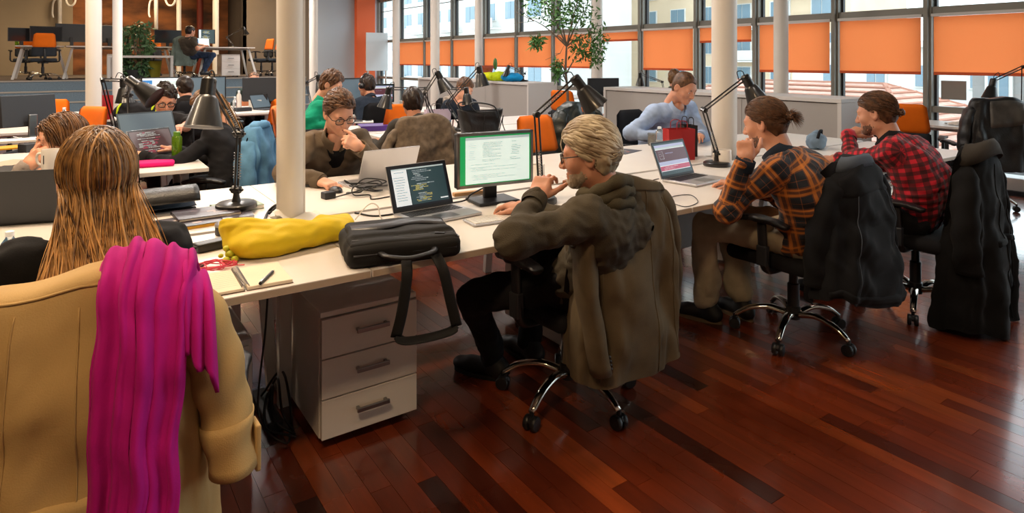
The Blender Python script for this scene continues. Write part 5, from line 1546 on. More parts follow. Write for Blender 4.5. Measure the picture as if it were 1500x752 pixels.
patch(tc, 'belt_loop', 'trench', 0.47, 0.59, PI * 1.17, PI * 1.20, 0.018, (5, 5))
for a_, f0_, da_ in ((PI * 1.30, 0.12, 0.12), (PI * 1.5, 0.06, 0.0), (PI * 1.42, 0.05, -0.02)): seam(tc, 'trench', a_, f0_, 0.49 if a_ < PI * 1.5 else 0.95, 0.0018, da_)
seam(tc, 'trench', PI * 1.36, 0.56, 0.98, 0.002); seam(tc, 'trench', PI * 1.05, 0.012, 0.02, 0.003, PI * 0.9)
ob('cuff_strap', MB().box((0.322, -0.07, 0.60), (0.012, 0.05, 0.1), rz=0.2), 'trench', tc, bevel=0.004)

def scarf():
    t = thing('scarf', 'magenta scarf draped over the right shoulder of the trench coat', 'scarf', (0.03, 1.60, 0), -0.16)
    path = curve_pts([(0, 0.12, 0.78), (0, 0.085, 0.93), (0, 0.06, 1.0), (0, 0.0, 1.03), (0, -0.085, 1.0), (0, -0.135, 0.92), (0, -0.168, 0.75), (0, -0.185, 0.55), (0, -0.19, 0.34), (0, -0.19, 0.22)], 9)
    n, m = len(path), 90; V = []
    g = np.random.default_rng(5)
    ph = g.uniform(0, 6.28, 6)
    for i, p in enumerate(path):
        f = i / (n - 1); tg = (path[min(i + 1, n - 1)] - path[max(i - 1, 0)]).normalized(); nr = Vector((0, -tg.z, tg.y))
        if nr.y > 0 and f > 0.4: nr = -nr
        if f <= 0.4 and nr.z < 0: nr = -nr
        x0, x1 = 0.02 + 0.012 * math.sin(3 * f), 0.205 - 0.03 * f + 0.01 * math.sin(5 * f)
        for j in range(m):
            c = j / (m - 1)
            am = 0.012 + 0.014 * f
            w = abs(math.sin(c * 15 + ph[0] + 1.2 * f)) ** 0.7 * 0.9 + 0.6 * math.sin(c * 9 + ph[1] - 2.0 * f) + 0.35 * math.sin(c * 31 + ph[2] + 4 * f)
            ed = min(1, c * 12, (1 - c) * 12)
            q = p + nr * (am * w * (0.4 + 0.6 * ed) - 0.012 * (1 - ed))
            V.append((x0 + (x1 - x0) * c + 0.004 * math.sin(c * 20 + 6 * f), q.y, q.z - (0.035 * max(0, c - 0.75) * 4 * min(1, 1) if f > 0.2 else 0.03 * max(0, c - 0.75) * 4)))
    V = np.array(V); wv = wavy(3, 0.06, 0.0035, 7, (1, 1, 0.5)); V[:, 1] += wv(V); V[:, 0] += wavy(4, 0.15, 0.003)(V)
    Q = [(i * m + j, i * m + j + 1, (i + 1) * m + j + 1, (i + 1) * m + j) for i in range(n - 1) for j in range(m - 1)]
    o = np_mesh('main_fall', np.array(V), np.array(Q), 'scarf_pink', t); md = o.modifiers.new('thickness', 'SOLIDIFY'); md.thickness = 0.008; md.offset = 0
    # the second, shorter end beside the sleeve
    V = []; path = curve_pts([(0, 0.07, 0.93), (0, 0.02, 1.0), (0, -0.06, 0.985), (0, -0.11, 0.92), (0, -0.135, 0.84)], 8); n, m = len(path), 30
    for i, p in enumerate(path):
        f = i / (n - 1)
        for j in range(m):
            c = j / (m - 1); V.append((0.175 + 0.055 * c + 0.015 * f, p.y - 0.012 * math.sin(c * 14 + f * 3) - 0.012, p.z + 0.012 * math.sin(c * 9 + f) - 0.075 * c * c))
    Q = [(i * m + j, i * m + j + 1, (i + 1) * m + j + 1, (i + 1) * m + j) for i in range(n - 1) for j in range(m - 1)]
    o = np_mesh('short_fall', np.array(V), np.array(Q), 'scarf_pink', t); md = o.modifiers.new('thickness', 'SOLIDIFY'); md.thickness = 0.008; md.offset = 0
scarf()

bz = coat('blazer', 'olive brown blazer hung over the chair of the grey haired man', 'jacket', (1.785, 1.855), -0.06, 'blazer', 0.985, 0.73, (0.195, 0.25), (0.05, 0.115), 0.02, 8, 0.05, n_f=(2, 3, 4), hem=0.015, yc=-0.02, taper=0.55,
     sleeves=[dict(path=[(-0.16, -0.03, 0.93), (-0.22, -0.07, 0.80), (-0.23, -0.095, 0.58), (-0.185, -0.11, 0.30)], r=(0.07, 0.055), flat=0.7, wr=0.8, buttons=[(-0.160, -0.147, 0.32), (-0.163, -0.148, 0.335), (-0.166, -0.149, 0.35), (-0.169, -0.149, 0.365)]), dict(path=[(0.165, -0.02, 0.93), (0.235, -0.01, 0.80), (0.265, 0.0, 0.6), (0.27, 0.01, 0.42)], r=(0.068, 0.055), flat=0.7, wr=0.8)])
seam(bz, 'blazer', PI * 1.52, 0.02, 0.99, 0.003, 0.03); seam(bz, 'blazer', PI * 1.70, 0.1, 0.97, 0.002, 0.05); seam(bz, 'blazer', PI * 1.33, 0.1, 0.97, 0.002, -0.05)
patch(bz, 'back_yoke', 'blazer', 0.0, lambda j: 0.05 + 0.02 * math.sin(PI * j), PI * 1.15, PI * 1.85, 0.006)
dj = coat('dark_jacket', 'charcoal denim jacket hung over the chair of the plaid shirt man', 'jacket', (3.14, 1.66), 0.0, 'dark_denim', 0.965, 0.66, (0.19, 0.265), (0.05, 0.14), 0.02, 12, 0.09, n_f=(2, 3, 5), hem=0.04, collar=(0.10, 0.035, 0.05), collar_mat='collar_blue',
     sleeves=[dict(path=[(0.165, -0.01, 0.90), (0.235, -0.01, 0.76), (0.27, -0.02, 0.56), (0.24, -0.03, 0.40)], r=(0.07, 0.06), flat=0.75), dict(path=[(-0.155, 0.0, 0.88), (-0.225, 0.0, 0.74), (-0.25, 0.02, 0.55), (-0.24, 0.03, 0.38)], r=(0.07, 0.06), flat=0.8)])
oc_ = coat('overcoat', 'long black hooded coat hung over the chair of the red shirt man, reaching the floor', 'coat', (4.06, 1.475), 0.0, 'overcoat', 0.98, 0.955, (0.16, 0.29), (0.05, 0.13), 0.022, 21, 0.10, n_f=(2, 4, 5), hem=0.02, taper=0.9, collar=(0.12, 0.05, 0.07), collar_mat='hood_lining',
     sleeves=[dict(path=[(0.15, -0.01, 0.88), (0.22, -0.02, 0.72), (0.27, -0.03, 0.5), (0.285, -0.03, 0.33)], r=(0.07, 0.055), flat=0.7), dict(path=[(-0.14, -0.02, 0.88), (-0.2, -0.04, 0.7), (-0.23, -0.05, 0.5), (-0.22, -0.06, 0.33)], r=(0.075, 0.065), flat=0.8)])
patch(dj, 'back_yoke', 'dark_denim', 0.01, lambda j: 0.20 + 0.03 * math.sin(PI * j), PI * 1.08, PI * 1.92, 0.006)
for a_, d_ in ((PI * 1.36, -0.10), (PI * 1.64, 0.10), (PI * 1.8, 0.05)): seam(dj, 'collar_blue', a_, 0.2, 0.98, 0.0022, d_)
patch(dj, 'waistband', 'dark_denim', 0.92, 0.985, PI * 1.02, PI * 1.98, 0.006, (5, 60))
for a_, d_ in ((PI * 1.5, 0.0), (PI * 1.68, 0.04)): seam(oc_, 'overcoat', a_, 0.1, 0.98, 0.003, d_)
patch(oc_, 'half_belt', 'overcoat', 0.50, 0.54, PI * 1.45, PI * 1.75, 0.010, (5, 20))
coat('fleece_jacket', 'grey brown woolly jacket on the chair in the middle of the second desk row', 'jacket', (2.255, 4.50), -0.1, 'fleece', 1.015, 0.64, (0.22, 0.27), (0.05, 0.12), 0.016, 31, 0.05, n_f=(2, 3, 5),
     sleeves=[dict(path=[(-0.18, 0, 0.92), (-0.26, 0.0, 0.82), (-0.31, 0.0, 0.70), (-0.33, 0.0, 0.62)], r=(0.07, 0.055)), dict(path=[(0.18, 0.0, 0.92), (0.26, 0.0, 0.82), (0.3, 0.0, 0.72), (0.31, 0.0, 0.64)], r=(0.065, 0.05))])
coat('denim_jacket', 'washed light blue denim jacket on the chair left of the near column', 'jacket', (1.075, 4.745), 1.0, 'denim_blue', 0.995, 0.55, (0.18, 0.235), (0.05, 0.10), 0.032, 41, 0.06, n_f=(2, 3, 5), hem=0.03, collar=(0.09, 0.03, 0.05),
     sleeves=[dict(path=[(-0.16, 0, 0.90), (-0.23, -0.03, 0.78), (-0.25, -0.05, 0.6), (-0.24, -0.05, 0.46)], r=(0.06, 0.05)), dict(path=[(0.16, 0.0, 0.90), (0.23, -0.03, 0.78), (0.25, -0.05, 0.62), (0.25, -0.06, 0.5)], r=(0.06, 0.05))])
lj = coat('leather_jacket', 'black leather jacket on a chair by the window at the right edge', 'jacket', (7.03, 2.37), -0.75, 'leather', 1.09, 0.68, (0.23, 0.29), (0.06, 0.11), 0.02, 51, 0.03, n_f=(2, 3, 5),
     sleeves=[dict(path=[(-0.2, 0, 1.02), (-0.26, -0.02, 0.87), (-0.29, -0.03, 0.70), (-0.29, -0.04, 0.58)], r=(0.075, 0.06)), dict(path=[(0.2, 0, 1.02), (0.26, -0.02, 0.87), (0.28, -0.03, 0.68), (0.28, -0.04, 0.5)], r=(0.075, 0.06))])
patch(lj, 'folded_front', mat('worn grey leather', '4a4742', rough=0.4, var=0.3, vscale=12), 0.03, lambda j: 0.42 - 0.12 * j, PI * 1.45, PI * 1.72, 0.02)
p = (3.964,4.920,0.953)
gj = coat('leather_jacket', 'dark green leather jacket around the shoulders of an orange chair beside the low cabinet', 'jacket', (p[0], p[1] - 0.2), 0.1, 'leather_green', 1.03, 0.2, (0.23, 0.27), (0.07, 0.1), 0.015, 61, 0.05, n_f=(2, 3, 5),
     sleeves=[dict(path=[(-0.2, -0.03, 0.97), (-0.26, -0.05, 0.85), (-0.27, -0.07, 0.7), (-0.26, -0.07, 0.55)], r=(0.085, 0.07)), dict(path=[(0.2, -0.03, 0.97), (0.26, -0.05, 0.85), (0.27, -0.07, 0.7), (0.26, -0.07, 0.52)], r=(0.085, 0.07))])
coat('blanket', 'grey striped knitted blanket over the chair of the woman in navy', 'blanket', (4.12, 7.22), PI, 'blanket', 1.0, 0.5, (0.2, 0.26), (0.07, 0.12), 0.02, 71, 0.05)
coat('hoodie', 'grey green jacket on the stage chair of the man at the code screen', 'jacket', (2.220,16.918,1.633)[:2], -0.3, 'stage_hood', 0.98, 0.68, (0.2, 0.26), (0.06, 0.12), 0.02, 81, 0.05,
     sleeves=[dict(path=[(0.17, 0, 0.9), (0.25, -0.03, 0.76), (0.27, -0.04, 0.6), (0.26, -0.04, 0.35)], r=(0.065, 0.055))]).location.z = 1.0
dup(ch, ((2.220,16.918,1.633)[0] + 0.06, (2.220,16.918,1.633)[1] + 0.2, 1.0), -0.3, 'swivel chair on the stage with the grey green jacket')

# ================================================================ PEOPLE
R_ = math.radians
bl, Mw, hm, *_ = person('woman with long blonde hair and black top seen from behind, sitting at the near desk', (0.063,2.020,1.122), (0.07, 1.80, 0.56), 0.0, (0.05, 0.22), dict(L=dict(at=(-0.06, 2.22, 0.78), pole=(-0.6, -0.3, -1)), R=dict(at=(0.16, 2.22, 0.78), pole=(0.3, -0.3, -1))),
    dict(top='black_cloth', seed=5, no_collar=True, thick=0.004), hair=dict(mat='hair_blonde', cap=False), skin='skin_pale', female=True, sh_w=0.145, girth=0.88, back=0.02, neck_tilt=0.25, hoist=0.03)
long_hair(bl, hm, 'hair_blonde', 2600, 0.60, 3, 0.12, 0.14, w0=0.0023, bodyback=0.235, under=(((0, -0.05, -0.12), (0.075, 0.04, 0.09)),))
mw, Mw, hm, *_ = person('woman drinking from a white mug, brown hair and grey white sleeve', (-0.035,3.968,1.034), (0.10, 4.18, 0.55), PI - 0.2, (-1.15, 0.1), dict(R=dict(at=(-0.165,3.899,0.925), pole=(-0.6, -0.5, -0.6), dir=(0.45, -0.3, 0.45), back=(-0.6, -0.6, 0.2), curl=(0.9, 1.0, 0.6)), L=dict(at=(0.15, 3.6, 0.78))),
    dict(top='pink_grey_knit', seed=15), hair=dict(mat='hair_light_brown', cap=False), skin='skin_pale', female=True, sh_w=0.16, girth=0.9, lod=0.8)
long_hair(mw, hm, 'hair_light_brown', 800, 0.34, 8, 0.08, 0.05, w0=0.0028)
person('man with black glasses and quiff in a black tee, facing the camera behind the laptops', (0.679,6.207,1.091), (0.76, 6.42, 0.56), PI, (0.0, 0.35), dict(L=dict(at=(0.725,5.751,0.890), pole=(1, 0, -0.8)), R=dict(at=(0.554,5.808,0.895), pole=(-1, 0, -0.8))),
    dict(top='dark_tee', seed=25, vneck=0.05, no_collar=True), hair=dict(mat='hair_black', top=0.035, thick=0.012, seed=6, amp=0.008, wl=0.03), glasses=True, lod=0.7, short=True)
person('dark haired man seen from behind facing a blue white screen below the stage', (1.153,8.672,1.102), (*(1.152,8.552,0.927)[:2], 0.56), 0.1, (0.2, 0.1), None, dict(top='dark_tee', seed=35), hair=dict(mat='hair_black', seed=9, thick=0.02), lod=0.5)
pw, Mw, hm, *_ = person('woman in black with a blonde ponytail bent over the desk behind the big lamp shade', (0.833,5.154,1.090), (0.93, 4.88, 0.56), 1.0, (0.1, 0.45), dict(L=dict(at=(0.42, 5.05, 0.78), pole=(0, -1, -0.8)), R=dict(at=(0.62, 5.3, 0.78), pole=(1, 0.5, -0.8))),
    dict(top='black_cloth', seed=45), hair=dict(mat='hair_light_brown', thick=0.014, seed=12), female=True, skin='skin_pale', lod=0.6, sh_w=0.165)
hb = MB(); g_ = np.random.default_rng(5); tn = []
for k in range(160):
    a = g_.normal(size=3) * 0.012; s = g_.normal() * 0.03
    P_ = [Vector(hm @ Vector((0, -0.105, 0.03))) + Vector(a)]
    for i in range(1, 10): P_.append(P_[0] + Vector((0.035 * math.sin(i / 5) + s * i / 10 + a[0] * i * 0.3, -0.05 * math.sin(i / 6) + a[1] * i * 0.3, 0.01 - 0.031 * i)))
    hb.tube(P_, [0.003] * 8 + [0.002, 0.0005], 3); tn += [g_.random()] * 30
o = ob('ponytail', hb, 'hair_blonde', pw, True); a_ = o.data.attributes.new('tone', 'FLOAT', 'POINT'); a_.data.foreach_set('value', tn)
person('man in a grey tee on the stage looking at a green code screen', (2.335,16.596,2.091), (*(2.392,16.800,1.553)[:2], 1.56), -0.9, (-0.2, 0.1), dict(R=dict(at=(2.609,16.408,1.742)), L=dict(at=(2.755,17.036,1.754))), dict(top='grey_tee', seed=55, legs='jeans'), hair=dict(mat='hair_black', seed=13), lod=0.4, short=True, legs=dict(L=(2.679,16.845,1.179), R=(2.583,16.426,1.170)))
person('balding person mostly hidden behind two dark monitors below the stage', (2.344,10.402,1.126), (*(2.433,10.705,0.868)[:2], 0.56), PI, (0, 0.4), None, dict(top='dark_green', seed=65), hair=dict(mat='hair_brown', line=(1.1, 0.03, 0.075), thick=0.004, top=0.0), lod=0.4, scale=0.97)
person('man in a green sweater in profile at the second desk row', (2.067,6.042,1.199), (*(1.955,6.058,0.840)[:2], 0.56), -1.95, (-0.35, 0.4), dict(R=dict(at=(1.942,5.824,0.828), pole=(-0.5, -0.5, -1)), L=dict(at=(2.160,6.039,0.817))), dict(top='green_sweater', seed=75), hair=dict(mat='hair_brown', seed=17, top=0.02, amp=0.006, thick=0.018), skin='skin_pale', lod=0.6)
nv, Mw, hm, *_ = person('man in a navy tee with headphones, seen from behind in the third row', (2.931,7.329,1.130), (*(2.836,7.030,0.829)[:2], 0.56), 0.15, (0.3, 0.1), dict(L=dict(at=(2.754,7.511,0.800), pole=(-1, -0.2, -0.6)), R=dict(at=(3.166,7.410,0.805))), dict(top='navy_shirt', seed=85), hair=dict(mat='hair_black', seed=19, thick=0.01), lod=0.5, short=True)
hp = MB().tube([(0.092 * math.cos(a), -0.01, 0.02 + 0.125 * math.sin(a)) for a in [PI * i / 14 for i in range(15)]], 0.007, 6)
for s in (-1, 1): hp.cyl((s * 0.082, -0.01, -0.005), (s * 0.108, -0.01, -0.005), 0.034, n=14)
ob('headphones', hp.xf(hm), 'black_plastic', nv, True)
person('man in a brown zip cardigan with glasses, chin on his hand over a silver laptop', (1.342,3.786,1.116), (1.42, 4.14, 0.56), PI, (0.05, 0.42, 0.06), dict(L=dict(at=(1.376,3.544,0.935), pole=(0.9, 0.1, -1), dir=(-0.8, 0.1, 0.5), back=(0.3, -0.9, 0.35), curl=(1.0, 1.2, 0.8)), R=dict(at=(1.134,3.492,0.773), pole=(-1, 0.2, -0.2), dir=(0.35, -0.9, -0.12), back=(0, -0.15, 1), curl=(0.35, 0.5, 0.4))),
    dict(top='brown_cardigan', seed=95, vneck=0.05, inner='black_cloth', collar_h=0.06, thick=0.006), hair=dict(mat='hair_brown', seed=23, top=0.022, thick=0.012, amp=0.002, wl=0.05, strands=1500, clumps=300, length=0.06, line=(1.1, 0.08, 0.082), **{'from': (-0.05, 0.13, 0.05)}), skin='skin_pale', glasses=True, back=0.07)
person('short haired man seen from behind above the grey brown fleece jacket', (2.415,5.014,1.073), (2.34, 4.86, 0.56), -0.05, (-0.15, 0.15), None, dict(top='hood_lining', seed=105), hair=dict(mat='hair_black', seed=29, thick=0.014, top=0.012), lod=0.6, skin='skin_tan')
wn_, Mw, hm, *_ = person('woman in a navy top looking down before the low cabinet, hair pinned up', (3.797,6.491,1.099), (3.98, 6.88, 0.56), PI, (0.2, 0.5), None, dict(top='navy_shirt', seed=115, no_collar=True), hair=dict(mat='hair_brown', seed=31, thick=0.014), female=True, skin='skin_pale', lod=0.5)
gm, Mw, hm, H, sp, rt = person('grey haired man with glasses and olive scarf, hand at his chin, facing the monitor', (1.660,1.892,1.070), (1.74, 1.99, 0.56), 0.3, (0.45, 0.12), dict(L=dict(at=(1.445,1.944,0.915), pole=(-1.0, 0.25, -0.1), dir=(0.48, 0.22, 0.62), back=(-0.75, -0.4, 0.5), curl=(0.55, 0.7, 0.5), thumb=0.5), R=dict(at=(1.665,2.326,0.783), pole=(0.8, 0.1, -1), dir=(-0.35, 0.9, 0.0), back=(0, 0, 1), curl=(0.3, 0.4, 0.3))),
    dict(top='olive_knit', seed=125, legs='black_cloth', thick=0.006, no_collar=True), hair=dict(mat='hair_grey', seed=37, top=0.02, thick=0.016, amp=0.003, wl=0.045, strands=2600, clumps=420, length=0.10, lock=0.0012, nape=-0.085), glasses=True, beard=('beard', 0.0006), back=0.06, legs=dict(L=(1.58, 2.46, 0.095), R=(1.82, 2.5, 0.095), poleL=(-1.0, 0.35, 0.7), toeL=(-0.5, 0.85, 0)))
sc_ = MB()
nb = sp(0.97)
for k, (r, z, tl) in enumerate(((0.088, 0.0, 0.25), (0.083, 0.03, 0.32), (0.092, -0.03, 0.18))):
    sc_.tube([(nb.x + r * math.cos(a), nb.y + 0.012 + r * 1.02 * math.sin(a), nb.z + z + 0.012 - tl * 0.12 * math.sin(a) + 0.006 * math.sin(3 * a + k)) for a in [2 * PI * i / 36 for i in range(37)]], [0.026 + 0.005 * math.sin(i * 1.3 + k) for i in range(37)], 10)
ob('scarf', sc_, 'grey_scarf', gm, True)
person('man in a light blue shirt reading with his head bowed before the low cabinet', (4.368,3.732,1.199), (4.5, 4.18, 0.56), PI - 0.1, (0.1, 0.5), dict(R=dict(at=(4.104,3.732,0.794), pole=(-1, 0.3, -0.6)), L=dict(at=(4.273,3.494,0.806), pole=(1, 0.3, -0.6))), dict(top='blue_shirt', seed=135, thick=0.006, collar_h=0.04), hair=dict(mat='hair_brown', seed=41, thick=0.008, top=0.004, amp=0.001, line=(1.1, 0.075, 0.08)), skin='skin', lod=0.8, scale=1.06)
person('fair haired man in dark green seen from behind over the low cabinet', (6.966,6.133,1.173), (7.0, 6.0, 0.56), -0.9, (0, 0), None, dict(top='dark_green', seed=145), hair=dict(mat='hair_light_brown', seed=43), lod=0.4)
op, Mw, hm, *_ = person('man in an orange and navy plaid shirt with a hair bun, hand at his mouth', (2.916,1.976,1.117), (3.08, 1.86, 0.56), 0.12, (0.12, 0.22), dict(L=dict(at=(2.637,1.888,0.959), pole=(-0.6, 0.6, -1), dir=(0.15, 0.15, 0.9), back=(-0.8, -0.5, 0.1), curl=(0.9, 1.2, 0.8)), R=dict(at=(2.990,2.192,0.770), pole=(0.9, -0.2, -0.8), dir=(-0.45, 0.85, -0.05), back=(0, 0, 1))),
    dict(top='plaid_orange', seed=155, pattern=True, legs='khaki', flare=0.02, collar_mat='navy_shirt', cuff_mat='navy_shirt', thick=0.008, sole='sole_tan'), hair=dict(mat='hair_brown', seed=47, thick=0.010, top=0.004, amp=0.002, line=(1.05, 0.07, 0.062), strands=1500, length=0.09), skin='skin', beard=('beard_dark', 0.0016), back=0.10, legs=dict(L=(2.893,2.319,0.144), R=(3.091,2.244,0.152), poleL=(-0.5, 0.4, 0.9), poleR=(-0.2, 0.5, 0.9), toeL=(-0.3, 0.9, 0)))
bun(op, hm, 'hair_brown', c=(0.0, -0.13, 0.012), r=0.03)
rp, Mw, hm, *_ = person('man in a red and black checked shirt with a low bun, chin on his hand', (3.939,1.928,1.121), (4.0, 1.74, 0.56), 0.1, (0.1, 0.2), dict(L=dict(at=(4.065,2.157,0.961), pole=(-0.2, 0.9, -1), dir=(0.72, -0.3, 0.35), back=(-0.3, -0.1, 0.9), curl=(0.7, 0.9, 0.6)), R=dict(at=(4.2, 2.3, 0.78), pole=(0.9, -0.2, -0.8))),
    dict(top='plaid_red', seed=165, pattern=True, legs='black_cloth', collar_mat='black_cloth', cuff_mat='plaid_red', thick=0.006), hair=dict(mat='hair_brown', seed=53, thick=0.010, top=0.004, amp=0.002, line=(1.05, 0.07, 0.062), strands=1000, length=0.09), skin='skin', beard=('beard_dark', 0.0016), back=0.10)
bun(rp, hm, 'hair_brown', c=(0.0, -0.125, -0.015), r=0.026, tail=False)

# ================================================================ THINGS ON THE NEAR DESKS
laptop('open silver laptop with a dark code screen in front of the grey haired man', (1.36, 2.56), 0.10, 0.325, 0.225, 20, 'code', hgt=0.215)
laptop('open silver laptop with a web page, used by the plaid shirt man', (2.97, 2.46), 0.12, 0.33, 0.225, 22, 'page')
laptop('open silver laptop seen from its back, before the man in the brown cardigan', (1.42, 3.43), PI + 0.10, 0.34, 0.23, 22, 'blank', hgt=0.225)
laptop('dark grey laptop back in front of the woman with the mug', (-0.096,3.524,0.731)[:2], PI - 0.28, 0.36, 0.24, 8, 'blank', body='dark_plastic', lid='dark_plastic', hgt=0.225)
monitor('monitor with a green framed web page in front of the grey haired man', (1.72, 2.68), -0.10, 0.415, 0.262, lift=0.085, kind='web', frame='steel')
t = thing('keyboard', 'slim white aluminium keyboard on the near desk edge', 'keyboard', (1.535, 2.345, 0.74), -0.08)
ob('tray', MB().box((0, 0, 0.006), (0.28, 0.115, 0.009)), 'aluminium', t, bevel=0.003)
kk = MB()
for r in range(5):
    for c in range(14): kk.box((-0.131 + 0.262 * (c + 0.5) / 14, -0.05 + 0.1 * (r + 0.5) / 5, 0.012), (0.0165, 0.0175, 0.004))
stuff(ob('keys', kk, 'white_ceramic', t))
def mouse(label, loc, rz, m):
    t = thing('mouse', label, 'mouse', (loc[0], loc[1], 0.74), rz)
    v, q = sdf([EL((0, 0, 0.008), (0.031, 0.055, 0.022), k=0.01)], 0.005, post=lambda Fv, P: np.maximum(Fv, 0.0005 - P[:, 2]))
    np_mesh('shell', v, q, m, t); ob('wheel', MB().cyl((-0.004, 0.03, 0.025), (0.004, 0.03, 0.025), 0.007, n=10), 'dark_plastic', t)
mouse('white mouse under the hand of the grey haired man', (1.675,2.488,0.745), 0.3, 'white_ceramic'); mouse('black mouse under the hand of the cardigan man', (1.162,3.331,0.745), PI, 'black_plastic')

def yellow_bag():
    t = thing('pencil_bag', 'bright yellow soft zip bag lying on the near desk beside the briefcase', 'bag', (0.675, 2.455, 0.74), 0.02); t.scale = (1, 1, 0.84)
    w = wavy(5, 0.2, 0.006, 6); w2 = wavy(6, 0.06, 0.0025, 6)
    P = [EL((-0.10, -0.03, 0.055), (0.13, 0.095, 0.062), k=0.06), EL((0.06, -0.01, 0.05), (0.17, 0.09, 0.055), k=0.07), BX((0.19, 0.02, 0.05), (0.07, 0.065, 0.045), None, 0.03, k=0.06), BX((-0.19, 0.02, 0.075), (0.03, 0.03, 0.05), None, 0.02, k=0.07), C((-0.2, 0.02, 0.125), (-0.03, 0.03, 0.095), 0.012, 0.02, 0.07)]
    v, q = sdf(P, 0.006, disp=lambda p: w(p) + w2(p), post=lambda Fv, p: np.maximum(Fv, 0.0008 - p[:, 2]))
    np_mesh('body', v, q, fabric('yellow nylon', 'd2b61c', var=0.08, rough=0.6), t)
    ob('zip', MB().tube([(-0.2 + 0.021 * i, -0.0 + 0.02 * math.sin(i * 0.35), 0.128 - 0.0022 * i + 0.002 * math.sin(i)) for i in range(20)], 0.003, 5), mat('olive zip', '8c7a1a', rough=0.6), t, True)
    kb = MB()
    for c, r in (((-0.215, -0.055, 0.03), 0.017), ((-0.232, -0.075, 0.014), 0.013), ((-0.205, -0.08, 0.014), 0.013), ((-0.225, -0.045, 0.052), 0.012), ((-0.245, -0.055, 0.028), 0.009)): kb.ball(c, r, 10)
    ob('charm', kb, mat('lime rubber', 'b5b81f', rough=0.5), t, True)
yellow_bag()

def briefcase():
    t = thing('briefcase', 'black laptop briefcase lying on the near desk edge, its shoulder strap hanging down', 'bag', (0.985, 2.155, 0.74), -0.25); t.scale = (0.98, 0.98, 0.80)
    m = fabric('black nylon', '1d1c1b', var=0.15, rough=0.7)
    w = wavy(9, 0.1, 0.003, 5)
    v, q = sdf([BX((0, 0, 0.052), (0.205, 0.15, 0.05), None, 0.035)], 0.008, disp=w, post=lambda F_, p: np.maximum(F_, 0.001 - p[:, 2])); np_mesh('body', v, q, m, t)
    v, q = sdf([BX((0.0, 0.03, 0.098), (0.185, 0.11, 0.022), None, 0.02), BX((0.0, -0.06, 0.088), (0.195, 0.075, 0.018), None, 0.016, k=0.01)], 0.007, disp=w); np_mesh('front_pocket', v, q, m, t)
    ob('flap', MB().loft([[(x, 0.03 + dy * 1.4 + 0.02 * math.sin(3 * x * 7), 0.128 + z - 0.35 * x * x) for x in [-0.17 + 0.34 * i / 16 for i in range(17)]] for dy, z in ((-0.025, -0.004), (-0.02, 0.004), (0.02, 0.004), (0.028, -0.006))], closed=False), mat('black rubber trim', '26262a', rough=0.35), t, True)
    for y, z in ((-0.095, 0.102), (-0.118, 0.075), (-0.147, 0.056)): ob('zip', MB().tube([(-0.18 + 0.036 * i, y, z) for i in range(11)], 0.005, 6), 'dark_plastic', t, True)
    for i in range(3): ob('seam', MB().tube([(-0.13 + 0.026 * j, -0.07 - 0.012 * i, 0.107 - 0.001 * i) for j in range(11)], 0.002, 5), 'dark_plastic', t, True)
    ob('handle', MB().tube(curve_pts([(-0.09, -0.148, 0.06), (-0.07, -0.19, 0.058), (0.0, -0.208, 0.05), (0.08, -0.19, 0.058), (0.1, -0.148, 0.06)], 6), 0.012, 10, flat=0.7), 'black_plastic', t, True)
    ob('zip_pull', MB().box((0.13, -0.1, 0.107), (0.035, 0.012, 0.004), rz=-0.4), 'dark_plastic', t)
    ob('strap_ring', MB().box((0.205, -0.06, 0.06), (0.012, 0.03, 0.035)), 'steel', t, bevel=0.003)
    rg = []
    L = [(-0.005, -0.165, 0.035), (-0.012, -0.215, -0.02), (-0.03, -0.225, -0.16), (-0.05, -0.22, -0.265)]
    Rr = [(0.10, -0.16, 0.035), (0.115, -0.215, -0.02), (0.135, -0.235, -0.14), (0.155, -0.24, -0.245)]
    for P in (L, Rr): ob('strap', MB().tube(curve_pts(P, 6), 0.019, 8, hint=(0, 1, 0), flat=0.14), m, t, True)
    ob('shoulder_pad', MB().tube(curve_pts([(-0.05, -0.22, -0.262), (-0.02, -0.235, -0.278), (0.06, -0.24, -0.275), (0.13, -0.242, -0.262), (0.155, -0.24, -0.243)], 5), [0.02] * 2 + [0.03] * 17 + [0.02] * 2, 8, hint=(0, 0, 1), flat=0.22), m, t, True)
briefcase()

t = thing('notebook', 'open spiral notebook with cream pages at the corner of the near desk', 'notebook', (0.445, 2.16, 0.74), -0.04)
for s in (-1, 1):
    lg_ = ob('page_block', MB().box((s * 0.071, 0, 0.006), (0.132, 0.205, 0.009 if s < 0 else 0.012)), 'cream_paper', t, bevel=0.002)
    ob('cover', MB().box((s * 0.071, 0, 0.0012), (0.136, 0.209, 0.002)), mat('brown card', '6b5340', rough=0.7) if s < 0 else bpy.data.materials['brown card'], t)
ln = MB()
for i in range(9): ln.box((-0.071, 0.08 - 0.018 * i, 0.0107), (0.11, 0.0012, 0.0002))
ob('ruled_lines', ln, mat('ruled line', 'b9b0a6', rough=0.8), t)
for i in range(20): ob('spiral_ring', MB().tube([(0.011 * math.cos(a), -0.095 + 0.01 * i, 0.012 + 0.009 * math.sin(a)) for a in [2 * PI * j / 10 for j in range(11)]], 0.0013, 5), 'steel', t, True)
t = thing('pen', 'black and silver pen lying on the open notebook', 'pen', (0.513,2.103,0.757), 1.0)
ob('barrel', MB().cyl((-0.06, 0, 0), (0.05, 0, 0), 0.005, n=10), 'black_plastic', t); ob('tip', MB().cyl((0.05, 0, 0), (0.065, 0, 0), 0.005, 0.001, n=10), 'steel', t); ob('clip', MB().box((-0.04, 0, 0.006), (0.04, 0.004, 0.002)), 'steel', t)
g_ = np.random.default_rng(3); pts = []
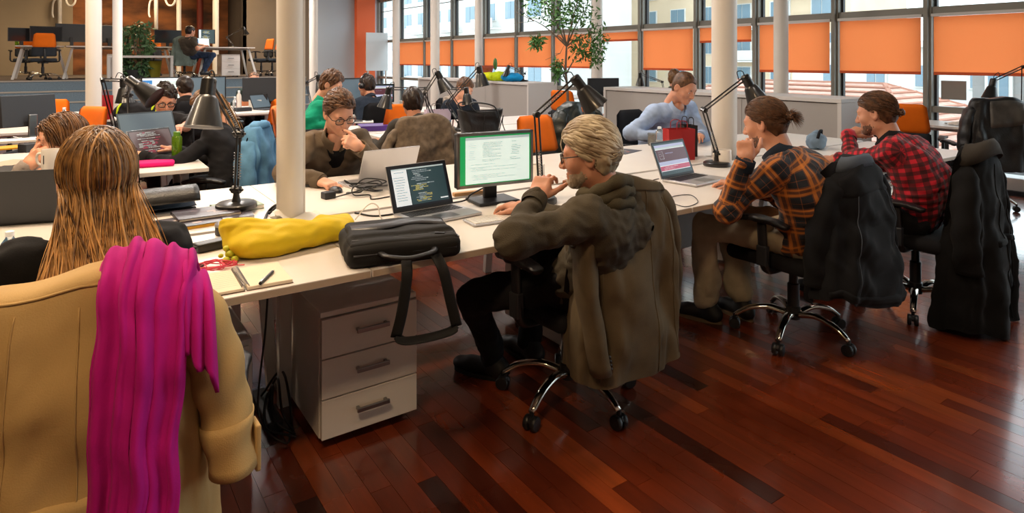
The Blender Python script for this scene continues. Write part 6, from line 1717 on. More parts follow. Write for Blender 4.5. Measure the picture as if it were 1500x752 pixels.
for i in range(44): a = i * 1.35; r = 0.02 + 0.05 * abs(math.sin(i * 0.9)); pts.append((0.40 + r * math.cos(a) * 1.1, 2.345 + r * math.sin(a) * 0.8, 0.744 + 0.012 * abs(math.sin(i * 1.7))))
cable('earphones', 'tangled pink red earphone cord beside the notebook', pts + [(0.47, 2.33, 0.744), (0.49, 2.31, 0.745)], 0.0018, mat('pink rubber', 'd8475a', rough=0.5), 'earphones', 5)
t = flat_thing('power_adapter', 'black laptop power adapter brick behind the pink earphone cord', 'adapter', (0.449,2.589,0.740), 0.25, 0.15, 0.055, 0.032, 'black_plastic', 0.006)
ob('cord', MB().tube(curve_pts([(-0.075, 0, 0.016), (-0.12, 0.01, 0.02), (-0.14, 0.06, 0.06), (-0.2, 0.07, 0.03), (-0.26, 0.02, 0.006)], 6), 0.004, 6), 'cable', t, True)
cable('cable_loop', 'thin black cable loops around the power adapter', [(0.16, 2.42, 0.744), (0.24, 2.38, 0.75), (0.33, 2.41, 0.744), (0.37, 2.36, 0.75), (0.30, 2.34, 0.744), (0.22, 2.36, 0.748), (0.12, 2.46, 0.744)], 0.003)
t = thing('tin', 'small round black tin behind the yellow bag', 'tin', (0.519,2.778,0.740)); ob('body', MB().lathe([(0.038, 0), (0.04, 0.003), (0.04, 0.04), (0.036, 0.042)], n=28), 'black_plastic', t); ob('lid', MB().lathe([(0.0415, 0.034), (0.0415, 0.044), (0.035, 0.047), (0.001, 0.047)], n=28), 'steel', t)
art1 = [mat('print a', '5a4a55', rough=0.5), mat('print b', '9c8b86', rough=0.5), mat('print c', '332e3c', rough=0.5)]
M['mag_dark'] = mat('dark magazine cover', '37303a', rough=0.35); M['mag_green'] = mat('green magazine cover', '556b3c', rough=0.35, var=0.3, vscale=14); M['spine_yellow'] = mat('yellow spine', 'd39a1c', rough=0.5)
book('magazine with a yellow spine, lower one under the lamp left of the yellow bag', (0.44, 3.04), 0.12, 0.26, 0.2, 0.014, 'mag_dark', art=(art1, 8)); book('dark magazine lying on the yellow spined one', (0.50, 3.12), 0.05, 0.25, 0.19, 0.012, 'mag_dark', z=0.7545, art=(art1, 9))
ob('spine', MB().box((0, -0.1005, 0.006), (0.256, 0.003, 0.011)), 'spine_yellow', bpy.data.objects['magazine'])
book('green and blue covered magazine left of the near column', (0.65, 3.22), 0.1, 0.2, 0.15, 0.02, 'mag_green', art=([mat('print d', '7fa3c4', rough=0.4), bpy.data.materials['print b']], 3)); book('grey magazine under the green covered magazine edge', (0.61, 3.02), -0.1, 0.13, 0.1, 0.016, 'mag_dark', art=(art1, 3))
def folder():
    t = thing('leather_folder', 'black curled leather case lying behind the blonde woman at right', 'case', (0.345, 3.33, 0.74), 0.05)
    rg = []
    for x in np.linspace(-0.15, 0.15, 12):
        rg.append([(x, 0.085 * math.cos(a), 0.056 + 0.055 * math.sin(a)) for a in [PI * (-0.48 + 1.5 * i / 20) for i in range(21)]])
    ob('shell', MB().loft(rg, closed=False), 'leather', t, True, solid=0.006)
    ob('lining', MB().loft([[(x, 0.07 * math.cos(a), 0.056 + 0.042 * math.sin(a)) for a in [PI * (-0.48 + 1.5 * i / 20) for i in range(21)]] for x in (-0.14, 0.152)], closed=False), 'collar_blue', t, True, solid=0.003)
folder()
def crumple(label, loc, s, seed, m='paper'):
    t = thing('crumpled_paper', label, 'paper', (loc[0], loc[1], 0.74), seed)
    n = 12; w = wavy(seed, s * 0.6, s * 0.07, 6); P = np.array([((i / n - 0.5) * s, (j / n - 0.5) * s * 0.7, 0.0) for i in range(n + 1) for j in range(n + 1)]); P[:, 2] = np.abs(w(P)) + 0.25 * np.maximum(0, P[:, 0]) + 0.002
    o = np_mesh('sheet', P, np.array([(i * (n + 1) + j, (i + 1) * (n + 1) + j, (i + 1) * (n + 1) + j + 1, i * (n + 1) + j + 1) for i in range(n) for j in range(n)]), m, t)
crumple('creased white leaflet right of the near column', (0.826,2.848,0.740), 0.2, 3); crumple('white paper scrap behind the yellow bag', (0.730,2.801,0.740), 0.09, 5); crumple('small red brown wrapper beside the column foot', (0.878,2.871,0.740), 0.05, 7, 'red_print')
cable('curved_cable', 'thick black cable arching beside the near column', [(0.671,2.819,0.745), (0.737,3.012,0.750), (0.762,2.995,0.780), (0.791,3.036,0.775), (0.74, 3.0, 0.748)], 0.006)
t = flat_thing('adapter_box', 'black plug box with a dark cable beside the cardigan man’s mouse'.replace('’', "'"), 'adapter', (1.076,3.195,0.740), 0.2, 0.06, 0.05, 0.035, 'black_plastic', 0.005)
g_ = np.random.default_rng(8); pts = [(1.085,3.152,0.750)]
for i in range(26):
    a = i * 0.95; pts.append((1.27 + 0.085 * math.cos(a) + 0.02 * g_.normal(), 3.18 + 0.06 * math.sin(a) + 0.02 * g_.normal(), 0.748 + 0.05 * (0.5 + 0.5 * math.sin(i * 0.7)) * (1 if i % 3 else 1.5)))
cable('coiled_cable', 'coiled black cable in front of the silver laptop', pts + [(1.244,3.038,0.744), (1.345,3.046,0.744)], 0.0035)
cable('white_cable', 'white charging cable behind the briefcase', [(1.024,2.692,0.744), (1.073,2.660,0.809), (1.105,2.638,0.803), (1.122,2.625,0.744), (1.203,2.628,0.744)], 0.003, 'white_ceramic')
cable('black_cable', 'black cable running along the desk seam to the monitor', [(1.069,2.812,0.744), (1.151,2.694,0.744), (1.466,2.739,0.744), (1.592,2.728,0.750), (1.619,2.709,0.780), (1.72, 2.74, 0.80)], 0.004)
cable('thin_cable', 'thin black cable on the desk left of the web page laptop', [(2.624,2.763,0.743), (2.648,2.596,0.743), (2.838,2.617,0.743)], 0.0025)
cable('earphone_cord', 'thin black earphone cord below the web page laptop', [(2.408,2.133,0.743), (2.405,2.047,0.743), (2.533,2.083,0.743), (2.631,2.208,0.743), (2.555,2.240,0.743), (2.476,2.216,0.743)], 0.002)
mug('white mug standing behind the lamp base at the monitor', (2.231,2.976,0.740), 2.2, 0.095, 0.036)
mug('white mug beside the lamp base of the plaid shirt man', (3.552,2.704,0.740), 2.5, 0.105, 0.045)
mug('clear amber glass at the elbow of the light blue shirt man', (3.912,3.682,0.740), 0, 0.10, 0.035, 'clear_plastic', False, cat='glass', fill=mat('tea', '7a5a34', rough=0.2))
bottle('small clear water bottle beside the amber glass', (3.963,3.647,0.740), 0.15, 0.035)
t = thing('mug', 'white mug lifted in the hand of the brown haired woman', 'mug', (-0.065,3.746,0.920), 2.6)
src = mug('x', (0, 0), 0, 0.095, 0.042)
for c_ in list(src.children): c_.parent = t
bpy.data.objects.remove(src)
ob('printed_mark', MB().quad([(0.0424 * math.cos(a), 0.0424 * math.sin(a), z) for a, z in ((1.2, 0.03), (1.35, 0.03), (1.35, 0.07), (1.2, 0.07))]), 'dark_plastic', t)
flat_thing('wallet', 'small brown wallet near the lamp base', 'wallet', (2.344,2.824,0.740), 0.4, 0.09, 0.06, 0.018, mat('tan leather', '8a5a3c', rough=0.6), 0.004)
flat_thing('wood_block', 'pale wooden strip behind the monitor stand', 'wood', (1.717,2.873,0.740), -0.1, 0.2, 0.03, 0.018, mat('pale wood', 'b98f5e', rough=0.6), 0.003)
book('brochure with a dark photo cover on the far desk behind the web page laptop', (3.468,3.562,0.740)[:2], 0.3, 0.26, 0.19, 0.003, 'mag_dark', art=([mat('print e', 'b06a5c', rough=0.4), bpy.data.materials['print b']], 5), name='brochure', cat='brochure')
flat_thing('pink_sheet', 'pink paper sheet before the light blue shirt man', 'paper', (4.283,3.802,0.740), 0.2, 0.2, 0.14, 0.003, mat('pink paper', 'dd8fa0', rough=0.8), 0)
def gift_bag(label, loc, rz, w, d, h, m, hm_):
    t = thing('paper_bag', label, 'bag', (loc[0], loc[1], 0.74), rz)
    b = MB(); r = []
    for k, z in ((1, 0), (1.0, h * 0.5), (1.02, h)): r.append([(-w / 2 * k, -d / 2, z), (0, -d / 2 * (1.05 if z else 1), z), (w / 2 * k, -d / 2, z), (w / 2 * k * (0.93 if z else 1), 0, z), (w / 2 * k, d / 2, z), (0, d / 2, z), (-w / 2 * k, d / 2, z), (-w / 2 * k * (0.93 if z else 1), 0, z)])
    ob('bag', b.loft(r, 0, True, False), m, t, smooth=False, solid=0.003)
    for s in (-1, 1): ob('handle', MB().tube(curve_pts([(-w * 0.2, s * d / 2, h - 0.02), (-w * 0.17, s * d / 2, h + 0.05), (w * 0.17, s * d / 2, h + 0.05), (w * 0.2, s * d / 2, h - 0.02)], 5), 0.003, 5), hm_, t, True)
    return t
rb = gift_bag('dark red paper gift bag on the far desk beside the lamp', (3.52, 3.06), -0.4, 0.19, 0.1, 0.215, 'red_print', 'red_print')
ob('emblem', MB().cyl((-0.03, -0.0535, 0.12), (-0.03, -0.055, 0.12), 0.02, n=20), mat('red foil', 'c33a36', rough=0.3), rb)
gift_bag('black paper bag right behind the red gift bag', (3.695, 3.13), -0.4, 0.10, 0.1, 0.225, 'black_plastic', 'cable')
bottle('clear water bottle with a blue label at the left edge of the near desk', (-0.155,2.607,0.740)[:2], 0.15, 0.027, lab='blue_label')
t = thing('pen', 'purple pen on the desk at the left edge', 'pen', (-0.223,3.545,0.745), 1.3); ob('barrel', MB().cyl((-0.06, 0, 0), (0.06, 0, 0), 0.005, n=8), mat('purple plastic', '3b2a6b', rough=0.4), t); ob('clip', MB().box((-0.04, 0, 0.006), (0.035, 0.004, 0.002)), 'steel', t)

t = thing('bag', 'small grey blue bag on the desk behind the plaid shirt man', 'bag', (4.824,2.812,0.740), 0.4)
v, q = sdf([EL((0, 0, 0.06), (0.11, 0.07, 0.07), k=0.04), EL((0.06, 0.02, 0.05), (0.07, 0.06, 0.06), k=0.04)], 0.01, disp=wavy(8, 0.07, 0.008, 6), post=lambda F_, P: np.maximum(F_, 0.001 - P[:, 2])); np_mesh('body', v, q, fabric('grey blue nylon', '7d93a6', rough=0.6), t)
ob('strap', MB().tube(curve_pts([(-0.09, -0.02, 0.09), (-0.05, -0.03, 0.14), (0.03, -0.03, 0.145), (0.1, -0.02, 0.1)], 5), 0.012, 8, flat=0.4), 'black_cloth', t, True)

# ================================================================ LAMPS
desk_lamp('black desk lamp with the big shade between the left desks, nearest lamp', (0.635, 3.16, 0.7555), (0.648,3.170,1.096), (0.491,2.987,1.344), (-0.14, -0.2, -1), 1.02)
desk_lamp('black desk lamp standing behind the monitor of the grey haired man', (1.900,2.517,0.740), (1.883,2.528,1.170), (2.085,2.474,1.341), (0.42, -0.30, -0.72), 0.92)
desk_lamp('black desk lamp beside the red gift bag and white mug', (3.511,2.732,0.740), (3.343,2.701,1.117), (3.632,2.600,1.320), (0.36, -0.25, -0.85), 1.0)
desk_lamp('black lamp with a wide tilted shade left of the man with glasses', (0.371,5.519,0.740), (0.351,5.401,1.179), (0.355,5.277,1.291), (0.72, -0.5, -0.62), 1.15)
desk_lamp('black lamp with a low drooping shade behind the tilted one at far left', (0.336,6.689,0.740), (0.233,6.392,1.269), (0.386,6.408,1.260), (0.05, 0.0, -1), 1.0)
desk_lamp('black lamp leaning over the slim white column', (2.855,5.402,0.740), (2.746,5.454,1.113), (2.875,5.426,1.311), (0.35, -0.25, -0.8), 1.0)
desk_lamp('black lamp hanging low in front of the orange chair', (3.043,5.935,0.740), (2.967,5.848,1.144), (2.538,5.778,1.158), (-0.2, 0.1, -1), 1.0)
desk_lamp('black lamp with a long arm beside the terracotta pot', (3.140,5.487,0.740), (3.046,5.551,1.007), (3.357,5.459,1.359), (0.15, -0.1, -1), 1.0)
desk_lamp('black lamp shade right in front of the woman in navy', (3.120,5.220,0.740), (2.998,5.463,1.158), (3.099,5.272,1.162), (0.05, -0.1, -1), 0.8)
desk_lamp('small black lamp on the low cabinet below the orange blinds', (6.6, 9.25, 1.05), (6.617,9.225,1.188), (6.351,9.346,1.320), (-0.25, 0.1, -1), 1.0)
desk_lamp('black lamp at the window behind the light blue shirt man', (7.245,6.548,0.807)[:2] + (0.74,), (7.204,6.577,1.108), (6.792,6.616,1.233), (0.1, 0.1, -1), 0.9)
desk_lamp('black lamp on the window table at the right edge', (7.85, 2.42, 0.74), (7.805,2.401,1.366), (7.678,2.610,1.227), (-0.2, 0.1, -1), 1.0)
desk_lamp('black lamp left of the man in the green sweater', (2.456,7.898,0.788)[:2] + (0.74,), (2.401,7.936,1.156), (2.486,7.756,1.234), (0.2, -0.1, -1), 1.0)
desk_lamp('second black lamp behind the head of the green sweater man', (2.765,8.292,0.747)[:2] + (0.74,), (2.780,8.282,1.093), (2.696,8.218,1.185), (0.0, -0.1, -1), 0.9)
desk_lamp('thin black lamp on the right stage desk', (3.45, 17.6, 1.74), (3.3, 17.6, 2.0), (3.7, 17.5, 2.25), (0.3, -0.2, -1), 1.0)
for l_, u_, d_ in ():
    pass

# ================================================================ SECOND AND THIRD ROWS
laptop('laptop with a dark code screen on the pink pouch desk', (0.579,5.100,0.740)[:2], 0.55, 0.33, 0.22, 28, 'dark_code', body='aluminium')
laptop('large grey laptop with a blank screen behind the code laptop', (0.56, 5.17), 0.38, 0.40, 0.27, 24, 'blank', hgt=0.33, body='dark_plastic', lid='dark_plastic', bezel='screen_grey')
flat_thing('pouch', 'bright pink zip pouch at the edge of the left desk', 'pouch', (0.449,4.837,0.740), -0.15, 0.27, 0.17, 0.03, fabric('pink felt', 'd4186c', var=0.1), 0.012)
bottle('green plastic drinking bottle on the left desk', (0.614,4.965,0.740)[:2], 0.20, 0.033, 'green_plastic', mat('dark green cap', '4f7d18', rough=0.4), sq=True)
flat_thing('carton', 'small beige carton behind the pink pouch', 'box', (0.454,5.301,0.740), 0.1, 0.13, 0.07, 0.04, mat('beige card', 'c9ae92', rough=0.8), 0.002)
mug('white mug on the left desk behind the blonde hair', (0.353,5.792,0.740), 0.3, 0.10, 0.045)
monitor('grey monitor back tilted on its stand at far left', (-0.273,7.168,0.740)[:2], PI + 0.5, 0.44, 0.28, lift=0.1, tilt=-8, stand='steel')
for i, (l, u, v, w, d, h, m_) in enumerate((('stack of papers beside the monitor stand at far left', 22, 208, 0.3, 0.22, 0.02, 'paper'), ('yellow folder beside the far left monitor', 18, 217, 0.28, 0.2, 0.012, 'spine_yellow'), ('dark box under the far left monitor', 45, 222, 0.12, 0.1, 0.06, 'dark_plastic'), ('brown envelope on the left desk', 15, 240, 0.28, 0.2, 0.008, 'table_edge'), ('black tablet on the left desk', 14, 250, 0.3, 0.2, 0.012, 'black_plastic'), ('white sheet on the left desk', 14, 268, 0.25, 0.2, 0.003, 'paper'))):
    p_ = (0.566 * 661.5 / (v - 87) + 0.824 * 661.5 / (v - 87) * (u - 750) / 945, 0.824 * 661.5 / (v - 87) - 0.566 * 661.5 / (v - 87) * (u - 750) / 945)
    flat_thing(('paper_stack', 'folder', 'box', 'envelope', 'tablet', 'sheet')[i], l, ('paper', 'folder', 'box', 'envelope', 'tablet', 'paper')[i], (*p_, 0.74), 0.3 * i, w, d, h, m_, 0.001)
bottle('clear bottle with a white cap before the orange chair at far left', (-0.038,8.134,0.740)[:2], 0.2, 0.033)
def backpack():
    p = (0.677,8.553,0.740); t = thing('backpack', 'black backpack with neon yellow trim on the desk left of the man with glasses', 'bag', p, -0.5)
    w = wavy(4, 0.12, 0.01, 5)
    v, q = sdf([EL((0, 0, 0.09), (0.27, 0.15, 0.10), k=0.05), EL((-0.12, 0.0, 0.13), (0.14, 0.12, 0.09), k=0.05), EL((0.18, 0, 0.12), (0.1, 0.1, 0.08), k=0.05)], 0.012, disp=w, post=lambda F_, P: np.maximum(F_, 0.001 - P[:, 2])); np_mesh('body', v, q, 'black_cloth', t)
    neon = mat('neon yellow', 'c8dc1e', rough=0.6)
    for x in (-0.2, 0.17, 0.22): ob('trim', MB().tube(curve_pts([(x, -0.11, 0.08), (x + 0.02, -0.11, 0.16), (x + 0.05, -0.06, 0.21), (x + 0.07, 0.0, 0.19)], 5), 0.012, 6), neon, t, True)
    ob('strap', MB().tube(curve_pts([(-0.1, -0.13, 0.1), (-0.06, -0.2, 0.03), (-0.07, -0.24, -0.1), (-0.05, -0.2, -0.2)], 5), 0.025, 8, flat=0.25), 'black_cloth', t, True)
    return t
backpack()
gift_bag('red paper bag on the desk right of the white left column', (0.337,8.889,0.740)[:2], 0.3, 0.16, 0.1, 0.28, 'red_print', 'red_print')
t = thing('clothes_heap', 'dark jacket heap on the left desk beside the mug', 'clothes', (0.354,7.401,0.740), 0.2); v, q = sdf([EL((0, 0, 0.03), (0.2, 0.12, 0.05), k=0.04), EL((0.12, 0.05, 0.04), (0.1, 0.08, 0.05), k=0.04)], 0.012, disp=wavy(8, 0.07, 0.014, 6), post=lambda F_, P: np.maximum(F_, 0.001 - P[:, 2])); np_mesh('heap', v, q, 'black_cloth', t)
monitor('monitor with a blue and white mail screen before the dark haired man', (1.087,9.870,1.033)[:2], 0.15, 0.62, 0.36, lift=0.1, kind='mail'); monitor('grey monitor right of the dark haired man', (1.542,9.861,1.030)[:2], 0.2, 0.6, 0.36, lift=0.1, kind='blank')
monitor('large dark monitor back at the far desk with bottles', (2.307,9.578,0.924)[:2], PI - 0.3, 0.6, 0.34, lift=0.1); laptop('dark laptop beside the far orange chair', (2.296,9.343,0.745)[:2], 0.5, 0.32, 0.22, 25, 'blank', body='dark_plastic', lid='dark_plastic')
monitor('blue grey monitor left of the man with headphones', (2.978,8.024,1.018)[:2], 0.2, 0.6, 0.36, lift=0.1, kind='blank'); monitor('small monitor with a picture before the man with headphones', (3.337,7.899,0.969)[:2], -0.1, 0.36, 0.24, lift=0.14, kind='page')
monitor('dark monitor back at the window left of the light blue shirt man', (6.568,7.135,0.952)[:2], PI - 0.3, 0.5, 0.3, lift=0.12)
for l, u, v, h, r, c_ in (('tall white pump bottle on the far desk', 350, 160, 0.26, 0.035, 'white_ceramic'), ('clear bottle on the far desk left of the pump bottle', 345, 162, 0.19, 0.03, 'clear_plastic')): bottle(l, (1.972,9.640,0.740)[:2] if h > 0.2 else (1.873,9.415,0.740)[:2], h, r, c_)
bottle('tiny water bottle on the desk beside the purple binder', (2.771,6.204,0.740)[:2], 0.17, 0.03); bottle('small dark red bottle on the window ledge above the orange chair', (8.42, 3.95), 0.07, 0.03, mat('dark red glass', '7a1420', rough=0.2), 'black_plastic', z=0.89)
for i, (l, u, v, w, d, h, c_) in enumerate((('pink cup shaped box on the far desk', 332, 161, 0.08, 0.08, 0.1, 'c98a78'), ('black gadget heap on the far desk', 356, 163, 0.2, 0.12, 0.05, '1b1d22'), ('white box on the far desk', 374, 160, 0.14, 0.1, 0.13, 'd8d6cf'), ('brown carton on the far desk', 362, 155, 0.2, 0.1, 0.08, 'b56a3c'))):
    dd = 661.5 / (v - 87); flat_thing('box', l, 'box', (0.566 * dd + 0.824 * dd * (u - 750) / 945, 0.824 * dd - 0.566 * dd * (u - 750) / 945, 0.74), 0.2 * i, w, d, h, mat('box %s' % c_, c_, rough=0.6), 0.004)
t = thing('binder', 'purple ring binder lying before the cardigan man, second row', 'binder', (2.517,6.063,0.740), -0.25)
ob('cover', MB().box((0, 0, 0.003), (0.32, 0.28, 0.006)).box((0, 0, 0.046), (0.32, 0.28, 0.006)).box((0, -0.138, 0.025), (0.32, 0.006, 0.048)), mat('purple card', '4b2a82', rough=0.4), t); ob('pages', MB().box((0, 0.0, 0.025), (0.31, 0.26, 0.03)), 'paper', t)
laptop('white laptop seen edge on above the purple binder', (2.706,6.865,0.740)[:2], 1.2, 0.32, 0.22, 35, 'mail', body='white_paint', lid='white_paint')
book('dark closed tablet case on the second row desk', (2.55, 5.35), 0.1, 0.26, 0.19, 0.014, 'mag_dark', name='tablet_case', cat='tablet case')
gift_bag('lilac paper box behind the fleece jacket chair', (3.027,5.712,0.740)[:2], -0.2, 0.24, 0.1, 0.2, mat('lilac card', 'b9a9bb', rough=0.7), 'cable')
t = thing('pencil_cup', 'clear cup of pens on the second row desk', 'cup', (2.856,5.140,0.740)); ob('cup', MB().lathe([(0.035, 0), (0.037, 0.09), (0.035, 0.09), (0.033, 0.003)], n=20), 'clear_plastic', t)
for k in range(6): ob('pen', MB().cyl((0.015 * math.cos(k), 0.015 * math.sin(k), 0.005), (0.03 * math.cos(k), 0.03 * math.sin(k), 0.15), 0.004, n=6), ('red_print', 'blue_label', 'black_plastic')[k % 3], t)
crumple('pink tissue pack on the second row desk', (2.746,5.092,0.740), 0.12, 9, mat('pink tissue', 'd7a9b8', rough=0.8)); crumple('yellow snack wrapper beside the black tote bag', (2.783,4.948,0.740), 0.1, 10, 'spine_yellow')
def tote():
    t = thing('tote_bag', 'large black leather tote bag standing on the second row desk', 'bag', (3.189,5.172,0.740), -0.15)
    rg = []
    w = wavy(3, 0.12, 0.010, 5)
    for i in range(13):
        f = i / 12; W_ = 0.17 + 0.055 * f; D_ = 0.085 - 0.02 * f
        P = np.array([(W_ * math.copysign(abs(math.cos(a)) ** 0.45, math.cos(a)), D_ * math.copysign(abs(math.sin(a)) ** 0.6, math.sin(a)), 0.235 * f - (0.02 * (1 - (math.cos(a)) ** 2) if i == 12 else 0)) for a in [2 * PI * j / 40 for j in range(40)]])
        P[:, 1] += w(P) * (0.3 + f); rg.append([tuple(p) for p in P])
    ob('body', MB().loft(rg, 0, True, False), 'leather', t, True, solid=0.005)
    for s in (-1, 1): ob('handle', MB().tube(curve_pts([(-0.1 - 0.03 * s, s * 0.06, 0.21), (-0.13, s * 0.075, 0.28), (-0.07, s * 0.08, 0.30), (0.1, s * 0.10, 0.26), (0.16, s * 0.09, 0.14)] if s < 0 else [(-0.17, 0.05, 0.22), (-0.2, 0.05, 0.28), (-0.14, 0.05, 0.30), (-0.06, 0.05, 0.27)], 6), 0.011, 8, flat=0.6), 'leather', t, True)
    ob('seam', MB().tube([(0.0, -0.09 - 0.001 * i, 0.02 * i) for i in range(12)], 0.003, 5), 'leather', t, True)
tote()
cable('tote_cable', 'black cable loop right of the tote bag', [(3.313,5.045,0.744), (3.275,4.908,0.922), (3.270,4.912,0.859), (3.439,5.095,0.744), (3.455,4.948,0.744)], 0.005)
flat_thing('stool_cushion', 'dark grey bundle on the desk left of the leather jacket chair', 'clothes', (3.702,4.820,0.740), 0.3, 0.25, 0.12, 0.06, 'hood_lining', 0.02)
t = thing('plant_pot', 'terracotta flower pot on the low cabinet', 'pot', (6.5, 10.35, 1.05)); ob('pot', MB().lathe([(0.1, 0), (0.15, 0.22), (0.165, 0.22), (0.165, 0.27), (0.14, 0.27), (0.13, 0.2)], n=24), 'terracotta', t); ob('soil', MB().cyl((0, 0, 0.2), (0, 0, 0.24), 0.135, n=20), 'soil', t); ob('rim_leaf', MB().ball((0.16, -0.1, 0.3), (0.05, 0.03, 0.12), 8), 'leaf', t, True)
for l, y, c_, z_ in (('lime yellow cushion lying before the terracotta pot', 10.1, 'cfd21a', 0.0), ('yellow green cushion lump right of the terracotta pot', 9.75, 'b9cf16', 0.02), ('bright blue cushion right of the yellow ones', 9.35, '1288c4', 0.0)):
    t = thing('cushion', l, 'cushion', (6.42, y, 1.05)); v, q = sdf([EL((0, 0, 0.07), (0.16, 0.26, 0.075 + z_), k=0.05)], 0.015, disp=wavy(5, 0.15, 0.01), post=lambda F_, P: np.maximum(F_, 0.001 - P[:, 2])); np_mesh('cover', v, q, fabric('cushion ' + c_, c_), t)
crumple('newspapers lying on the right window table', (7.85, 2.95), 0.28, 12)
t = thing('waste_bin', 'black wire waste bin with a clear bag under the left desk', 'bin', (0.80, 4.78, 0)); ob('bin', MB().lathe([(0.11, 0), (0.14, 0.42), (0.135, 0.42), (0.105, 0.01)], n=24), 'black_metal', t); ob('liner', MB().lathe([(0.142, 0.36), (0.145, 0.43), (0.125, 0.42), (0.12, 0.3)], n=24), 'clear_plastic', t)

# ================================================================ INDOOR TREE, STAGE
def indoor_tree():
    p = (5.662,6.908,0.988); t = thing('indoor_tree', 'slim indoor tree with small leaves rising before the windows', 'tree', (p[0], p[1], 0))
    ob('pot', MB().lathe([(0.16, 0), (0.2, 0.36), (0.21, 0.4), (0.18, 0.4), (0.17, 0.33)], n=24), 'white_paint', t); ob('soil', MB().cyl((0, 0, 0.3), (0, 0, 0.35), 0.17, n=20), 'soil', t)
    rv = Vector((0.824, -0.566, 0))
    b = MB(); tip = Vector((0, 0, 1.62))
    b.tube(curve_pts([(0, 0, 0.3), (0.02, 0.0, 0.9), (0.0, 0.02, 1.3), tuple(tip)], 6), [0.022 - 0.0005 * i for i in range(19)], 8)
    ends = []
    for x, z, y in ((-0.55, 2.05, 0.1), (-0.42, 2.35, -0.1), (-0.1, 2.5, 0.2), (0.12, 2.4, -0.15), (0.35, 2.15, 0.1), (0.42, 1.8, 0.0), (-0.25, 1.75, -0.1), (0.25, 1.55, 0.15), (-0.12, 1.45, 0)):
        e = rv * x + Vector((0.1 * y, y, z)); m = tip.lerp(e, 0.5) + Vector((0, 0, 0.06)); s = tip if z > 1.7 else Vector((0, 0, 1.25))
        b.tube(curve_pts([s, m if z > 1.7 else s.lerp(e, 0.5), e], 5), [0.013 - 0.001 * i for i in range(11)], 6); ends.append(e)
        for k in range(3):
            f = e + Vector((random.uniform(-.2, .2), random.uniform(-.2, .2), random.uniform(-.12, .2))); b.tube([m.lerp(e, 0.5), f], [0.005, 0.002], 5)
    ob('branches', b, 'bark', t, True)
    cen = [(tuple(rv * x + Vector((0, y, z))), r) for x, y, z, r in ((-0.35, 0, 2.15, (.26, .3, .22)), (0.0, 0.1, 2.3, (.3, .3, .25)), (0.2, 0, 2.1, (.25, .25, .25)), (-0.1, -0.1, 2.0, (.25, .2, .2)), (0.42, 0, 1.75, (.16, .2, .22)), (0.4, 0, 1.5, (.1, .14, .2)), (-0.42, 0, 1.68, (.09, .1, .1)), (0.18, 0, 1.6, (.16, .15, .2)), (-0.12, 0, 1.3, (.07, .1, .16)), (-0.05, 0, 2.55, (.3, .3, .15)))]
    tree_leaves(t, cen, 1500, 0.085, 'leaf', seed=3)
indoor_tree()
def bamboo():
    p = (1.293,17.191,1.235); t = thing('potted_bamboo', 'leafy potted bamboo at the stage edge', 'plant', (p[0], p[1], 1.0))
    ob('pot', MB().lathe([(0.18, 0), (0.2, 0.2), (0.18, 0.2), (0.17, 0.15)], n=20), 'dark_plastic', t); b = MB()
    rv = Vector((0.824, -0.566, 0))
    for k in range(9):
        x = random.uniform(-0.3, 0.3); b.tube([tuple(rv * x * 0.4 + Vector((0, random.uniform(-.1, .1), 0.1))), tuple(rv * x + Vector((0, 0, random.uniform(0.8, 1.3))))], 0.012, 5)
    ob('stems', b, 'bark', t, True)
    tree_leaves(t, [(tuple(rv * x + Vector((0, 0, z))), r) for x, z, r in ((-0.22, 0.9, (.2, .25, .3)), (0.05, 1.1, (.3, .25, .2)), (-0.25, 0.5, (.15, .2, .3)), (0.15, 0.3, (.16, .2, .3)), (0.25, 0.75, (.14, .2, .25)), (-0.15, 0.2, (.14, .2, .2)))], 900, 0.16, 'leaf_dark', seed=9, droop=0.6)
bamboo()
for l, x0, x1, y0 in (('left stage desk with slanted legs and the orange chairs', -0.95, -0.08, 17.4), ('stage desk behind the left white columns', -0.05, 2.1, 17.3), ('right stage desk with slanted legs above the drawer unit', 2.62, 3.85, 16.95)):
    d_ = desk(l, x0, x1, y0, y0 + 1.2, group='slant legged stage desks', splay=0.14); d_.location.z = 1.0
pedestal('white drawer unit under the right stage desk', (3.3, 17.05, 1.0), 0.0, 0.42, 0.6, 0.56)
pedestal('grey drawer unit on the stage between the two left columns', (0.95, 17.4, 1.0), 0.0, 0.42, 0.6, 0.56)
def rail():
    t = thing('low_rail', 'low white bench frame at the stage edge before the bamboo', 'bench', (1.35, 16.9, 1.0))
    ob('top_bar', MB().box((0, 0, 0.5), (1.3, 0.3, 0.05)), 'white_metal', t, bevel=0.003)
    for s in (-0.62, 0.62): ob('leg', MB().box((s, 0, 0.24), (0.06, 0.28, 0.48)), 'white_metal', t, bevel=0.003)
rail()
t = thing('planter', 'olive yellow round planter on the stage under the white bench frame', 'planter', (1.62, 17.3, 1.0)); ob('tub', MB().lathe([(0.16, 0), (0.2, 0.38), (0.215, 0.4), (0.19, 0.4), (0.15, 0.02)], n=24), mat('olive yellow plastic', '8c8420', rough=0.5), t)
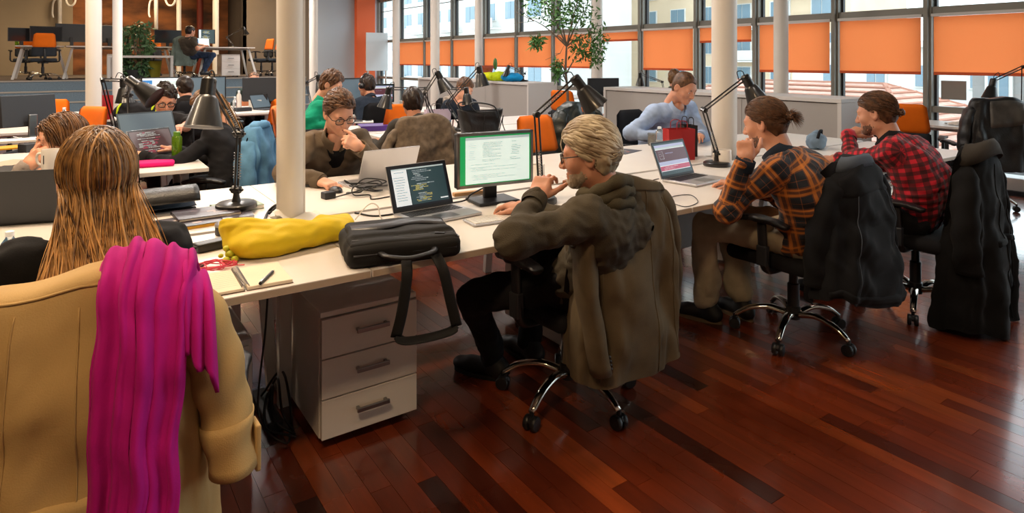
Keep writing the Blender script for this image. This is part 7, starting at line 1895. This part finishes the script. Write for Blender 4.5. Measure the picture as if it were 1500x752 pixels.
for l, u, d, rz, w, h, kd in (('black monitor back on the left stage desk before the white column', 105, 14.9, PI + 0.2, 0.6, 0.42, 'off'), ('black monitor on the stage at far left', 32, 14.4, 0.2, 0.5, 0.3, 'off'), ('wide black monitor behind the left orange stage chair', 68, 14.5, 0.1, 0.6, 0.34, 'off'), ('black monitor back on the stage between the columns', 160, 15.6, PI + 0.3, 0.55, 0.42, 'off'), ('black monitor on the stage behind the bamboo chair', 246, 15.9, 0.1, 0.6, 0.32, 'off'), ('monitor with green code text on the right stage desk', 302, 16.4, 0.25, 0.42, 0.36, 'green_code')):
    monitor(l, (0.566 * d + 0.824 * d * (u - 750) / 945, 0.824 * d - 0.566 * d * (u - 750) / 945), rz, w, h, z=1.74, lift=0.1, kind=kd)
laptop('blue screened laptop beside the green code monitor on the stage', (2.801,17.611,1.764)[:2], 0.2, 0.34, 0.24, 15, 'mail', z=1.74)
bottle('green bottle at the far left of the stage', (-0.975,18.628,1.738)[:2], 0.28, 0.04, 'green_plastic', 'black_plastic', z=1.74)
for l, u, w in (('yellow lit white column on the stage, left one', 107, 0.07), ('yellow lit white column on the stage behind the code screen man', 262, 0.06), ('yellow lit white column on the stage right of the code monitor', 316, 0.08)):
    d = 18.6; column((0.566 * d + 0.824 * d * (u - 750) / 945, 0.824 * d - 0.566 * d * (u - 750) / 945), w, l, z0=1.0)
for l, u, vb in (('hanging pale duct tube over the stage, left', 88, 68), ('hanging pale duct tube over the stage, by the mural', 229, 47)):
    d = 18.0; x, y = 0.566 * d + 0.824 * d * (u - 750) / 945, 0.824 * d - 0.566 * d * (u - 750) / 945
    t = thing('hanging_tube', l, 'tube', (x, y, 2.0)); ob('tube', MB().tube([(0, 0, 0), (0, 0, 1.0), (0, 0, 2.3)], [0.045, 0.05, 0.06], 14), 'column_paint', t, True); ob('hook', MB().tube(curve_pts([(-0.02, 0, 1.15), (-0.14, 0.05, 1.05), (-0.17, 0.05, 0.75), (-0.15, 0.03, 0.6)], 6), 0.025, 8), 'column_paint', t, True)
for l, u in (('pale ring shaped hanger above the mural', 250), ('pale ring shaped hanger at the left stage column', 104)):
    d = 17.6; x, y = 0.566 * d + 0.824 * d * (u - 750) / 945, 0.824 * d - 0.566 * d * (u - 750) / 945
    t = thing('hanging_ring', l, 'ring', (x, y, 3.1)); ob('ring', MB().tube([(0.824 * 0.13 * math.cos(a), -0.566 * 0.13 * math.cos(a), 0.2 * math.sin(a)) for a in [2 * PI * i / 30 for i in range(31)]], 0.028, 8), 'column_paint', t, True); ob('wire', MB().cyl((0, 0, 0.2), (0, 0, 1.2), 0.006, n=6), 'steel', t)
# unseen warm fill lights added to brighten the stage
for x, y, p_ in ((1.0, 19.5, 150), (-2.5, 18.0, 110), (3.6, 18.5, 110)):
    t = thing('ceiling_fill', 'unseen warm fill light added over the ' + {150: 'stage mural', 40: '', 110: 'stage end near x'}[p_].replace('near x', 'at the left' if x < 0 else 'at the right'), 'lamp', (x, y, 4.0), group='added stage fill lights'); ob('housing', MB().cyl((0, 0, 0), (0, 0, 0.3), 0.1, n=16), 'white_metal', t); area_lamp('light', (0, 0, -0.01), (0.5, 0.5), p_, (1.0, 0.72, 0.42), parent=t)
